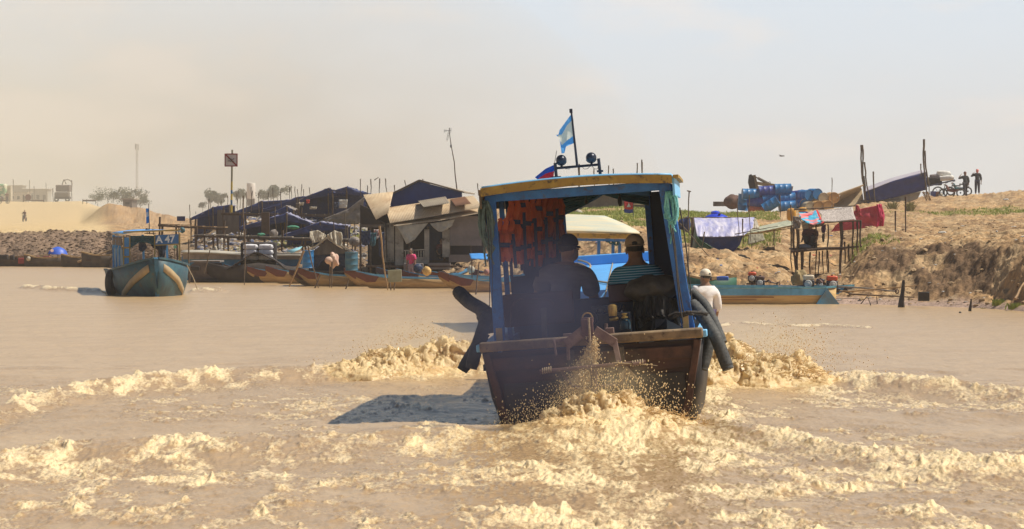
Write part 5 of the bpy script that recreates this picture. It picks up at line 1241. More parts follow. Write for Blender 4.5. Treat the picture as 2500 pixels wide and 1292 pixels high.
MB().beam((0,3.30,.98),(0,3.0,-.05),.09,.10,up=(1,0,0)).build('stem_post', M_tblue, ab)
MB().add([(-.9,1.2,.70),(.9,1.2,.70),(.34,2.8,.88),(-.34,2.8,.88)],[(0,1,2,3)]).build('bow_deck', M_bowg, ab, solid=.03)
a_, b_ = LA(336,655,2.3), LA(420,650,2.3); MB().box(((a_.x+b_.x)/2,2.3,(a_.z+b_.z)/2+.02),(abs(a_.x-b_.x),.06,.13)).build('bow_board', M_tblue, ab, bevel=.01)
MB().box(((a_.x+b_.x)/2,2.34,(a_.z+b_.z)/2+.02),(abs(a_.x-b_.x)*.86,.02,.045)).build('yellow_line', M_ay, ab)
yc = .6
def AP(px,py): return LA(px,py,yc)
def fbox(nm, x0_, y0_, x1_, y1_, m_, t=.04, dy=0):
    xm, ym = (x0_+x1_)/2, (y0_+y1_)/2; w_ = abs(AP(x0_,ym).x-AP(x1_,ym).x); h_ = abs(AP(xm,y0_).z-AP(xm,y1_).z); c_ = AP(xm,ym); tl = 0 if nm == 'name_board' else -2.5; return MB().box((c_.x,yc+dy,c_.z),(w_,t,h_),Euler((0,R(tl),0)) if h_ > w_ else None).build(nm, m_, ab)
fbox('name_board',378,573,438,596,mat('board_blue',(.04,.20,.50),.5,(.03,.15,.38),4,1),.04,.03)
for i,(a_,b_) in enumerate(((580,603),(607,625),(629,648),(652,668))): fbox('side_panel',302,a_,316,b_,M_ab)
for x0_,y0_,x1_,y1_ in ((300,575,303,668),(315,575,318,655),(300,603,318,606),(300,625,318,629),(300,648,318,652),(376,573,379,640),(436,570,440,655),(376,596,440,599),(418,638,440,641),(318,650,340,653)): fbox('yellow_trim',x0_,y0_,x1_,y1_,M_ay,.05,.045)
fbox('side_panel',420,641,438,656,M_ab)
cr = MB(); aL, aR = AP(276,583), AP(441,568)
rfA = MB().grid(10,8,lambda u,v: Vector((AP(300,570).x+(AP(441,570).x-AP(300,570).x)*u, .75-6.2*v, AP(300,575).z+(AP(441,569).z-AP(300,575).z)*u+.05+.05*math.sin(math.pi*u)))); rfA.build('roof', M_ab, ab, solid=.03)
MB().beam(AP(300,571)+Vector((0,.18,.045)),AP(441,566)+Vector((0,.18,.045)),.03,.04).build('roof_edge', M_ay, ab)
for x_ in (302,377,438):
    t_ = AP(x_,575); MB().beam((t_.x,-5.2,t_.z),(t_.x,-5.2,.6),.06,.06).build('post', M_ab, ab)
xs = AP(301,600).x
for yy in (-1.2,-3,-4.8): MB().beam((xs,yy,AP(300,578).z),(xs+.03,yy,.65),.06,.06).build('post', M_ab, ab)
MB().box((xs,-2.4,.95),(.03,5.2,.55)).build('side_wall', M_tblue, ab)
cloth_mb([[Vector((xs+.02,.4-5.4*u,AP(300,578).z-.02)) for u in (0,.5,1)],[Vector((xs+.03,.4-5.4*u,AP(300,600).z)) for u in (0,.5,1)]],24,6,.03,(10,2),4,(1,0,0)).build('side_curtain', M_greyw, ab, solid=.01)
cloth_mb([[AP(x,576)+Vector((0,-.1,0)) for x in (318,340,360,377)],[AP(x,y_)+Vector((0,-.1,0)) for x,y_ in ((319,606),(340,592),(358,592),(377,600))]],24,10,.05,(8,5),7).build('front_cloth', M_tealt, ab, solid=.01)
cloth_mb([[AP(x,y_)+Vector((0,-.3,0)) for x,y_ in ((342,585),(348,582),(354,585))],[AP(x,y_)+Vector((0,-.3,0)) for x,y_ in ((340,606),(348,606),(360,606))],[AP(x,y_)+Vector((0,-.3,0)) for x,y_ in ((343,613),(349,615),(354,612))]],16,10,.05,(5,5),8).build('hanging_garment', M_navy, ab, solid=.02)
cloth_mb([[AP(x,598)+Vector((0,-2.2,0)) for x in (380,395,408,420)],[AP(x,y_)+Vector((0,-2.2,0)) for x,y_ in ((384,606),(399,612),(404,636),(412,636))]],16,10,.05,(5,5),9).build('inner_curtain', M_navy, ab, solid=.02)
def text_mesh(name, body, size, M_, mtl, parent, th=.004):
    c = bpy.data.curves.new(name,'FONT'); c.body = body; c.size = size; c.extrude = th; c.align_x = 'CENTER'; c.align_y = 'CENTER'; c.offset = size*.03; o = bpy.data.objects.new(name,c); COL.objects.link(o)
    bpy.context.view_layer.update(); me = bpy.data.meshes.new_from_object(o.evaluated_get(bpy.context.evaluated_depsgraph_get())); bpy.data.objects.remove(o); o = bpy.data.objects.new(name,me); COL.objects.link(o)
    me.materials.clear(); me.materials.append(mtl); o.parent = parent; o.matrix_local = M_; return o
q = AP(403,585); text_mesh('boat_number','A 47',.25,Matrix.Translation((q.x,yc+.09,q.z))@Matrix.Rotation(R(180),4,'Z')@Matrix.Rotation(R(90),4,'X'),mat('bright_white_paint',(.85,.85,.83),.6,(.8,.8,.78),4,1),ab)
q = AP(427,603); MB().lathe([(.045,0),(.045,.012)],Matrix.Translation((q.x,yc+.05,q.z))@Matrix.Rotation(R(-90),4,'X'),14).build('green_sticker', mat('green_sticker',(.05,.42,.18),.5,(.3,.55,.4),30,1), ab)
for x_,y_ in ((359,558),(374,560)):
    q = LA(x_,y_+3,-.5); sl_ = MB().ball(q,(.045,.05,.045)).build('searchlight', M_dkmet, ab); MB().tube([q,q-Vector((0,0,.12))],.01).build('bracket', M_dkmet, sl_)
q0_, q1_ = LA(365,572,-.5), LA(363,498,-.5); MB().tube([q0_,q1_],[.015,.008]).build('flagpole', M_wood2, ab)
MB().beam(LA(352,570,-.5),LA(380,571,-.5),.02,.02).build('lamp_rack', M_dkmet, ab)
flag('boat_flag', [[MA@LA(x,509,-.5) for x in (363.5,359,356)],[MA@LA(x,y_,-.5) for x,y_ in ((364,520),(358,522),(357,524))],[MA@LA(x,y_,-.5) for x,y_ in ((364.5,543),(360,546),(357,546))]],
     [(0,(.06,.25,.5)),(.35,(.5,.5,.5)),(.66,(.04,.2,.42))], 'limp blue flag on the roof of the A 47 boat', wr=.02, seed=9)
tyr = MB().torus((0,0,0),.26,.10,Matrix.Rotation(R(80),3,'Z'),28,10); pq = P(272,690,99.6); tyr.v = [tuple(Vector(v)+pq) for v in tyr.v]
one('tyre', tyr, M_black, 'old tyre hung as a fender on the left of the A 47 boat', 'tyre')
MB().tube([(-.85,1.9,.75),(-1.0,2.0,.4),(-1.08,2.1,.12)],.014,6).build('bow_rope', M_rope, ab)
# boat ahead, seen through the doorway
MH = Matrix.Translation((PM(1470,66),66,0))@Matrix.Rotation(R(4),4,'Z')@Matrix.Rotation(R(1),4,'Y'); MHi = MH.inverted()
def LH(px, py, yl):
    o = MHi@Vector((0,0,CH)); q = MHi@P(px,py,10); dd_ = q-o; t = (yl-o.y)/dd_.y; return o+dd_*t
hbt = thing('passenger_boat', 'blue boat with cream roof ahead, seen through the cabin doorway', 'boat', M=MH)
hull([(-.2,.95,.6,.8,-.1),(3,1.0,.55,.8,-.12),(6,.8,.7,.5,-.1),(8,.2,1.1,.05,.2)]).build('hull', M_tblue, hbt, solid=.05)
MB().box((0,-.15,.28),(1.7,.05,.62)).build('transom', M_red, hbt)
e0_, e1_ = LH(1285,572,0), LH(1562,570,0)
yz = (e0_.z+e1_.z)/2
MB().grid(8,8,lambda u,v: Vector((e0_.x+(e1_.x-e0_.x)*(u-(0 if u < .5 else .0)), 6.5*v, yz+.02+.02*math.sin(math.pi*u)+.30*(v**.8)*(1-.0*u)))).build('roof', mat('cream_roof_paint',(.66,.56,.36),.6,(.45,.50,.44),1.2,1,dirt=((.45,.16,.08),1.6,.66)), hbt, solid=.04)
MB().beam((e0_.x,-.03,yz-.03),(e1_.x,-.03,yz-.03),.04,.085).build('fascia', M_yel, hbt); MB().beam((e0_.x+.05,-.0,yz-.10),(e1_.x-.04,-.0,yz-.10),.05,.045).build('roof_beam', M_blue, hbt)
for px_,w_ in ((1462,.10),(1497,.07),(1513,.06),(1300,.08)):
    a_ = LH(px_,578,.1); MB().beam((a_.x,.1,yz-.1),(a_.x,.1,.5),w_,.05).build('post', M_blue, hbt)
for k,(px_,py_) in enumerate(((1492,590),(1505,594),(1484,586),(1520,590))):
    a_ = LH(px_,py_,.0); cb = MB()
    for j in range(3): cb.torus(a_+Vector((0,.02*j,0)),.035,.012,Matrix.Rotation(.4*j,3,'Z'),14,5)
    cb.build('rope_hank', M_tealt if k != 3 else M_wcap, hbt)
MB().box((0,.1,.55),(1.7,.05,.3)).build('back_board', M_blue, hbt)
# dusty smoke over the far left bank
def dust(name, c, r, dens, col, label):
    mb = MB().ball((0,0,0), r, 40, 24); m_ = bpy.data.materials.new(name+'_air'); m_.use_nodes = True; n = m_.node_tree.nodes; n.remove(n['Principled BSDF'])
    v = n.new('ShaderNodeVolumePrincipled'); v.inputs['Color'].default_value = (*col,1); v.inputs['Density'].default_value = dens
    m_.node_tree.links.new(v.outputs[0], n['Material Output'].inputs['Volume']); o = mb.build(name, m_, None); o.location = c; return tag(o, label, 'smoke', kind='stuff')
dust('dust_cloud', (-125,640,4), (150,400,60), .0009, (.88,.82,.68), 'yellow dust and smoke hanging over the far left bank')
# ================================================================== village on the left-hand bank
def tin_mat(name, a, b_, c_):
    return mat(name, a, .6, b_, 2.2, 1, dirt=(c_,3.2,.58), stretch=(1,1,.4), bump=.004, bsc=10)
M_tin = tin_mat('rusty_tin', (.66,.53,.36), (.50,.36,.22), (.24,.11,.055)); M_tin2 = tin_mat('grey_tin', (.38,.33,.25), (.26,.21,.16), (.16,.09,.06))
M_bt = mat('blue_tarpaulin', (.014,.032,.15), .5, (.010,.02,.085), 2.5, 1, bump=.03, bsc=5, trans=.05, dirt=((.12,.11,.13),1.4,.56)); M_bt2 = mat('faded_tarpaulin', (.36,.34,.40), .6, (.13,.14,.27), 3, 1, bump=.02, bsc=6)
M_gt = mat('grey_brown_sheet', (.28,.24,.21), .8, (.15,.13,.12), 3, 1, bump=.015, bsc=8); M_wc = mat('pale_cloth', (.62,.56,.44), .85, (.40,.35,.28), 3, 1, bump=.015, bsc=8, trans=.15)
M_cw = mat('dirty_cream_wall', (.52,.46,.36), .85, (.26,.23,.19), 3, 1, dirt=((.10,.08,.06),2.5,.52)); M_gw = mat('mauve_grey_sheet_wall', (.25,.21,.19), .85, (.17,.145,.135), 2, 1, bump=.02, bsc=6)
def corr(name, a, b_, c, d_, m_, parent_T, n=26, amp=.018, th=.008):
    """corrugated sheet: a,b along the top edge, d_,c along the bottom"""
    a, b_, c, d_ = map(Vector, (a,b_,c,d_)); nn = (b_-a).cross(d_-a).normalized()
    if nn.z < 0: nn = -nn
    k = n*4; mb = MB().grid(k, 1, lambda u,v: (a.lerp(b_,u)).lerp(d_.lerp(c,u), v)+nn*amp*math.sin(u*n*2*math.pi))
    return parent_T.part(name, mb, m_, smooth=60, solid=th)
dH = 117
t = T('stilt_house', 'house with rusty corrugated roofs and dark blue gable beside the big boat', 'house', G(1040,dH))
z0w = -.1
def Q(px,py,dd=0): return P(px,py,dH+dd)
fl = Q(1040,668); 
t.part('gable_wall', MB().add([Q(955,506,1.3),Q(948,478,1.3),Q(1024,443,1.3),Q(1128,470,1.3),Q(1128,506,1.3)],[(0,1,2,3,4)]), mat('gable_blue',(.018,.055,.24),.6,(.012,.035,.16),3,1,dirt=((.06,.05,.07),1.6,.6)), solid=.03, smooth=0)
# main roof planes running back
rdg0, rdg1 = Q(1024,440,1.1), Q(1050,447,4.4); eL0, eL1 = Q(918,492,1.1), Q(940,492,4.4); eR0, eR1 = Q(1133,470,1.1), Q(1160,474,4.4)
corr('roof', rdg0, rdg1, eL1, eL0, M_tin2, t, 14); corr('roof', rdg1, rdg0, eR0, eR1, M_tin2, t, 14)
t.part('barge_board', MB().beam(rdg0, eL0, .06,.05), M_greyw); t.part('barge_board', MB().beam(rdg0, eR0, .05,.04), M_greyw)
corr('porch_roof', Q(887,476,.8), Q(960,468,.5), Q(948,520,-.5), Q(918,536,-.5), M_tin, t, 20, .010)
for i,(a,b_,c,d_,mm) in enumerate((((941,508),(1050,492),(1066,527),(952,545),M_tin),((1046,493),(1156,478),(1178,506),(1064,527),M_tin),((950,540),(1068,524),(1078,538),(962,552),M_tin),((1066,524),(1172,503),(1180,519),(1076,538),M_tin),((1020,491),(1088,480),(1098,496),(1034,506),M_tin2),((1100,487),(1135,480),(1150,497),(1112,503),mat('rust_red_tin',(.30,.15,.08),.7,(.2,.09,.05),5,1)))):
    k = .05*i
    corr('lean_to_sheet', Q(*a,.9-k*.3), Q(*b_,.9-k*.3), Q(*c,-.15-k), Q(*d_,-.15-k), mm, t, 30 if i < 4 else 14, .008)
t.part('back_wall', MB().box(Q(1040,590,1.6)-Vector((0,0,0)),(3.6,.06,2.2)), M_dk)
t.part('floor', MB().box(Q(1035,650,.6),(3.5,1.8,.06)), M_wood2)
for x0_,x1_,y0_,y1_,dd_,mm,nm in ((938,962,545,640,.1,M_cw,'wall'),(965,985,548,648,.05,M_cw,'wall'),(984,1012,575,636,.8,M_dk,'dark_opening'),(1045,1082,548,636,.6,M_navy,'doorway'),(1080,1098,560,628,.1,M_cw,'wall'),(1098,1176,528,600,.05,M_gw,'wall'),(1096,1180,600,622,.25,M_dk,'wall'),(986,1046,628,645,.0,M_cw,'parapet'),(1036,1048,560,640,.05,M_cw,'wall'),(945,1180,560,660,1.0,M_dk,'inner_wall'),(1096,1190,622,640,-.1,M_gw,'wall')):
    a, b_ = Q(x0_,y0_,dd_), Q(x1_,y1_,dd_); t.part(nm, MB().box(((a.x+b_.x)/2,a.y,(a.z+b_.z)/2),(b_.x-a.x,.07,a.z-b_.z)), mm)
rl_ = MB(); 
for k in range(9): rl_.beam(Q(990+6.3*k,612,-.05),Q(990+6.3*k,630,-.05),.025,.03)
rl_.beam(Q(986,612,-.06),Q(1044,609,-.06),.03,.03); t.part('railing', rl_, M_cw)
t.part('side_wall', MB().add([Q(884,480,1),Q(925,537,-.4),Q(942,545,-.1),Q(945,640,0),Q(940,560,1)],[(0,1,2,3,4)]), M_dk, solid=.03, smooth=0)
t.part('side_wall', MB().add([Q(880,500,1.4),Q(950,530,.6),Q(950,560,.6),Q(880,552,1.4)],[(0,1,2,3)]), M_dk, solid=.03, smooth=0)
t.part('porch_beam', MB().beam(Q(878,552,0),Q(950,552,0),.05,.09), M_greyw)
for x_,y1_ in ((880,640),(905,648),(950,690),(1000,668),(1045,668),(1098,668),(1150,665),(1185,660)): 
    a = Q(x_,553,.2); t.part('stilt', MB().tube([a,(a.x,a.y,gz(x_,dH+.2)-.1)],.035,7), M_wood)
t.part('porch_roof_fringe', cloth_mb([[Q(965,549,-.2),Q(1005,548,-.2),Q(1045,545,-.2)],[Q(978,568,-.2),Q(1005,572,-.2),Q(1030,563,-.2)],[Q(992,596,-.2),Q(998,594,-.2),Q(1012,585,-.2)]],24,14,.04,(6,4),3), M_wc, solid=.01, label='cream cloth slung under the lean-to roof')
t.part('porch_curtain', cloth_mb([[Q(1050,546,-.2),Q(1080,541,-.2),Q(1110,536,-.2)],[Q(1058,556,-.2),Q(1080,560,-.2),Q(1104,551,-.2)],[Q(1070,565,-.2),Q(1078,566,-.2),Q(1092,560,-.2)]],24,14,.04,(6,4),4), M_wc, solid=.01)
t.part('steps', MB().box(Q(1010,655,-.3),(.6,.5,.3)).box(Q(1072,650,-.1),(.7,.4,.2)), M_gw, bevel=.02)
person('child in a pink top standing by the steps of the rusty roofed house', (PM(1006,114.5),114.5,gz(1006,114.5)+.02), R(150), .62, 'stand', mat('pink_top',(.72,.05,.18),.8,(.55,.04,.14),8,1), mat('pale_shorts',(.35,.25,.28),.9,(.3,.2,.2),8,1))
hm = P(1076,628,117.4); person('seated person in dull red just inside the navy doorway', (hm.x,117.4,hm.z-.05), R(200), .62, 'crouch', mat('dull_red_cloth',(.16,.045,.04),.9,(.1,.03,.03),8,1), M_dpants)
# clothes hanging on the porch
def hang(label, px0, px1, py0, py1, d, m_, seed, cat='garment', group=None):
    mid = (px0+px1)/2; return one('hanging_cloth', cloth_mb([[P(px0,py0,d),P(mid,py0+1,d),P(px1,py0,d)],[P(px0-1,(py0+py1)/2,d),P(mid,(py0+py1)/2,d),P(px1,(py0+py1)/2,d)],[P(px0+(px1-px0)*.1,py1-2,d),P(mid,py1,d),P(px1-(px1-px0)*.15,py1-3,d)]],14,12,.05,(6,5),seed), m_, label, cat, group, solid=.015)
hang('large navy garment hanging under the porch of the rusty roofed house', 882,905,563,600,115.8,M_navy,1)
hang('dark green garment next to the navy one under the porch', 903,918,568,602,115.9,M_tealt,2)
hang('red and white shirt drying under the porch edge', 913,926,560,585,116,mat('red_white_cloth',(.3,.09,.07),.8,(.4,.35,.33),4,1,ramp=(.49,.52)),3)
hang('dark blue trousers drying beside the porch pole', 925,938,566,630,116.1,M_navy,4)
# mooring poles and boards in front of the house
def pole(label, px0, py0, px1, py1, d, r=.02, d1=None, m_=None, group=None, seed=0, wob=.02):
    return one('pole', stick_mb(P(px0,py0,d), P(px1,py1,d1 or d), r, seed or int(px0*7+py1), wob=wob), m_ or M_wood, label, 'pole', group)
pole('long pole leaning from the porch roof down to the pale board',926,552,948,718,106.5,.030,m_=M_plank)
pole('thin right leg under the pale board',964,690,960,722,106,.022); pole('thin left leg under the pale board',952,690,956,722,106,.02)
bd = MB().box(P(964,674,106.2),(.38,.03,.34),Euler((0,R(-3),0))); one('signboard', bd, mat('pale_green_board',(.34,.35,.24),.8,(.24,.24,.17),6,1), 'pale green grey square board on sticks in front of the house', 'board', bevel=.01)
# floating hut with blankets
dF = 112.6
t = T('floating_hut', 'small A roofed hut with blankets on its ridge between two blue drums', 'hut', P(800,690,dF))
def Fq(px,py,dd=0): return P(px,py,dF+dd)
t.part('roof', MB().add([Fq(797,583,0),Fq(797,583,2.2),Fq(738,628,2.2),Fq(738,628,0)],[(0,1,2,3)]), M_gt, solid=.04, smooth=0); t.part('roof', MB().add([Fq(800,583,0),Fq(800,583,2.2),Fq(868,620,2.2),Fq(868,620,0)],[(3,2,1,0)]), M_gt, solid=.04, smooth=0)
t.part('rafter', MB().beam(Fq(798,580,-.05),Fq(732,632,-.05),.04,.045), M_wc); t.part('rafter', MB().beam(Fq(799,580,-.05),Fq(872,622,-.05),.04,.045), M_wc)
t.part('gable', MB().add([Fq(798,588,.1),Fq(750,624,.1),Fq(856,618,.1)],[(0,1,2)]), M_greyw, solid=.02, smooth=0)
t.part('back_wall', MB().box(Fq(803,645,1.6),(1.2,.04,.7)), M_navy); t.part('deck', MB().box(Fq(803,664,.9),(1.6,2.0,.05)), M_wood2)
t.part('curtain', cloth_mb([[Fq(765,618,.2),Fq(800,616,.2),Fq(842,616,.2)],[Fq(768,660,.2),Fq(795,630,.2),Fq(842,655,.2)]],20,10,.06,(9,4),6), M_navy, solid=.01)
for x_ in (757,846): t.part('post', MB().beam(Fq(x_,620,.1),Fq(x_,668,.1),.03,.03), M_wood)
hb_ = one('blanket', cloth_mb([[Fq(756,566,-.1),Fq(776,562,-.1),Fq(796,574,-.1)],[Fq(757,580,-.15),Fq(776,580,-.15),Fq(792,583,-.1)],[Fq(764,594,-.15),Fq(778,590,-.15),Fq(788,588,-.1)]],24,14,.09,(9,2),11), M_wc, 'cream blanket draped over the left side of the small hut ridge', 'blanket', solid=.03)
one('blanket', cloth_mb([[Fq(798,574,-.1),Fq(816,563,-.1),Fq(834,568,-.1)],[Fq(800,583,-.1),Fq(818,582,-.15),Fq(836,584,-.1)],[Fq(808,589,-.1),Fq(820,598,-.15),Fq(833,602,-.1)]],24,14,.09,(9,2),12), M_wc, 'cream blanket draped over the right side of the small hut ridge', 'blanket', solid=.03)
def drum_mb(L_=.88, r=.29):
    pr = [(.001,0),(r*.94,0),(r*.94,.012),(r,.0),(r,.02),(r*.985,.03),(r*.985,L_*.3),(r*1.02,L_*.32),(r*.985,L_*.34),(r*.985,L_*.63),(r*1.02,L_*.65),(r*.985,L_*.67),(r*.985,L_-.03),(r,L_-.02),(r,L_),(r*.94,L_-.012),(r*.94,L_-.012),(.001,L_-.012)]
    return pr
M_drum = mat('blue_drum_plastic',(.012,.17,.42),.42,(.01,.12,.32),3,1,dirt=((.04,.10,.22),4,.62)); M_drumn = mat('navy_drum_plastic',(.02,.06,.30),.45,(.03,.035,.2),3,1,dirt=((.12,.10,.2),4,.6))
M_drumt = mat('faded_teal_drum',(.04,.15,.22),.55,(.03,.10,.15),3,1)
def drum(label, c, axis, m_, L_=.88, r=.29, group=None, bungs=False):
    q = Vector(axis).normalized().to_track_quat('Z','Y'); M_ = Matrix.Translation(c)@q.to_matrix().to_4x4()@Matrix.Translation((0,0,-L_/2))
    g_ = thing('drum', label, 'drum', group=group, M=M_)
    MB().lathe(drum_mb(L_, r), None, 26).build('barrel', m_, g_, smooth=50)
    for z_ in (.0,L_-.02): MB().torus((0,0,z_+.01),r-.005,.014,Matrix.Rotation(R(90),3,'X'),26,6).build('rim', m_ if not bungs else bungs, g_)
    MB().lathe([(.03,0),(.03,.02),(.001,.02)],Matrix.Translation((r*.6,0,L_-.012)),10).build('bung', M_whp, g_)
    return g_
drum('deep blue drum standing at the left side of the small floating hut', P(752,633,112.2), (0,0,1), M_drum, .52, .17); drum('faded teal drum standing at the right side of the small floating hut', P(858,638,112.0), (0,0,1), M_drumt, .54, .19)
one('sheet', MB().add([P(698,613,113.5),P(738,602,113.5),P(732,609,112.9),P(712,618,112.9)],[(0,1,2,3)]), mat('pale_blue_sheet',(.25,.52,.58),.5,(.2,.42,.5),5,1), 'pale blue plastic sheet jutting left of the small floating hut', 'sheet', solid=.015)
bg_ = MB().ball(P(815,635,110.6),(.16,.12,.22),18,12,fn=lambda q: 1+.18*math.sin(q.x*5+q.z*4)).ball(P(803,636,110.5),(.12,.09,.11),12,8)
one('cloth_bundle', bg_, mat('dusty_pink_cloth',(.48,.26,.21),.85,(.6,.45,.35),4,1,bump=.02,bsc=9), 'dusty pink bundle tied on top of two sticks by the small hut', 'bundle')
pole('left stick carrying the dusty pink bundle',805,640,805,708,110.6,.022); pole('right stick carrying the dusty pink bundle',811,640,809,708,110.4,.022)
for i,(a,b_,c,d_,dd_,lb) in enumerate(((742,612,706,700,110,'thick bamboo pole leaning left in front of the small hut'),(752,600,778,706,109.5,'thin pole leaning right in front of the small hut'),(768,706,782,672,109.5,'short stick crossing the thin leaning pole'),(842,712,852,680,108,'short stick in the water below the teal drum'),(594,478,597,696,112,'tall straight pole standing in the water by the sack pile'),(461,585,463,692,108,'thin upright pole just right of the A 47 boat'),(498,668,514,606,113,'slanting branch stuck beside the dark moored hull'),(1160,730,1170,640,100,'bent stick in the water close to the big boat'))):
    pole(lb,a,b_,c,d_,dd_,.024 if i else .035,m_=M_plank if i == 0 else M_wood)
# long roofed boat and dark hull behind the A 47 boat
t = T('moored_boat', 'long moored boat with blue side and pale flat roof behind the poles', 'boat', P(570,690,124))
a, b_ = P(444,640,124), P(745,660,124); 
t.part('hull', MB().box(((a.x+b_.x)/2,124.6,.35),(b_.x-a.x,1.6,1.0)), M_tblue, bevel=.12)
t.part('roof', MB().grid(14,6,lambda u,v: Vector((a.x+(b_.x-a.x)*u, 123.6+2.4*v, .90+.05*math.sin(math.pi*v)-.12*u+.02*math.sin(u*8)))), mat('pale_canvas_roof',(.46,.42,.34),.8,(.30,.27,.23),2,1), solid=.05)
t.part('side_boards', MB().box(((a.x+b_.x)/2,123.75,.78),(b_.x-a.x-.1,.05,.20)), M_gt)
t = T('dark_barge', 'dark flat hull with two square hatches moored right of the A 47 boat', 'boat', P(505,684,119.5))
t.part('hull', MB().add([P(456,655,119.5),P(476,640,119.5),P(540,642,119.5),P(552,660,119.5),P(548,688,119.5),P(460,688,119.5)]+[P(456,655,121.5),P(476,640,121.5),P(540,642,121.5),P(552,660,121.5),P(548,688,121.5),P(460,688,121.5)],[(0,1,2,3,4,5),(11,10,9,8,7,6)]+[(i,i+6,(i+1)%6+6,(i+1)%6) for i in range(6)]), mat('grey_brown_hull',(.12,.09,.075),.8,(.07,.05,.045),3,1), smooth=0)
t.part('roof', MB().box(P(505,638,120.4),(.95,1.8,.05)), M_gt)
for x_ in (477,526): t.part('hatch', MB().box(P(x_,655,119.46),(.26,.05,.14)), M_dk, bevel=.02)
t.part('waterline_skirt', MB().box(P(505,684,119.4),(1.1,.06,.10)), M_dk)
# sack pile on its dark boat
t = T('cargo_boat', 'dark loaded boat under the pile of white sacks', 'boat', P(625,688,119.5))
st = [(-1.6,.05,.62,.02,.35),(-1.0,.35,.50,.2,-.05),(0,.55,.62,.4,-.1),(1.0,.4,.50,.3,-.1),(1.9,.05,.40,.02,.05)]
hh = hull(st); m3 = Matrix.Rotation(R(-90),3,'Z'); hh.v = [tuple(m3@Vector(v)+Vector((PM(632,119.5),119.5,0))) for v in hh.v]
t.part('hull', hh, mat('black_brown_hull',(.03,.022,.022),.8,(.05,.04,.035),4,1), solid=.05)
t.part('tarp_cover', MB().grid(16,8,lambda u,v: P(556+150*u,0,119.2+1.2*v)*Vector((1,1,0)) if False else Vector((PM(556+150*u,119.2), 119.0+1.2*v, .40+.52*math.sin(math.pi*min(1,u*1.02))**1.3+.03*math.sin(u*17+v*5)))), M_dk, solid=.03)
t.part('cargo_frame', MB().box(P(632,628,120.3),(1.12,.5,.95)), M_dk, bevel=.08)
M_ws = mat('white_woven_sack',(.70,.69,.70),.8,(.52,.51,.55),5,1,bump=.015,bsc=14)
def sack(label, px, py, d, w, h, m_=None, group='white sacks piled on the cargo boat', rot=0):
    mb = MB().ball((0,0,0),(w/2,.22,h/2),20,12,Euler((0,rot,0)),fn=lambda q: (abs(q.x)**5+abs(q.z)**5+abs(q.y)**5)**(-1/5)*.90*(1+.04*math.sin(q.x*11+q.z*6)))
    o = mb.build('sack', m_ or M_ws, None); o.location = P(px,py,d); return tag(o, label, 'sack', group)
rows_ = (('top',603),('middle',616),('bottom',629)); 
for nm, py in rows_:
    sack('white sack, %s of the left column on the cargo boat'%nm, 612 if py < 620 else 613, py, 119.7, .50, .185); sack('white sack, %s of the right column on the cargo boat'%nm, 650-(.5 if py<620 else 1), py, 119.7, .50, .185)
# signs and mast ------------------------------------------------------------------
t = T('warning_sign', 'red framed square no anchoring sign on a yellow and blue striped post', 'sign', G(564,150,0))
dS = 150; g0 = G(564,dS)
def strip_mat():
    m_ = bpy.data.materials.new('striped_post'); m_.use_nodes = True; n = m_.node_tree.nodes; l = m_.node_tree.links; tc_ = n.new('ShaderNodeTexCoord'); sp_ = n.new('ShaderNodeSeparateXYZ'); l.new(tc_.outputs['Object'], sp_.inputs[0])
    r_ = n.new('ShaderNodeValToRGB'); r_.color_ramp.interpolation = 'CONSTANT'; mr_ = n.new('ShaderNodeMapRange'); mr_.inputs[1].default_value = 0; mr_.inputs[2].default_value = 2.4; l.new(sp_.outputs[2], mr_.inputs[0]); l.new(mr_.outputs[0], r_.inputs[0])
    cs = [(0,(.22,.17,.10)),(.28,(.42,.30,.05)),(.42,(.05,.12,.22)),(.50,(.45,.32,.05)),(.60,(.05,.14,.28)),(.66,(.42,.30,.06)),(.8,(.2,.18,.12))]
    e = r_.color_ramp.elements
    for i,(p_,c_) in enumerate(cs): q = e[i] if i < 2 else e.new(p_); q.position = p_; q.color = (*c_,1)
    l.new(r_.outputs[0], n['Principled BSDF'].inputs['Base Color']); n['Principled BSDF'].inputs['Roughness'].default_value = .8; return m_
tp_ = P(567,366,dS); t.part('post', MB().tube([g0-Vector((0,0,.3)),tp_],[.045,.035],8), strip_mat())
c_ = P(564.5,391,dS); sz = .47
pl = t.part('panel', MB().box(c_+Vector((0,-.06,0)),(sz,.02,sz)), mat('sign_white',(.62,.55,.52),.7,(.5,.44,.42),6,1))
frm = MB(); 
for dx_,dz_,w_,h_ in ((0,.5,1.08,.09),(0,-.5,1.08,.09),(.5,0,.09,.91),(-.5,0,.09,.91)): frm.box(c_+Vector((dx_*sz,-.075,dz_*sz)),(w_*sz,.02,h_*sz))
M_sr = mat('sign_red',(.30,.03,.04),.7,(.22,.03,.03),8,1)
o_ = t.part('frame', frm, M_sr, parent=t.o); t.part('slash', MB().beam(c_+Vector((-sz*.45,-.078,sz*.45)),c_+Vector((sz*.45,-.078,-sz*.45)),.012,.055), M_sr)
t.part('pictogram', MB().tube([c_+Vector((x*sz,-.09,z*sz)) for x,z in ((-.22,.10),(-.10,.16),(-.04,.02),(.06,.10),(.14,.02),(.24,.14))],.017,5).tube([c_+Vector((x*sz,-.09,z*sz)) for x,z in ((-.26,-.10),(-.14,-.04),(-.06,-.16),(.04,-.06),(.12,-.18),(.22,-.10))],.017,5).tube([c_+Vector((-.06*sz,-.09,.02*sz)),c_+Vector((.06*sz,-.09,-.10*sz))],.017,5), M_black)
dA = 119; t = T('tv_antenna', 'crooked mast with a small television aerial above the house roof', 'antenna', P(1116,470,dA)); bs_ = [P(x,y,dA) for x,y in ((1117,474),(1114,450),(1111,425),(1109,395),(1105,375),(1101,352),(1098,330),(1097,312))]
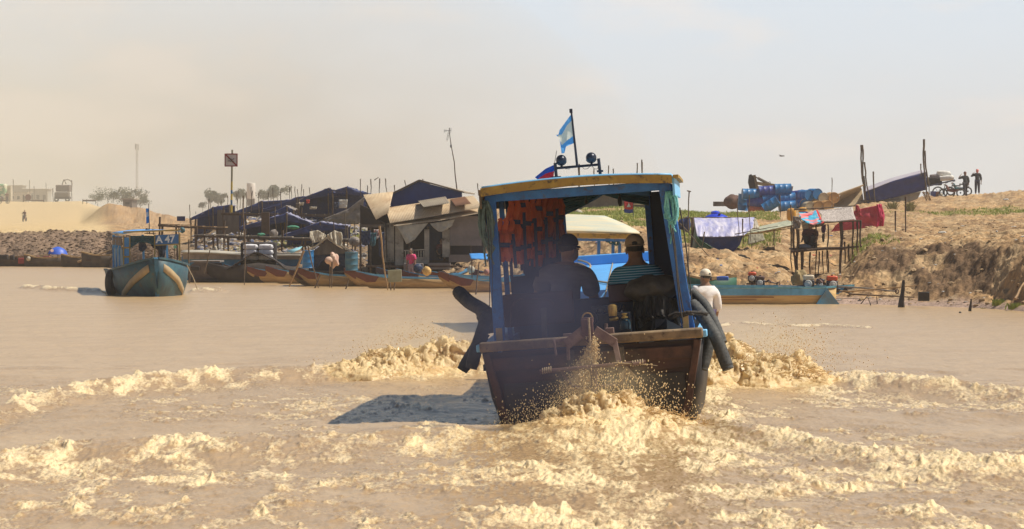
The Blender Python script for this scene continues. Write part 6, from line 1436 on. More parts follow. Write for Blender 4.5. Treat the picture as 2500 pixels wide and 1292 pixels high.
t.part('mast', MB().tube(bs_,[.02,.018,.016,.015,.014,.012,.011,.009],6), M_wood2); c_ = P(1095,320,dA)
t.part('aerial', MB().tube([c_+Vector((-.14,0,.0)),c_+Vector((.08,0,.02))],.008,5).tube([c_+Vector((-.13,0,.06)),c_+Vector((-.13,0,-.05))],.006,5).tube([c_+Vector((-.08,0,.05)),c_+Vector((-.08,0,-.04))],.006,5).tube([c_+Vector((.0,0,.0)),c_+Vector((.05,0,.09))],.006,5).tube([c_+Vector((.07,0,-.06)),c_+Vector((.08,0,.10))],.006,5).tube([c_+Vector((0,0,0)),c_+Vector((-.06,0,-.28)),c_+Vector((-.03,0,-.29)),c_+Vector((.03,0,-.02))],.006,5), M_dkmet)
t.part('mast_box', MB().box(P(1101,357,dA),(.05,.05,.09)), M_dkmet, bevel=.01)
# tarpaulin sheds on the rise
def shed(label, pts, d, dep, roofm, wallm, base=None, back=True, peak_front=.0):
    """pts = left eave, ridge, right eave in the picture at distance d"""
    (x0_,y0_),(x1_,y1_),(x2_,y2_) = pts; t = T('tarpaulin_shed', label, 'shed', G((x0_+x2_)/2,d)); L0,R0,E0 = P(x0_,y0_,d),P(x1_,y1_,d),P(x2_,y2_,d)
    o1 = Vector((0,dep,.12*dep*0))
    t.part('roof_sheet', cloth_mb([[L0,L0.lerp(R0,.5)-Vector((0,0,.05)),R0],[L0+o1,(L0.lerp(R0,.5))+o1,R0+o1]],24,10,.08,(7,4),int(x0_),(0,0,1)), roofm, solid=.02)
    t.part('roof_sheet', cloth_mb([[R0,R0.lerp(E0,.5)-Vector((0,0,.05)),E0],[R0+o1,R0.lerp(E0,.5)+o1,E0+o1]],24,10,.08,(7,4),int(x1_),(0,0,1)), roofm, solid=.02)
    zb = lambda px: gz(px,d)
    if back:
        gb = [L0+o1*.8,R0+o1*.8,E0+o1*.8,Vector((E0.x,d+dep*.8,gz(x2_,d+dep*.8)-.1)),Vector((L0.x,d+dep*.8,gz(x0_,d+dep*.8)-.1))]
        t.part('back_wall', MB().add(gb,[(0,1,2,3,4)]), wallm, solid=.03, smooth=0)
        t.part('front_flap', cloth_mb([[L0,R0,E0],[L0-Vector((0,0,.10)),R0-Vector((0,0,.34)),E0-Vector((0,0,.10))]],30,6,.05,(12,2),int(x2_)), wallm, solid=.02)
    for x_,q in ((x0_,L0),(x1_,R0),(x2_,E0)):
        t.part('post', stick_mb(q,(q.x,q.y,zb(x_)-.1),.035,int(x_)), M_wood)
    return t
shed('blue tarpaulin lean-to at the far left end of the village', ((466,532),(520,506),(560,500)), 158, 4, M_bt2, M_bt)
shed('low blue shelter just right of the striped sign post', ((575,516),(640,492),(705,488)), 172, 4, M_bt2, M_bt)
shed('long blue tarpaulin roof rising toward the big twin peak', ((640,512),(725,482),(800,474)), 166, 4, M_bt, M_bt)
shed('large blue tent, left peak of the twin peaked tarpaulins', ((730,486),(802,459),(846,476)), 160, 4, M_tin2, M_bt)
shed('large blue tent, right peak of the twin peaked tarpaulins', ((812,466),(846,456),(898,474)), 157, 4, M_bt, M_bt)
shed('grey topped blue awning in the middle of the village', ((584,555),(700,520),(762,545)), 141, 3, M_bt2, M_bt)
shed('flat grey awning above the middle blue one', ((640,528),(700,503),(716,512)), 148, 3, M_gt, M_bt)
shed('low grey and blue awning left of the rusty roofed house', ((690,574),(782,542),(848,552)), 134, 3, M_bt2, M_bt)
one('draped_sheet', cloth_mb([[P(790,535,139),P(850,510,139),P(890,480,139)],[P(800,546,139),P(856,548,139),P(880,545,139)]],26,12,.08,(7,5),8), M_gt, 'sagging grey sheet draped between the twin peaked tent and the house', 'sheet', solid=.02)
one('draped_sheet', cloth_mb([[P(860,505,150),P(884,496,150),P(896,478,150)],[P(852,520,150),P(870,530,150),P(886,530,150)]],20,10,.08,(7,5),9), M_bt, 'blue sheet hanging at the right end of the twin peaked tent', 'sheet', solid=.02)
one('board_wall', MB().box(P(565,552,146),(.9,.06,1.0)).box(P(540,548,147),(.3,.06,1.1)), M_greyw, 'grey board wall below the striped sign post', 'wall')
one('blue_curtain', cloth_mb([[P(584,520,145),P(592,518,145),P(600,518,145)],[P(584,566,145),P(590,568,145),P(597,560,145)]],12,14,.06,(4,4),5), M_bt, 'dark blue hanging sheet right of the grey board wall', 'sheet', solid=.02)
for i,(x_,y_,w_,h_,mm,lb,d_) in enumerate(((838,498,.36,.34,M_whp,'white washed cloth hanging in the twin peaked tent',156.5),(822,502,.2,.25,M_navy,'dark cloth beside the white one in the twin peaked tent',156.4),(752,492,.14,.14,mat('red_cloth',(.6,.06,.04),.8,(.4,.05,.04),5,1),'small red cloth hanging under the tarpaulins',159),(736,498,.22,.12,M_wc,'cream cloth hanging left of the small red one',159),(765,508,.3,.10,M_wc,'pale rags lying below the small red cloth',158),(727,505,.16,.3,M_greyw,'grey coat hanging from the tarpaulin edge',158),(545,540,.16,.2,mat('red_check',(.3,.1,.1),.8,(.4,.35,.35),12,1,ramp=(.49,.52)),'checked cloth hung in the left shed',155))):
    one('hung_cloth', cloth_mb([[P(x_,y_,d_)+Vector((-w_/2,0,h_/2)),P(x_,y_,d_)+Vector((w_/2,0,h_/2))],[P(x_,y_,d_)+Vector((-w_/2,0,-h_/2)),P(x_,y_,d_)+Vector((w_/2*.8,0,-h_/2))]],10,8,.05,(5,5),i+1), mm, lb, 'cloth', solid=.02)
# timber decks on stilts
def deck(label, px0, py0, px1, py1, d, dep, posts, m_=M_plank, r=.04):
    t = T('timber_deck', label, 'deck', G((px0+px1)/2,d)); a, b_ = P(px0,py0,d), P(px1,py1,d); n_ = max(3,int((b_-a).length/.35))
    pk_ = MB()
    for k in range(n_):
        u0,u1 = k/n_, (k+.93)/n_; p_,q_ = a.lerp(b_,u0), a.lerp(b_,u1); pk_.box(((p_.x+q_.x)/2,d+dep/2,(p_.z+q_.z)/2+.01*((k*7)%3)),(q_.x-p_.x,dep,.03))
    t.part('planks', pk_, m_); t.part('beam', MB().beam(a-Vector((0,.03,.05)),b_-Vector((0,.03,.05)),.05,.07), M_wood2)
    for i,x_ in enumerate(posts):
        u_ = (x_-px0)/(px1-px0); q_ = a.lerp(b_,u_); t.part('stilt', stick_mb(q_+Vector((0,.05,.25 if i%3==0 else 0)),(q_.x+.04*((i%3)-1),d,gz(x_,d)-.15),r,i+int(px0)), M_wood2)
    return t
deck('sunlit plank deck on stilts above the A 47 boat', 386,547,552,557,133,1.2,(390,396,430,478,500,530,548),M_plank)
deck('long brown plank walkway on stilts above the sack pile', 474,573,875,586,129,1.0,(480,520,556,598,606,645,690,738,745,790,840,866),M_tin2)
deck('upper walkway of thin poles under the blue tents', 540,520,886,526,143,.8,(546,590,600,640,686,694,736,742,790,812,850,880),M_wood,.03)
# bare sticks standing among the shelters
sk = [(880,437,881,476,138),(905,437,906,470,121),(914,440,924,425,121),(927,436,926,468,121),(941,436,945,466,121),(897,453,898,470,121),(963,452,964,462,121),(988,440,992,452,122),(1032,437,1034,446,122),(1166,448,1168,470,119),
      (576,466,580,505,168),(582,464,578,500,168),(601,468,602,560,150),(613,456,614,510,170),(617,466,612,505,170),(556,478,556,500,168),(666,458,668,490,168),(655,470,655,490,168),(685,468,686,512,150),(706,456,708,482,165),(711,454,712,480,165),(720,456,721,480,165),(737,450,735,476,163),(741,462,741,478,163),(755,458,758,474,163),(726,462,728,476,163),
      (510,486,511,560,150),(540,490,541,530,158),(463,500,463,545,156),(672,505,674,600,133),(700,520,701,600,132),(760,560,762,640,125),(866,540,868,600,127),(842,520,843,575,128),(632,470,632,520,160),(549,560,550,600,131),(428,548,427,640,128),(436,556,437,640,128),(648,520,650,590,135),(815,540,816,600,128),(860,590,862,650,120)]
wd = {True:'rising against the sky','f':''}
sk.sort()
for i,(a,b_,c,d_,dd_) in enumerate(sk):
    near_ = 'above the blue tarpaulins' if b_ < 500 and a < 870 else ('above the house roof' if b_ < 500 else 'among the village stilts')
    idx_ = sum(1 for q in sk[:i] if ('above the blue tarpaulins' if q[1] < 500 and q[0] < 870 else ('above the house roof' if q[1] < 500 else 'among the village stilts')) == near_)
    pole('bare stick %s, %s from the left'%(near_, ORD[min(idx_,19)]), a,b_,c,d_+(8 if b_ < 500 else 0),dd_,.017,m_=M_wood2 if i%2 else M_wood,group='bare sticks '+near_, wob=.03)
# clutter on the village slope
def lump(name, label, px, py, d, r, m_, cat, sq=1.0, n=14):
    p = P(px,py,d); mb = MB().ball(p, (r,r*.9,r*sq), n, 10, fn=lambda q: 1+.06*math.sin(q.x*5+q.z*4+px)+.05*math.sin(q.y*9+q.z*7)); return one(name, mb, m_, label, cat)
M_ypl = mat('straw_yellow',(.62,.42,.16),.8,(.45,.28,.1),6,1); M_net = mat('green_net',(.04,.22,.13),.8,(.03,.12,.09),6,1)
lump('straw_hat','round straw yellow basket among the canoes',1042,662,106.5,.13,M_ypl,'basket'); lump('bundle','cream bundle on the second canoe beyond the straw basket',1150,658,111,.11,M_wc,'bundle'); lump('bundle','pinkish bundle at the prow close to the big boat',1188,664,104,.08,mat('pinkish_cloth',(.45,.22,.18),.8,(.3,.15,.12),6,1),'bundle')
lump('bundle','dark sack beside the pink topped child',1020,655,110,.13,M_navy,'sack'); lump('bundle','green net heaped under the middle awning',715,555,140,.24,M_net,'net',.3); lump('bundle','large grey sack propped under the middle awning',668,572,134,.15,M_gt,'sack',1.1); lump('bundle','pale rag on the mud above the dark barge',526,612,127,.07,M_wc,'rag',2.2)
lump('bundle','blue jerry can shape by the left deck stilts',445,562,131,.10,M_tealt,'can'); lump('bundle','light green plant heap on the walkway',637,573,128,.14,M_net,'heap',.4); lump('bundle','grey net pile left of the rusty roofed house',866,590,124,.2,M_gt,'net',.8)
one('board', MB().box(P(648,545,133),(.28,.1,.75)), mat('brown_board',(.11,.07,.05),.8,(.07,.045,.035),4,1), 'upright brown board standing under the middle awning', 'board', bevel=.01)
one('board', MB().box(P(478,520,152),(.02,.02,.1)).box(P(442,534,160),(.34,.05,.2)), M_bt, 'small dark blue board standing left of the village', 'board')
one('awning', cloth_mb([[P(1146,620,104.5),P(1170,619,104.5),P(1200,621,104.5)],[P(1150,632,104),P(1172,633,104),P(1200,634,104)]],14,6,.03,(6,3),4), mat('bright_blue_awning',(.06,.30,.72),.5,(.05,.24,.6),4,1), 'bright blue awning over the mooring beside the big boat', 'awning', solid=.02)
for i,(x_,y_,mm,lb) in enumerate(((1166,690,'', ''),)): pass
for x_,lb in ((1152,'left'),(1196,'right')): pole('%s post of the bright blue awning'%lb, x_,624,x_+1,690,104.3,.02)
# ================================================================== far left bank: track, riders, truck, buildings, trees
def tree(label, px, py_base, d, h, w, m_, seed, group='hazy trees beyond the left bank'):
    h *= .82; w *= .9
    rd = random.Random(seed); b0 = P(px,py_base,d); g_ = thing('tree', label, 'tree', b0, group=group)
    tk = MB().tube([(0,0,-.5),(.05*h,0,h*.3),(0,0,h*.62)],[.06*h*.5,.04*h*.5,.02*h*.5],7)
    for k in range(5):
        a_ = rd.uniform(0,6.28); tk.tube([(0,0,h*(.3+.06*k)),(math.cos(a_)*w*.25,math.sin(a_)*w*.25,h*(.55+.05*k))],[.015*h,.006*h],5)
    tk.build('trunk', M_wood, g_)
    cr = MB(); cl = [(Vector((rd.gauss(0,w*.22),rd.gauss(0,w*.2),h*rd.uniform(.5,.92))),w*rd.uniform(.12,.24)) for _ in range(12)]
    for c,r in cl:
        for _ in range(110):
            v = Vector((rd.gauss(0,1),rd.gauss(0,1),rd.gauss(0,.75))).normalized()*r*rd.uniform(.5,1.08); p = c+v; s_ = h*.045*rd.uniform(.6,1.4); n1_ = Vector((rd.gauss(0,1),rd.gauss(0,1),rd.gauss(0,1))).normalized(); u_ = n1_.orthogonal().normalized()*s_; w2_ = n1_.cross(u_)
            cr.add([p-u_,p+w2_*.6,p+u_,p-w2_*.6],[(0,1,2,3)])
    cr.build('crown', m_, g_, smooth=0); return g_
M_leaf = mat('tree_leaves',(.11,.12,.055),.7,(.07,.085,.04),2,1,trans=.2)
tree('flat topped hazy tree, tallest on the left bank', 318,505,520,3.1,4.6,M_leaf,1); tree('rounded hazy tree left of the flat topped one', 262,500,520,2.2,4.4,M_leaf,2); tree('low bush spilling over the bank edge', 342,512,500,1.7,2.6,M_leaf,3); tree('small hazy tree at the left end of the row', 238,497,560,1.5,2.5,M_leaf,4)
for i,(x_,y_,h_,w_) in enumerate(((512,512,3.2,2.6),(532,512,2.9,2.6),(494,515,1.4,1.4),(586,500,2.5,2.6),(642,498,2.4,2.8),(660,496,2.3,2.4),(676,498,3.0,2.8))):
    tree('hazy round tree behind the village, %s from the left'%ORD[i], x_,y_,520,h_,w_,M_leaf,10+i,'hazy trees behind the village')
t = T('water_tank', 'tall pale cylindrical water tank beyond the village', 'tank', P(613,500,480)); t.part('tank', MB().lathe([(.01,0),(.52,0),(.54,.1),(.54,1.9),(.50,1.98),(.01,2.02)],Matrix.Translation(P(613,486,480)),24), mat('pale_tank',(.72,.68,.62),.6,(.6,.55,.5),2,1)); t.part('stand', MB().box(P(613,494,480),(.9,.9,.9)), M_greyw)
t = T('radio_mast', 'thin lattice radio mast fading in the smoke', 'mast', P(334,500,900)); q = P(334,500,900); q1 = P(334,352,900)
lm = MB()
for k in range(3): 
    a_ = k*2.094; lm.tube([q+Vector((math.cos(a_)*.28,math.sin(a_)*.28,0)),q1+Vector((math.cos(a_)*.2,math.sin(a_)*.2,0))],.05,4)
for k in range(26):
    z_ = k/26; lm.beam(q.lerp(q1,z_)+Vector((-.26,0,0)),q.lerp(q1,z_+1/26)+Vector((.26,0,0)),.04,.04)
t.part('lattice', lm, M_greyw); t.part('antenna_panel', MB().box(P(331,358,900),(.25,.2,1.4)).box(P(337,360,900),(.25,.2,1.4)), M_greyw)
def bld(label, px0, py0, px1, py1, d, mats, wins=4):
    t = T('warehouse', label, 'building', P((px0+px1)/2,py1,d)); a, b_ = P(px0,py0,d), P(px1,py1,d); w_, h_ = b_.x-a.x, a.z-b_.z
    t.part('wall', MB().box(((a.x+b_.x)/2,d+3,(a.z+b_.z)/2-.5),(w_,6,h_+1)), mats); t.part('roof', MB().box(((a.x+b_.x)/2,d+3,a.z+.06),(w_+.5,6.5,.12)), M_tin2)
    for k in range(wins): t.part('window', MB().box((a.x+w_*(k+.5)/wins,d-.02,(a.z+b_.z)/2),(w_/wins*.45,.06,h_*.3)), M_dk)
M_far = mat('far_wall',(.36,.35,.31),.8,(.28,.27,.24),1,1)
bld('long grey building farthest left beyond the track', -40,454,54,500,760,M_far,5); bld('lower grey building right of the farthest left one', 54,463,116,500,720,M_far,4); bld('pale shed in front of the grey buildings', 24,470,66,496,700,mat('pale_far_wall',(.5,.46,.38),.8,(.42,.38,.32),1,1),3)
bld('small dark shack on the bank beside the hazy trees', 300,487,322,506,430,M_greyw,1)
def lorry(label, px, py, d, s=1.0):
    c = P(px,py,d); c.z = gz(px,d)+.05; t = T('truck', label, 'truck', c); b = lambda dx,dz,w_,h_,dy=0,de=2.0: MB().box(c+Vector((dx,dy,dz)),(w_,de,h_))
    t.part('chassis', b(0,.6,2.2,.35), M_dk); t.part('cab', b(-.05,1.0,2.1,.75), M_greyw, bevel=.1); t.part('load', b(0,2.0,2.0,.95,1.5,3.5), mat('grey_load',(.16,.13,.12),.9,(.1,.08,.08),3,1), bevel=.08)
    t.part('tailboard', b(0,1.42,2.1,.10,.0,.2), M_wc)
    for dx in (-.8,.8): t.part('wheel', MB().torus(c+Vector((dx,-.9,.36)),.26,.12,None,16,8), M_black)
    arch = MB().torus(c+Vector((.65,0,2.5)),.75,.06,None,16,6,a0=.1,a1=2.6).tube([c+Vector((-.1,0,2.5)),c+Vector((.2,0,3.3)),c+Vector((.5,0,2.6))],.08,6)
    t.part('crane_arm', arch, M_wood)
lorry('loaded grey truck with an arched load standing on the left bank', 153,488,560)
t = T('truck', 'green and cream vehicle cut off by the left edge of the picture', 'truck', P(6,488,560)); c = P(4,488,560); c.z = gz(4,560)+.05
t.part('cab', MB().box(c+Vector((0,.5,1.35)),(1.5,2.4,2.4)), mat('cream_green_paint',(.6,.58,.42),.6,(.10,.3,.14),1.2,1,ramp=(.45,.5)), bevel=.25); t.part('cream_box', MB().box(c+Vector((.9,1.4,1.2)),(.8,2,2.2)), M_wc, bevel=.05); t.part('wheel', MB().torus(c+Vector((0,-.8,.35)),.28,.12,None,16,8), M_black)
def motorbike(label, c, ang, s=1.0, m_=None, group=None):
    g_ = thing('motorbike', label, 'motorbike', c, (0,0,ang), group); 
    for y_ in (-.6,.6): w_ = MB().torus((0,y_*s,.30*s),.26*s,.05*s,Matrix.Rotation(R(90),3,'Z'),20,8).build('wheel', M_black, g_); MB().ball((0,y_*s,.30*s),(.03*s,.06*s,.06*s)).build('hub', M_dkmet, w_)
    MB().tube([(0,-.5*s,.5*s),(0,-.1*s,.45*s),(0,.25*s,.5*s),(0,.4*s,.85*s)],[.06*s,.12*s,.12*s,.05*s],8).build('body', m_ or M_prow, g_)
    MB().tube([(0,.6*s,.3*s),(0,.45*s,.9*s)],.03*s,6).build('fork', M_dkmet, g_); MB().tube([(-.32*s,.35*s,1.0*s),(0,.45*s,.95*s),(.32*s,.35*s,1.0*s)],.02*s,6).build('handlebar', M_dkmet, g_)
    MB().box((0,-.3*s,.78*s),(.22*s,.6*s,.09*s)).build('seat', M_black, g_, bevel=.03*s); MB().ball((0,.52*s,.86*s),(.07*s,.05*s,.07*s)).build('headlight', M_whp, g_); return g_
g0 = P(60,546,414); g0.z = gz(60,414)
motorbike('motorbike ridden down the sand track on the left bank', g0, R(170), .85)
person('rider in dull red on the motorbike coming down the sand track', g0+Vector((0,.1,.58)), R(170), .75, 'sit', mat('plum_shirt',(.16,.06,.06),.9,(.1,.05,.05),6,1), M_dpants, arms={-1:((-.3,.5,-.7),(0,1,-.1),(0,1,0)),1:((.3,.5,-.7),(0,1,-.1),(0,1,0))})
g0 = P(9,490,540); g0.z = gz(9,540); motorbike('motorbike parked at the top of the left bank', g0, R(120), 1.0); g1_ = P(17,490,540); g1_.z = gz(17,540)
person('distant person in maroon standing at the far left edge', g1_, R(180), 1.0, 'stand', M_prow, M_dpants)
for i,(x_,y0_,y1_,d_) in enumerate(((32,438,470,600),(72,440,470,640),(129,460,490,545),(175,440,492,555),(83,455,480,620),(112,446,470,700))):
    pole('thin upright pole on the far left bank, %s from the left'%ORD[i], x_,y0_,x_+1,y1_+6,d_,.07,m_=M_greyw,group='poles on the far left bank')
t = T('low_barrier', 'low rail barrier with a round sign on the left bank edge', 'barrier', P(80,492,520)); t.part('rail', MB().beam(P(56,489,520),P(108,490,520),.15,.16), M_wood2)
for x_ in (57,107): t.part('post', MB().beam(P(x_,476 if x_ < 60 else 487,520),P(x_,494,520),.12,.12), M_wood2)
t.part('round_sign', MB().lathe([(.42,0),(.42,.08)],Matrix.Translation(P(69,482,519))@Matrix.Rotation(R(90),4,'X'),18), M_prow); t.part('sign_post', MB().beam(P(69,484,519.5),P(69,494,519.5),.08,.08), M_wood2)
t = T('wooden_fence', 'short broken fence on the crest left of the hazy trees', 'fence', P(218,493,480)); t.part('rail', MB().beam(P(202,490,480),P(234,490,480),.08,.2), M_wood)
for x_ in (202,212,234): t.part('post', MB().beam(P(x_,486,480),P(x_,498,480),.08,.08), M_wood)
# small craft on the left shore
dL = 163
for i,(x0_,x1_,z_,lb) in enumerate(((-30,120,.42,'long dark sampan farthest left under the rubble bank'),(60,172,.38,'dark sampan beneath the blue umbrella'),(150,262,.40,'sampan with pale bundles left of the A 47 boat'),(200,300,.5,'raised sampan just behind the A 47 boat'))):
    box_boat('sampan', lb, x0_, x1_, dL-1.2*i, -.05, z_, mat('sampan_wood',(.10,.075,.055),.85,(.06,.045,.035),4,1), 'boat')
t = T('umbrella', 'blue umbrella with a pale round emblem over a sampan', 'umbrella', P(141,645,163)); c = P(141,606,163)
um = MB().lathe([(.42,-.26),(.36,-.12),(.24,-.02),(.10,.04),(.001,.06)],Matrix.Translation(c),20); t.part('canopy', um, mat('umbrella_blue',(.03,.12,.62),.5,(.02,.09,.5),3,1), solid=.01); t.part('pole', MB().tube([c,c-Vector((0,0,.75))],.015,6), M_dkmet)
t.part('emblem', MB().lathe([(.075,0),(.075,.006)],Matrix.Translation(c+Vector((-.20,-.36,-.10)))@Matrix.Rotation(R(62),4,'X')@Matrix.Diagonal((1,1,1,1)),16), mat('emblem_cream',(.7,.6,.5),.6,(.6,.2,.15),12,1))
for i,(x_,y_,w_,h_,mm,lb) in enumerate(((54,637,.30,.24,mat('red_crate',(.42,.05,.04),.6,(.3,.04,.04),6,1),'red crate on the leftmost sampan'),(75,640,.42,.18,M_greyw,'grey box beside the red crate on the leftmost sampan'),(114,631,.30,.20,mat('brick_red_box',(.34,.09,.06),.7,(.25,.07,.05),6,1),'brick red box next to the blue umbrella'),(30,629,.16,.2,M_dk,'black drum on the leftmost sampan'),(8,628,.4,.2,M_dk,'dark hump at the far left end of the leftmost sampan'))):
    one('box', MB().box(P(x_,y_,dL-.8),(w_,.3,h_)), mm, lb, 'box', bevel=.02)
for i,(x_,y_,r_,mm,lb) in enumerate(((91,631,.12,M_prow,'round maroon bundle between the boxes and the umbrella'),(238,640,.12,M_wc,'white bundle on the sampan beside the A 47 boat'),(182,636,.09,M_net,'small green bundle right of the umbrella'),(215,632,.10,M_tealt,'teal bundle on the sampan left of the A 47 boat'),(262,634,.12,M_wc,'pale sack just left of the A 47 cabin'),(70,632,.10,M_wc,'pale pile behind the red crate'))):
    lump('bundle', lb, x_, y_, dL-1.5, r_, mm, 'bundle')
one('sheet', cloth_mb([[P(160,618,164),P(190,616,164)],[P(162,623,163.5),P(192,622,163.5)]],8,4,.03), mat('sheet_blue_white',(.3,.42,.6),.6,(.1,.2,.5),8,1), 'small blue and white sheet right of the umbrella', 'sheet', solid=.02)
pole('long light plank raised from a sampan toward the A 47 boat',190,640,272,610,160,.05,m_=M_plank)

# ================================================================== right bank
dB = 205
BG = 'plastic drums heaped on the right bank'
def D_(lb, px, py, axis, m_, d=dB, **k): drum(lb, P(px,py,d), axis, m_, group=BG, **k)
D_('blue drum at the left end of the top row, lying on its side',1832,474,(1,.12,-.02),M_drum); D_('navy drum second in the top row of the heap',1872,467,(1,.1,.05),M_drumn); D_('blue drum at the right end of the top row with two white bungs',1911,462,(1,.1,.03),M_drum)
D_('navy drum below the left end of the top row',1845,494,(1,-.2,.03),M_drumn); D_('bright blue drum in the middle row with two white dots',1880,486,(1,.1,.06),M_drum); D_('blue drum at the right of the middle row',1921,484,(1,.1,.05),M_drum)
D_('blue drum propped at a steep tilt in front of the heap',1882,500,(1,-.1,.62),M_drum,d=204.2); D_('blue drum at the bottom right of the lying ones',1922,504,(1,.1,.08),M_drum,d=204.5); D_('dark blue drum standing upright at the left end of the heap',1814,494,(.1,0,1),M_drum,d=205.6)
D_('orange red drum lying under the navy one',1847,510,(1,.1,.0),mat('orange_drum',(.55,.14,.07),.5,(.4,.1,.06),4,1),r=.2); D_('blue drum end on, upper left of the end on ones',1967,477,(.45,-1,0),M_drum); D_('blue drum end on, right of the upper left one',1988,474,(.4,-1,0),M_drum)
D_('navy drum lying behind the end on ones',1948,478,(.6,-1,.1),M_drumn,d=206)
M_cr = mat('cream_drum',(.52,.44,.30),.6,(.4,.33,.22),3,1); M_or = mat('ochre_drum',(.52,.30,.10),.6,(.38,.2,.07),3,1)
D_('cream drum end on beside the blue ends',2006,484,(.2,-1,0),M_cr); D_('ochre drum end on at the upper right of the heap',2031,483,(.2,-1,0),M_or); D_('blue drum with a rusty rim, end on in the bottom row',1958,499,(.3,-1,0),M_drum,bungs=M_or); D_('cream drum end on in the bottom row',1972,506,(.25,-1,0),M_cr,d=204.3); D_('tan drum end on in the bottom row',1993,504,(.25,-1,0),M_or,d=204.3); D_('ochre drum at the bottom right end of the heap',2017,503,(.25,-1,0),M_or,d=204.3)
# excavator behind
t = T('excavator', 'excavator arm and bucket rising behind the blue drums', 'excavator', G(1880,216)); E_ = lambda x,y,dd=0: P(x,y,216+dd)
t.part('bucket', MB().add([E_(1828,428),E_(1834,425),E_(1840,433),E_(1846,462),E_(1830,462),E_(1826,445)]+[E_(1828,428,.8),E_(1834,425,.8),E_(1840,433,.8),E_(1846,462,.8),E_(1830,462,.8),E_(1826,445,.8)],[(0,1,2,3,4,5),(11,10,9,8,7,6)]+[(i,i+6,(i+1)%6+6,(i+1)%6) for i in range(6)]), M_dk, smooth=0)
t.part('stick', MB().beam(E_(1838,428,.4),E_(1846,466,.4),.22,.30,up=(1,0,0)), mat('dull_yellow_steel',(.34,.26,.14),.7,(.2,.15,.09),4,1)); t.part('boom', MB().beam(E_(1846,447,.4),E_(1935,462,.4),.25,.16,w2=.25,h2=.32), mat('dull_yellow_steel',(1,1,1)))
t.part('hydraulic_ram', MB().tube([E_(1840,430,.4),E_(1852,436,.4)],.04).tube([E_(1850,435,.4),E_(1880,451,.4)],.085), M_greyw); t.part('hose', MB().tube([E_(1872,446,.4),E_(1880,444,.4),E_(1883,452,.4)],.02,5), M_black); t.part('body', MB().box(E_(1955,492,1.5),(1.6,2,1.0)), M_greyw, bevel=.1)
one('brush_heap', MB().ball(P(1790,493,208),(.45,.5,.35),26,16,fn=lambda q: 1+.25*float(vn(q.x*5+3,q.z*5+q.y*4,4))), mat('rusty_brush',(.16,.085,.06),.9,(.08,.04,.035),16,1,bump=.05,bsc=12), 'rust brown heap of brushwood left of the blue drums', 'heap')
one('low_wall', MB().box(P(1760,498,212),(.85,.3,.26)), M_greyw, 'low grey wall end on the skyline left of the brown heap', 'wall', bevel=.02)
# blue tank lid and tarp tent
t = T('water_tank', 'shiny blue plastic tank top showing behind the white and blue tent', 'tank', G(1748,112)); c = P(1749,526,112)
t.part('dome', MB().lathe([(.36,-.30),(.36,-.02),(.33,.02),(.24,.07),(.16,.10),(.001,.11)],Matrix.Translation(c-Vector((0,0,.06))),30), mat('glossy_blue_tank',(.03,.07,.62),.25,(.025,.055,.5),3,1)); t.part('lid', MB().lathe([(.13,0),(.13,.05),(.10,.08),(.001,.10)],Matrix.Translation(c+Vector((-.03,0,.04))),20), mat('glossy_blue_tank',(1,1,1))); t.part('valve', MB().tube([c+Vector((.05,-.24,.04)),c+Vector((.10,-.26,.02))],.03,8), M_dkmet)
dT = 106
t = T('tarpaulin_tent', 'tent with silvery white roof sheet over blue and green sides', 'tent', G(1760,dT)); Tq = lambda x,y,dd=0: P(x,y,dT+dd)
t.part('roof_sheet', cloth_mb([[Tq(1694,532,1.2),Tq(1740,533,1.2),Tq(1790,532,1.2),Tq(1842,531,1.2)],[Tq(1697,552,.4),Tq(1740,555,.4),Tq(1790,553,.4),Tq(1838,556,.4)],[Tq(1702,578,0),Tq(1740,579,0),Tq(1790,578,0),Tq(1816,575,0)]],70,20,.07,(11,2),6), mat('silvery_tarpaulin',(.60,.57,.66),.5,(.26,.27,.52),2.2,1,bump=.02,bsc=5,stretch=(2.5,1,.5)), solid=.012)
t.part('side_sheet', cloth_mb([[Tq(1700,576,.05),Tq(1750,577,.05),Tq(1815,574,.05)],[Tq(1702,600,.05),Tq(1750,602,.05),Tq(1806,598,.05)],[Tq(1703,626,.0),Tq(1740,630,.0),Tq(1790,616,.05)]],40,16,.05,(8,3),7), mat('navy_tarpaulin',(.012,.03,.16),.45,(.008,.02,.10),3,1,bump=.02,bsc=5), solid=.012)
t.part('green_sheet', cloth_mb([[Tq(1700,574,-.06),Tq(1702,578,-.06),Tq(1704,582,-.06)],[Tq(1701,600,-.06),Tq(1722,598,-.06),Tq(1742,606,-.06)],[Tq(1703,628,-.06),Tq(1745,632,-.06),Tq(1788,622,-.06)]],30,16,.04,(8,3),8), mat('green_tarpaulin',(.015,.10,.04),.5,(.01,.06,.03),3,1,bump=.02,bsc=5), solid=.012)
t.part('end_sheet', MB().add([Tq(1689,535,1.3),Tq(1694,532,1.2),Tq(1702,578,-.02),Tq(1703,628,-.02),Tq(1690,620,.8)],[(0,1,2,3,4)]), mat('green_tarpaulin',(1,1,1)), solid=.012, smooth=0)
t.part('ridge_pole', stick_mb(Tq(1668,532,1.2),Tq(1846,531,1.2),.02,3), M_wood)
t.part('post', stick_mb(Tq(1691,532,.6),Tq(1688,650,.2)*1,.045,4), M_wood2)
one('hanging_cloth', cloth_mb([[P(1842,534,107),P(1846,534,107)],[P(1832,560,106.6),P(1854,558,106.6)]],10,8,.04), M_wc, 'cream cloth corner hanging at the right end of the silvery tent', 'cloth', solid=.02)
one('hanging_cloth', cloth_mb([[P(1828,573,104.5),P(1862,571,104.5)],[P(1826,598,104.2),P(1868,586,104.2)]],14,8,.05), mat('khaki_sheet',(.30,.27,.19),.8,(.18,.16,.11),4,1), 'crumpled khaki sheet lying below the right end of the silvery tent', 'sheet', solid=.02)
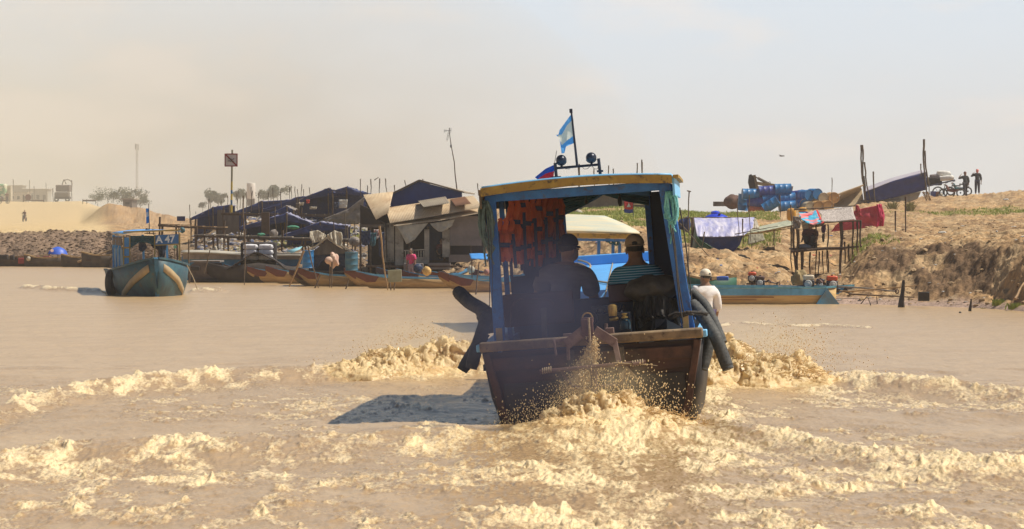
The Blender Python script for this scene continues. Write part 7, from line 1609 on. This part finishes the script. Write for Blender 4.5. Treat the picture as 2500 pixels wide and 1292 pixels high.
one('tarpaulin', MB().ball(P(1674,548,116),(.20,.2,.22),16,10,fn=lambda q:1+.2*math.sin(q.x*5)), M_bt, 'crumpled blue sheet heaped left of the silvery tent', 'sheet')
for i,(a,b_,c_,d_,dd_,lb,r_) in enumerate(((1682,468,1681,640,101,'tall thin stake with a cross peg left of the silvery tent',.018),(1800,486,1804,590,104,'thin vertical stick in front of the silvery tent near its right end',.013),(1829,476,1832,590,104,'thin vertical stick rising beside the orange drum',.013),(1813,534,1815,596,104,'thicker short post at the right of the silvery tent',.02),(1660,545,1730,625,103,'guy pole slanting down across the green side of the tent',.018),(1720,566,1714,604,103.5,'small cross shaped stick before the tent',.018),(1904,476,1906,530,140,'thin stick standing in front of the drums',.02),(1931,500,1935,600,104,'stick at the left edge of the stilt hut',.016),(2031,434,2032,505,170,'tall thin stick against the sky behind the ochre drum',.02),(1794,572,1900,552,104,'thin horizontal pole running right from the tent',.014))):
    pole(lb,a,b_,c_,d_,dd_,r_)
one('peg', MB().beam(P(1677,466,101),P(1687,468,101),.02,.03), M_wood, 'small peg crossing the top of the tall thin stake', 'peg')
# drying racks with nets
t = T('drying_rack', 'low slanting rack with pale nets between the tent and the stilt hut', 'rack', G(1880,108)); t.part('net', cloth_mb([[P(1820,562,108),P(1880,548,108),P(1935,536,108)],[P(1822,570,107),P(1880,562,107),P(1940,552,107)]],50,8,.05,(30,5),7), mat('pale_net',(.50,.50,.38),.9,(.25,.27,.2),9,1), solid=.02)
for a,b_ in (((1800,580),(1945,548)),((1830,572),(1940,556))): t.part('rail', stick_mb(P(*a,107),P(*b_,107),.02,a[0]), M_plank)
for x_ in (1835,1890,1932): q_ = P(x_,572-(x_-1835)*.2,107); t.part('post', stick_mb(q_,(q_.x,107,gz(x_,107)-.1),.02,x_), M_wood)
# stilt hut with the seated woman
dW = 101
t = T('stilt_platform', 'open stilt platform with speckled cloth roof at the waterline', 'platform', G(2000,dW)); Wq = lambda x,y,dd=0: P(x,y,dW+dd)
t.part('floor', MB().box(((Wq(1936,0).x+Wq(2062,0).x)/2,dW+.7,Wq(1990,608).z),(Wq(2062,0).x-Wq(1936,0).x,1.5,.05)), M_wood2); t.part('floor_beam', stick_mb(Wq(1930,614,-.08),Wq(2066,604,-.08),.04,3), M_wood2); t.part('floor_beam', stick_mb(Wq(1932,608,1.4),Wq(2066,604,1.4),.03,4), M_wood2)
for i,(x0_,y0_,x1_,y1_,dd_,r_) in enumerate(((1937,556,1944,670,0,.035),(1948,560,1946,672,.05,.045),(1958,612,1956,668,.1,.05),(1978,616,1976,676,.2,.025),(1992,548,1990,662,.4,.02),(2000,614,1998,650,.6,.02),(2020,612,2024,640,.8,.02),(2053,540,2052,648,.1,.05),(2008,612,2010,645,1.2,.018),(1930,556,1934,640,1.0,.02),(2022,548,2021,610,1.4,.02))):
    p_ = Wq(x0_,y0_,dd_); q_ = Wq(x1_,y1_,dd_); q_.z = gz(x1_,dW+dd_)-.12; t.part('stilt', stick_mb(p_,q_,r_,i+50,wob=.03), M_wood2)
t.part('roof_cloth', cloth_mb([[Wq(1994,514,1.4),Wq(2040,511,1.4),Wq(2078,503,1.4),Wq(2082,505,1.4)],[Wq(2006,526,.7),Wq(2040,526,.7),Wq(2080,520,.7),Wq(2084,522,.7)],[Wq(2004,541,0),Wq(2040,541,0),Wq(2085,536,0),Wq(2090,538,0)]],40,14,.04,(6,4),6), mat('speckled_cloth',(.52,.46,.42),.9,(.22,.18,.16),26,1,ramp=(.42,.56)), solid=.012)
t.part('roof_pole', stick_mb(Wq(1996,545,-.05),Wq(2102,538,-.05),.02,8), M_wood); t.part('roof_pole', stick_mb(Wq(1938,512,1.3),Wq(2090,503,1.3),.02,9), M_wood); t.part('under_sheet', cloth_mb([[Wq(1955,540,.6),Wq(1990,548,.6),Wq(2014,545,.6)],[Wq(1960,562,.6),Wq(1985,556,.6),Wq(2010,552,.6)]],16,8,.05), M_wc, solid=.01)
def quilt():
    m_ = bpy.data.materials.new('patchwork'); m_.use_nodes = True; n = m_.node_tree.nodes; l = m_.node_tree.links; tc_ = n.new('ShaderNodeTexCoord'); v = n.new('ShaderNodeTexVoronoi'); v.inputs['Scale'].default_value = 5.5; l.new(tc_.outputs['Object'], v.inputs['Vector'])
    r_ = n.new('ShaderNodeValToRGB'); r_.color_ramp.interpolation = 'CONSTANT'; sp_ = n.new('ShaderNodeSeparateColor'); l.new(v.outputs['Color'], sp_.inputs[0]); l.new(sp_.outputs[0], r_.inputs[0]); e = r_.color_ramp.elements
    for i,(p_,c_) in enumerate(((0,(.05,.35,.55)),(.3,(.65,.22,.22)),(.5,(.10,.45,.62)),(.66,(.6,.35,.35)),(.8,(.55,.03,.04)),(.9,(.02,.03,.10)))): q = e[i] if i < 2 else e.new(p_); q.position = p_; q.color = (*c_,1)
    l.new(r_.outputs[0], n['Principled BSDF'].inputs['Base Color']); n['Principled BSDF'].inputs['Roughness'].default_value = .9; return m_
one('quilt', cloth_mb([[Wq(1950,520,1.2),Wq(1972,520,1.2),Wq(1992,514,1.2)],[Wq(1952,532,.5),Wq(1974,534,.5),Wq(1998,530,.5)],[Wq(1966,543,-.08),Wq(1985,549,-.08),Wq(2010,544,-.08)]],30,16,.05,(7,4),5), quilt(), 'red and turquoise patchwork quilt drying on the roof of the stilt platform', 'quilt', solid=.02)
one('red_cloth', cloth_mb([[Wq(1990,514,1.3),Wq(1996,513,1.3)],[Wq(1994,530,.5),Wq(2003,530,.5)],[Wq(2004,547,-.1),Wq(2012,543,-.1)]],10,16,.04,(5,5),3), mat('bright_red_cloth',(.60,.03,.03),.8,(.4,.02,.03),6,1), 'bright red cloth strip beside the patchwork quilt', 'cloth', solid=.015)
hang('grey brown sack hanging on the left corner post of the stilt platform',1936,1956,528,560,100.9,M_gt,7,'sack')
M_jug = mat('amber_plastic',(.68,.36,.06),.4,(.55,.27,.05),4,1)
one('jug', MB().ball(P(1932,524,106),(.15,.12,.20),20,14,fn=lambda q: (abs(q.x)**4+abs(q.y)**4+abs(q.z)**4)**(-.25)*.86), M_jug, 'tall amber plastic jug hung left of the patchwork quilt', 'jug'); one('jug', MB().ball(P(1960,514,107),(.14,.12,.10),20,14,fn=lambda q: (abs(q.x)**4+abs(q.y)**4+abs(q.z)**4)**(-.25)*.86), M_jug, 'squat amber jug with a blue band behind the quilt', 'jug'); one('blue_box', MB().box(P(1962,520,106.6),(.22,.1,.07)), M_drumn, 'small blue box below the squat amber jug', 'box', bevel=.01)
hs_ = Wq(1980,608,.55); person('person in dark red sitting in the shade on the stilt platform', (hs_.x,dW+.6,hs_.z+.03), R(160), .68, 'crouch', mat('dark_maroon_cloth',(.07,.02,.03),.9,(.05,.015,.025),6,1), M_dpants, fat=1.25)
one('sack', MB().ball(Wq(1961,603,.3),(.20,.15,.08),16,10,fn=lambda q:1+.08*math.sin(q.x*8)), mat('grey_sack',(.22,.22,.24),.9,(.15,.15,.17),6,1), 'pale grey sack beside the person sitting on the stilt platform', 'sack')
hang('purple garment hanging right of the person on the stilt platform',2006,2016,548,570,101.6,mat('purple_cloth',(.10,.03,.18),.85,(.07,.02,.12),6,1),8); hang('grey garment hanging under the purple one',2008,2013,570,592,101.6,M_gt,9)
# smaller platform to its right
t = T('stilt_platform', 'small bare frame of stilts right of the open platform', 'platform', G(2090,104)); t.part('rail', stick_mb(P(2058,605,104),P(2106,602,104),.03,3), M_wood2)
for i,(x_,y0_,y1_) in enumerate(((2082,540,618),(2092,540,620),(2101,538,625),(2062,590,622),(2072,598,615))):
    q_ = P(x_+(i%2),y1_,104); q_.z = gz(x_,104)-.1; t.part('stilt', stick_mb(P(x_,y0_,104),q_,.028,i+90,wob=.03), M_wood2)
t.part('cross_rail', stick_mb(P(1996,543,103.9),P(2104,540,104),.02,31), M_wood)
# pink red tarpaulin
M_pk = mat('rose_tarpaulin',(.72,.10,.14),.55,(.50,.06,.09),3,1,bump=.02,bsc=5,trans=.25)
one('pink_tarpaulin', cloth_mb([[P(2038,552,125),P(2090,512,125),P(2150,500,125)],[P(2034,560,125),P(2090,534,125),P(2150,528,125)],[P(2028,566,125),P(2086,560,125),P(2148,556,125)]],50,18,.06,(6,3),5), M_pk, 'long rose red tarpaulin screen behind the stilt platform', 'tarpaulin', solid=.015)
one('pink_tarpaulin', cloth_mb([[P(2140,499,124.5),P(2152,498,124.6)],[P(2142,530,124.5),P(2160,526,124.6)],[P(2141,556,124.5),P(2156,560,124.6)]],14,18,.08,(5,3),7), mat('bright_pink_tarpaulin',(.72,.05,.14),.5,(.5,.03,.09),3,1,trans=.3), 'bright pink flap at the right end of the rose red screen', 'tarpaulin', solid=.015)
one('pink_tarpaulin', cloth_mb([[P(2090,500,104),P(2096,502,104)],[P(2086,528,104),P(2106,530,104)]],10,10,.04), M_pk, 'faded pink rag hanging at the right end of the platform roof', 'cloth', solid=.015)
# blue awning on posts, cream canopy
dU = 215
Uq = lambda x,y,dd=0: P(x,y,dU+dd)
t = T('market_awning', 'long dark blue awning sloping down left from tall crooked posts', 'awning', G(2200,dU))
t.part('blue_sheet', cloth_mb([[Uq(2110,468),Uq(2180,442),Uq(2262,420)],[Uq(2113,482),Uq(2180,460),Uq(2262,441)],[Uq(2118,496),Uq(2185,482),Uq(2264,463)]],40,12,.10,(5,3),4), mat('royal_blue_tarpaulin',(.012,.02,.17),.55,(.010,.014,.11),3,1,bump=.03,bsc=4), solid=.03)
t.part('top_sheet', cloth_mb([[Uq(2108,470,-.02),Uq(2180,442,-.02),Uq(2262,419,-.02)],[Uq(2112,458,2.5),Uq(2180,434,2.5),Uq(2250,416,2.5)]],30,6,.08,(6,3),5), mat('lilac_sheet',(.5,.46,.52),.7,(.4,.36,.4),3,1), solid=.02)
t.part('cream_side', cloth_mb([[Uq(2150,492,.3),Uq(2200,476,.3),Uq(2250,466,.3)],[Uq(2150,505,.3),Uq(2200,500,.3),Uq(2240,486,.3)]],20,6,.05), M_wc, solid=.02)
for i,(x0_,y0_,x1_,y1_,r_) in enumerate(((2102,354,2110,498,.05),(2106,354,2112,498,.05),(2110,396,2126,500,.045),(2132,419,2137,500,.045),(2255,340,2262,488,.06),(2258,368,2270,490,.05),(2248,400,2249,425,.04),(2108,430,2115,500,.06))):
    t.part('post', stick_mb(Uq(x0_,y0_,-.1),Uq(x1_,y1_+4,-.1),r_,i+130,wob=.03), M_wood)
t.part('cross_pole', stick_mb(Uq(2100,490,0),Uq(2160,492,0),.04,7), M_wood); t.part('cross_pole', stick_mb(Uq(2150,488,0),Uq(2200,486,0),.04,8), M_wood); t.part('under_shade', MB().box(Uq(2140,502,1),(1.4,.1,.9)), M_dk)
t = T('ladder', 'slatted wooden steps under the right end of the blue awning', 'ladder', G(2262,dU)); 
lm = MB(); lm.beam(Uq(2254,468,-.3),Uq(2268,500,-.5),.06,.06); lm.beam(Uq(2264,468,-.3),Uq(2278,500,-.5),.06,.06); t.part('side_rail', lm, M_plank)
rg_ = MB(); 
for k in range(8): a_ = Uq(2253+1.75*k,470+3.6*k,-.34); rg_.box(a_+Vector((.12,0,0)),(.34,.1,.05))
t.part('rung', rg_, M_plank, label='row of pale slats')
one('cream_canopy', cloth_mb([[Uq(2100,454,0),Uq(2060,470,0),Uq(2030,496,0)],[Uq(2104,462,.8),Uq(2070,480,.8),Uq(2034,502,.8)],[Uq(2110,500,0),Uq(2075,503,0),Uq(2032,506,0)]],30,18,.10,(5,5),6), mat('sandy_canvas',(.58,.45,.28),.85,(.45,.34,.2),3,1,bump=.03,bsc=4,trans=.3), 'sagging cream canvas between the ochre drums and the blue awning', 'canopy', solid=.02)
pole('curved cream pole along the top edge of the cream canvas',2040,478,2108,452,214,.07,m_=mat('cream_pole',(.6,.45,.26),.8,(.45,.33,.2),4,1))
# sacks on a cart, motorbikes, two people on the crest
MS = mat('bright_white_sack',(.80,.78,.72),.8,(.62,.60,.55),5,1,bump=.02,bsc=10)
SG = 'white sacks on the cart at the right crest'
sack('top white sack on the cart at the right crest', 2304,424,238,.98,.36,MS,SG,.05); sack('lower white sack on the cart at the right crest', 2312,435,237.6,.95,.34,MS,SG,-.1); sack('mauve grey sack at the left of the cart load', 2282,432,238,.7,.35,mat('mauve_sack',(.30,.26,.26),.85,(.2,.17,.18),5,1),SG)
t = T('cart', 'loaded handcart standing under the white sacks on the crest', 'cart', G(2300,238)); cq = lambda x,y,dd=0: P(x,y,238+dd)
t.part('bed', MB().beam(cq(2264,455),cq(2330,440),.8,.08,up=(0,0,1)), mat('cart_blue',(.10,.15,.35),.6,(.08,.07,.08),4,1)); t.part('load', MB().box(cq(2280,443,.1),(.95,.7,.5)), M_dk, bevel=.06)
for x_ in (2290,2318): t.part('wheel', MB().torus(cq(x_,470,-.3),.33,.04,None,24,6), M_black)
sp_ = MB()
for k in range(6): sp_.tube([cq(2290,470,-.3),cq(2290,470,-.3)+Vector((.32*math.cos(k*1.05),0,.32*math.sin(k*1.05)))],.012,4)
t.part('spokes', sp_, M_dkmet); t.part('frame', stick_mb(cq(2264,474),cq(2300,472),.03,5), M_plank)
for i,(x_,y_,d_,a_,mm,lb) in enumerate(((2324,484,236,R(70),M_prow,'red motorbike parked beside the cart on the crest'),(2342,482,239,R(95),M_tealt,'dark teal motorbike behind the two standing people'))):
    q_ = P(x_,y_,d_); q_.z = gz(x_,d_); motorbike(lb, q_, a_, .9, mm)
one('bucket', MB().lathe([(.16,0),(.19,.45)],Matrix.Translation(P(2288,486,236.5)),16), mat('brown_tub',(.25,.1,.06),.7,(.2,.08,.05),4,1), 'brown tub standing under the cart', 'tub'); one('bucket', MB().lathe([(.17,0),(.20,.5)],Matrix.Translation(P(2279,487,236.5)),16), M_drumn, 'blue tub standing under the cart beside the brown one', 'tub'); one('bucket', MB().ball(P(2296,480,236.3),(.16,.14,.22)), M_wc, 'pale sack standing under the cart', 'sack')
def crest(px, d): q_ = P(px,0,d); q_.z = gz(px,d)-(.12 if d == 236 else 0); return q_
q_ = crest(2357,236); s1 = (P(2357,417,236).z-q_.z)/1.76
person('person in dark clothes on the crest, one hand raised to the head, left of two', q_, R(8), s1, 'walk', mat('black_cloth',(.02,.02,.028),.9,(.03,.03,.035),6,1), M_dpants, ('krama',mat('brown_scarf',(.2,.1,.07),.9,(.14,.07,.05),6,1)), arms={-1:((-.8,.1,-.35),(.55,.0,1),(.5,0,.5)),1:((.25,.1,-1),(.1,.15,-1),(0,.1,-1))}, longsleeve=True)
q_ = crest(2386,236); s2 = (P(2386,411,236).z-q_.z)/1.76
person('person in dark clothes and red head scarf on the crest, arm raised, right of two', q_, R(-8), s2, 'stand', mat('black_cloth',(1,1,1)), mat('navy_trousers',(.02,.022,.06),.9,(.02,.02,.04),6,1), ('krama',mat('red_scarf',(.62,.08,.07),.85,(.7,.4,.35),14,1)), arms={-1:((-.8,.1,-.45),(.6,.0,.9),(.5,0,.5)),1:((.25,.05,-1),(.08,.1,-1),(0,.1,-1))}, longsleeve=True)
# dry tufts, posts, stumps on the right
def tuft(label, px, d, h, n, seed, m_=None):
    rd = random.Random(seed); g_ = crest(px,d); mb = MB()
    for _ in range(n):
        a_ = rd.uniform(0,6.28); l_ = rd.uniform(.2,.8)*h; w_ = .012+.01*rd.random(); b0 = g_+Vector((rd.gauss(0,.06),rd.gauss(0,.06),-.05)); e_ = b0+Vector((math.cos(a_)*l_,math.sin(a_)*l_*.5,h*rd.uniform(.6,1.1))); m0 = b0.lerp(e_,.5)+Vector((0,0,h*.12))
        mb.add([b0+Vector((-w_,0,0)),b0+Vector((w_,0,0)),m0+Vector((w_,0,0)),m0-Vector((w_,0,0)),e_],[(0,1,2,3),(3,2,4)])
    return one('grass_tuft', mb, m_ or M_dry, label, 'grass tuft', smooth=0)
tuft('dry spiky tuft beneath the blue awning, left of two', 2180,175,.45,90,1); tuft('dry spiky tuft beneath the blue awning, right of two', 2222,172,.5,100,2)
tuft('green shrub at the foot of the cut bank on the right', 2440,83.5,.16,110,3,M_grass); tuft('dry weeds on the mud foot at the right edge', 2400,83.8,.16,110,4); tuft('green weeds on the mud foot near the right edge', 2480,82,.15,110,5,M_grass); tuft('leafless bush on the slope under the silvery tent', 1935,93,.2,50,6,M_dry)
for i,(x_,y0_,y1_,d_,lb) in enumerate(((2186,515,568,115,'left of two bare posts on the slope below the awning'),(2211,480,566,116,'right of two bare posts on the slope below the awning'))):
    q_ = crest(x_,d_); one('post', stick_mb(P(x_,y0_,d_),q_-Vector((0,0,.1)),.028,x_,wob=.006), M_wood2, lb, 'post')
one('stake', stick_mb(P(2200,752,85),P(2206,684,85),.07,5,r2=.03), M_tar, 'thick dark stump leaning in the shallows by the right bank', 'stake'); one('stake', stick_mb(P(2368,760,81.5),P(2371,730,81.5),.035,6,r2=.015), M_tar, 'thin dark stump in the shallows near the right edge', 'stake'); one('stake', MB().ball(P(2344,765,80),(.03,.03,.04)), M_tar, 'tiny dark float on the water near the right edge', 'float')
one('box', MB().box(P(2255,724,85.2),(.24,.2,.20)), M_tar, 'small black box at the foot of the cut bank', 'box', bevel=.01)
for i,(x_,y0_,x1_,y1_) in enumerate(((2102,742,2118,722),(2126,746,2120,728),(2142,742,2140,724))): one('twig', stick_mb(P(x_,y0_,86.5),P(x1_,y1_,86.5),.012,i+3), M_tar, 'thin dark twig in the shallows right of the canoes, %s of three'%ORD[i], 'twig', 'twigs in the shallows')
one('root', stick_mb(P(2478,730,81.3),P(2500,690,82),.03,8), M_plank, 'pale root poking from the cut bank at the right edge', 'root')
# litter on the hill
for i,(x_,d_,r_,mm,lb) in enumerate(((2302,112,.13,M_whp,'white scrap on the green patch of the right hill'),(2457,190,.16,M_whp,'white scrap high on the right hill near the edge'),(2093,98,.09,M_whp,'white board lying under the bare stilt frame'))):
    q_ = crest(x_,d_); one('scrap', MB().ball(q_+Vector((0,0,.03)),(r_,r_*.8,r_*.3),10,6,fn=lambda q:1+.3*math.sin(q.x*6)), mm, lb, 'scrap')
# big clay lump ends and seen-through-doorway things
t = T('low_shed', 'brown mud walled shed on the grassy rise seen through the cabin doorway', 'shed', G(1470,188)); t.part('wall', MB().box(P(1470,498,188)+Vector((0,0,-.05)),(2.7,1,1.15)), mat('mud_wall',(.19,.15,.12),.9,(.12,.09,.075),2,1)); t.part('roof', MB().box(P(1470,474,188),(3.1,1.6,.08),Euler((0,R(-2),0))), M_tin2)
t = T('low_shed', 'lower grey shed right of the brown mud walled one', 'shed', G(1560,192)); t.part('wall', MB().box(P(1560,508,192),(1.4,1,.65)), M_greyw); t.part('roof', MB().box(P(1560,499,192),(1.6,1.4,.07)), M_tin)
one('red_sheet', cloth_mb([[P(1390,512,170),P(1412,505,170)],[P(1388,526,170),P(1414,524,170)]],10,8,.05), mat('dull_red_sheet',(.30,.05,.05),.8,(.2,.04,.04),4,1), 'dull red sheet on the grassy rise seen through the cabin', 'sheet', solid=.02)
lump('sack','straw coloured sack beside the dull red sheet',1413,522,168,.2,M_wc,'sack',.9)
t = T('shore_flag', 'red and blue flag with a white temple on a pole beyond the doorway', 'flag', G(1545,150)); c = P(1537,503,150)
t.part('pole', MB().tube([P(1546,488,150),G(1546,150)],.015,6), M_dkmet); M_fb = mat('flag_blue',(.02,.05,.35),.8); M_fr = mat('flag_red',(.62,.03,.03),.8)
for z0_,z1_,mm,nm in ((.20,.36,M_fb,'blue_band'),(-.12,.20,M_fr,'red_band'),(-.26,-.12,M_fb,'blue_band')):
    t.part(nm, cloth_mb([[c+Vector((-.22,0,z1_)),c+Vector((.0,.05,z1_-.03)),c+Vector((.15,0,z1_))],[c+Vector((-.20,0,z0_)),c+Vector((.0,.05,z0_-.03)),c+Vector((.13,0,z0_))]],10,6,.02), mm, solid=.01)
t.part('temple_emblem', MB().box(c+Vector((-.03,-.03,-.02)),(.14,.01,.05)).add([c+Vector((-.08,-.03,0)),c+Vector((.02,-.03,0)),c+Vector((-.03,-.03,.13))],[(0,1,2)]), M_whp)
# sticks behind the roof of the near boat
for i,(x_,y0_,d_) in enumerate(((1412,404,185),(1414,400,185),(1450,412,185),(1486,404,185),(1497,412,185),(1556,398,185),(1567,390,185),(1568,396,186))):
    pole('thin stick behind the big boat roof, %s from the left'%ORD[i], x_,y0_,x_+1,490,d_,.03,group='thin sticks behind the big boat roof')
# bird
t = T('bird', 'small bird gliding in the sky right of the big boat', 'bird', P(1908,381,150)); c = P(1908,381,150)
t.part('body', MB().ball(c,(.09,.03,.025),12,8).ball(c+Vector((.09,0,.0)),(.03,.02,.02),8,6).add([c+Vector((.02,-.02,.01)),c+Vector((-.04,-.02,.01)),c+Vector((-.13,-.28,.06))],[(0,1,2)]).add([c+Vector((.02,.02,.01)),c+Vector((-.04,.02,.01)),c+Vector((-.16,.3,.05))],[(0,1,2)]), mat('bird_brown',(.08,.06,.05),.9))
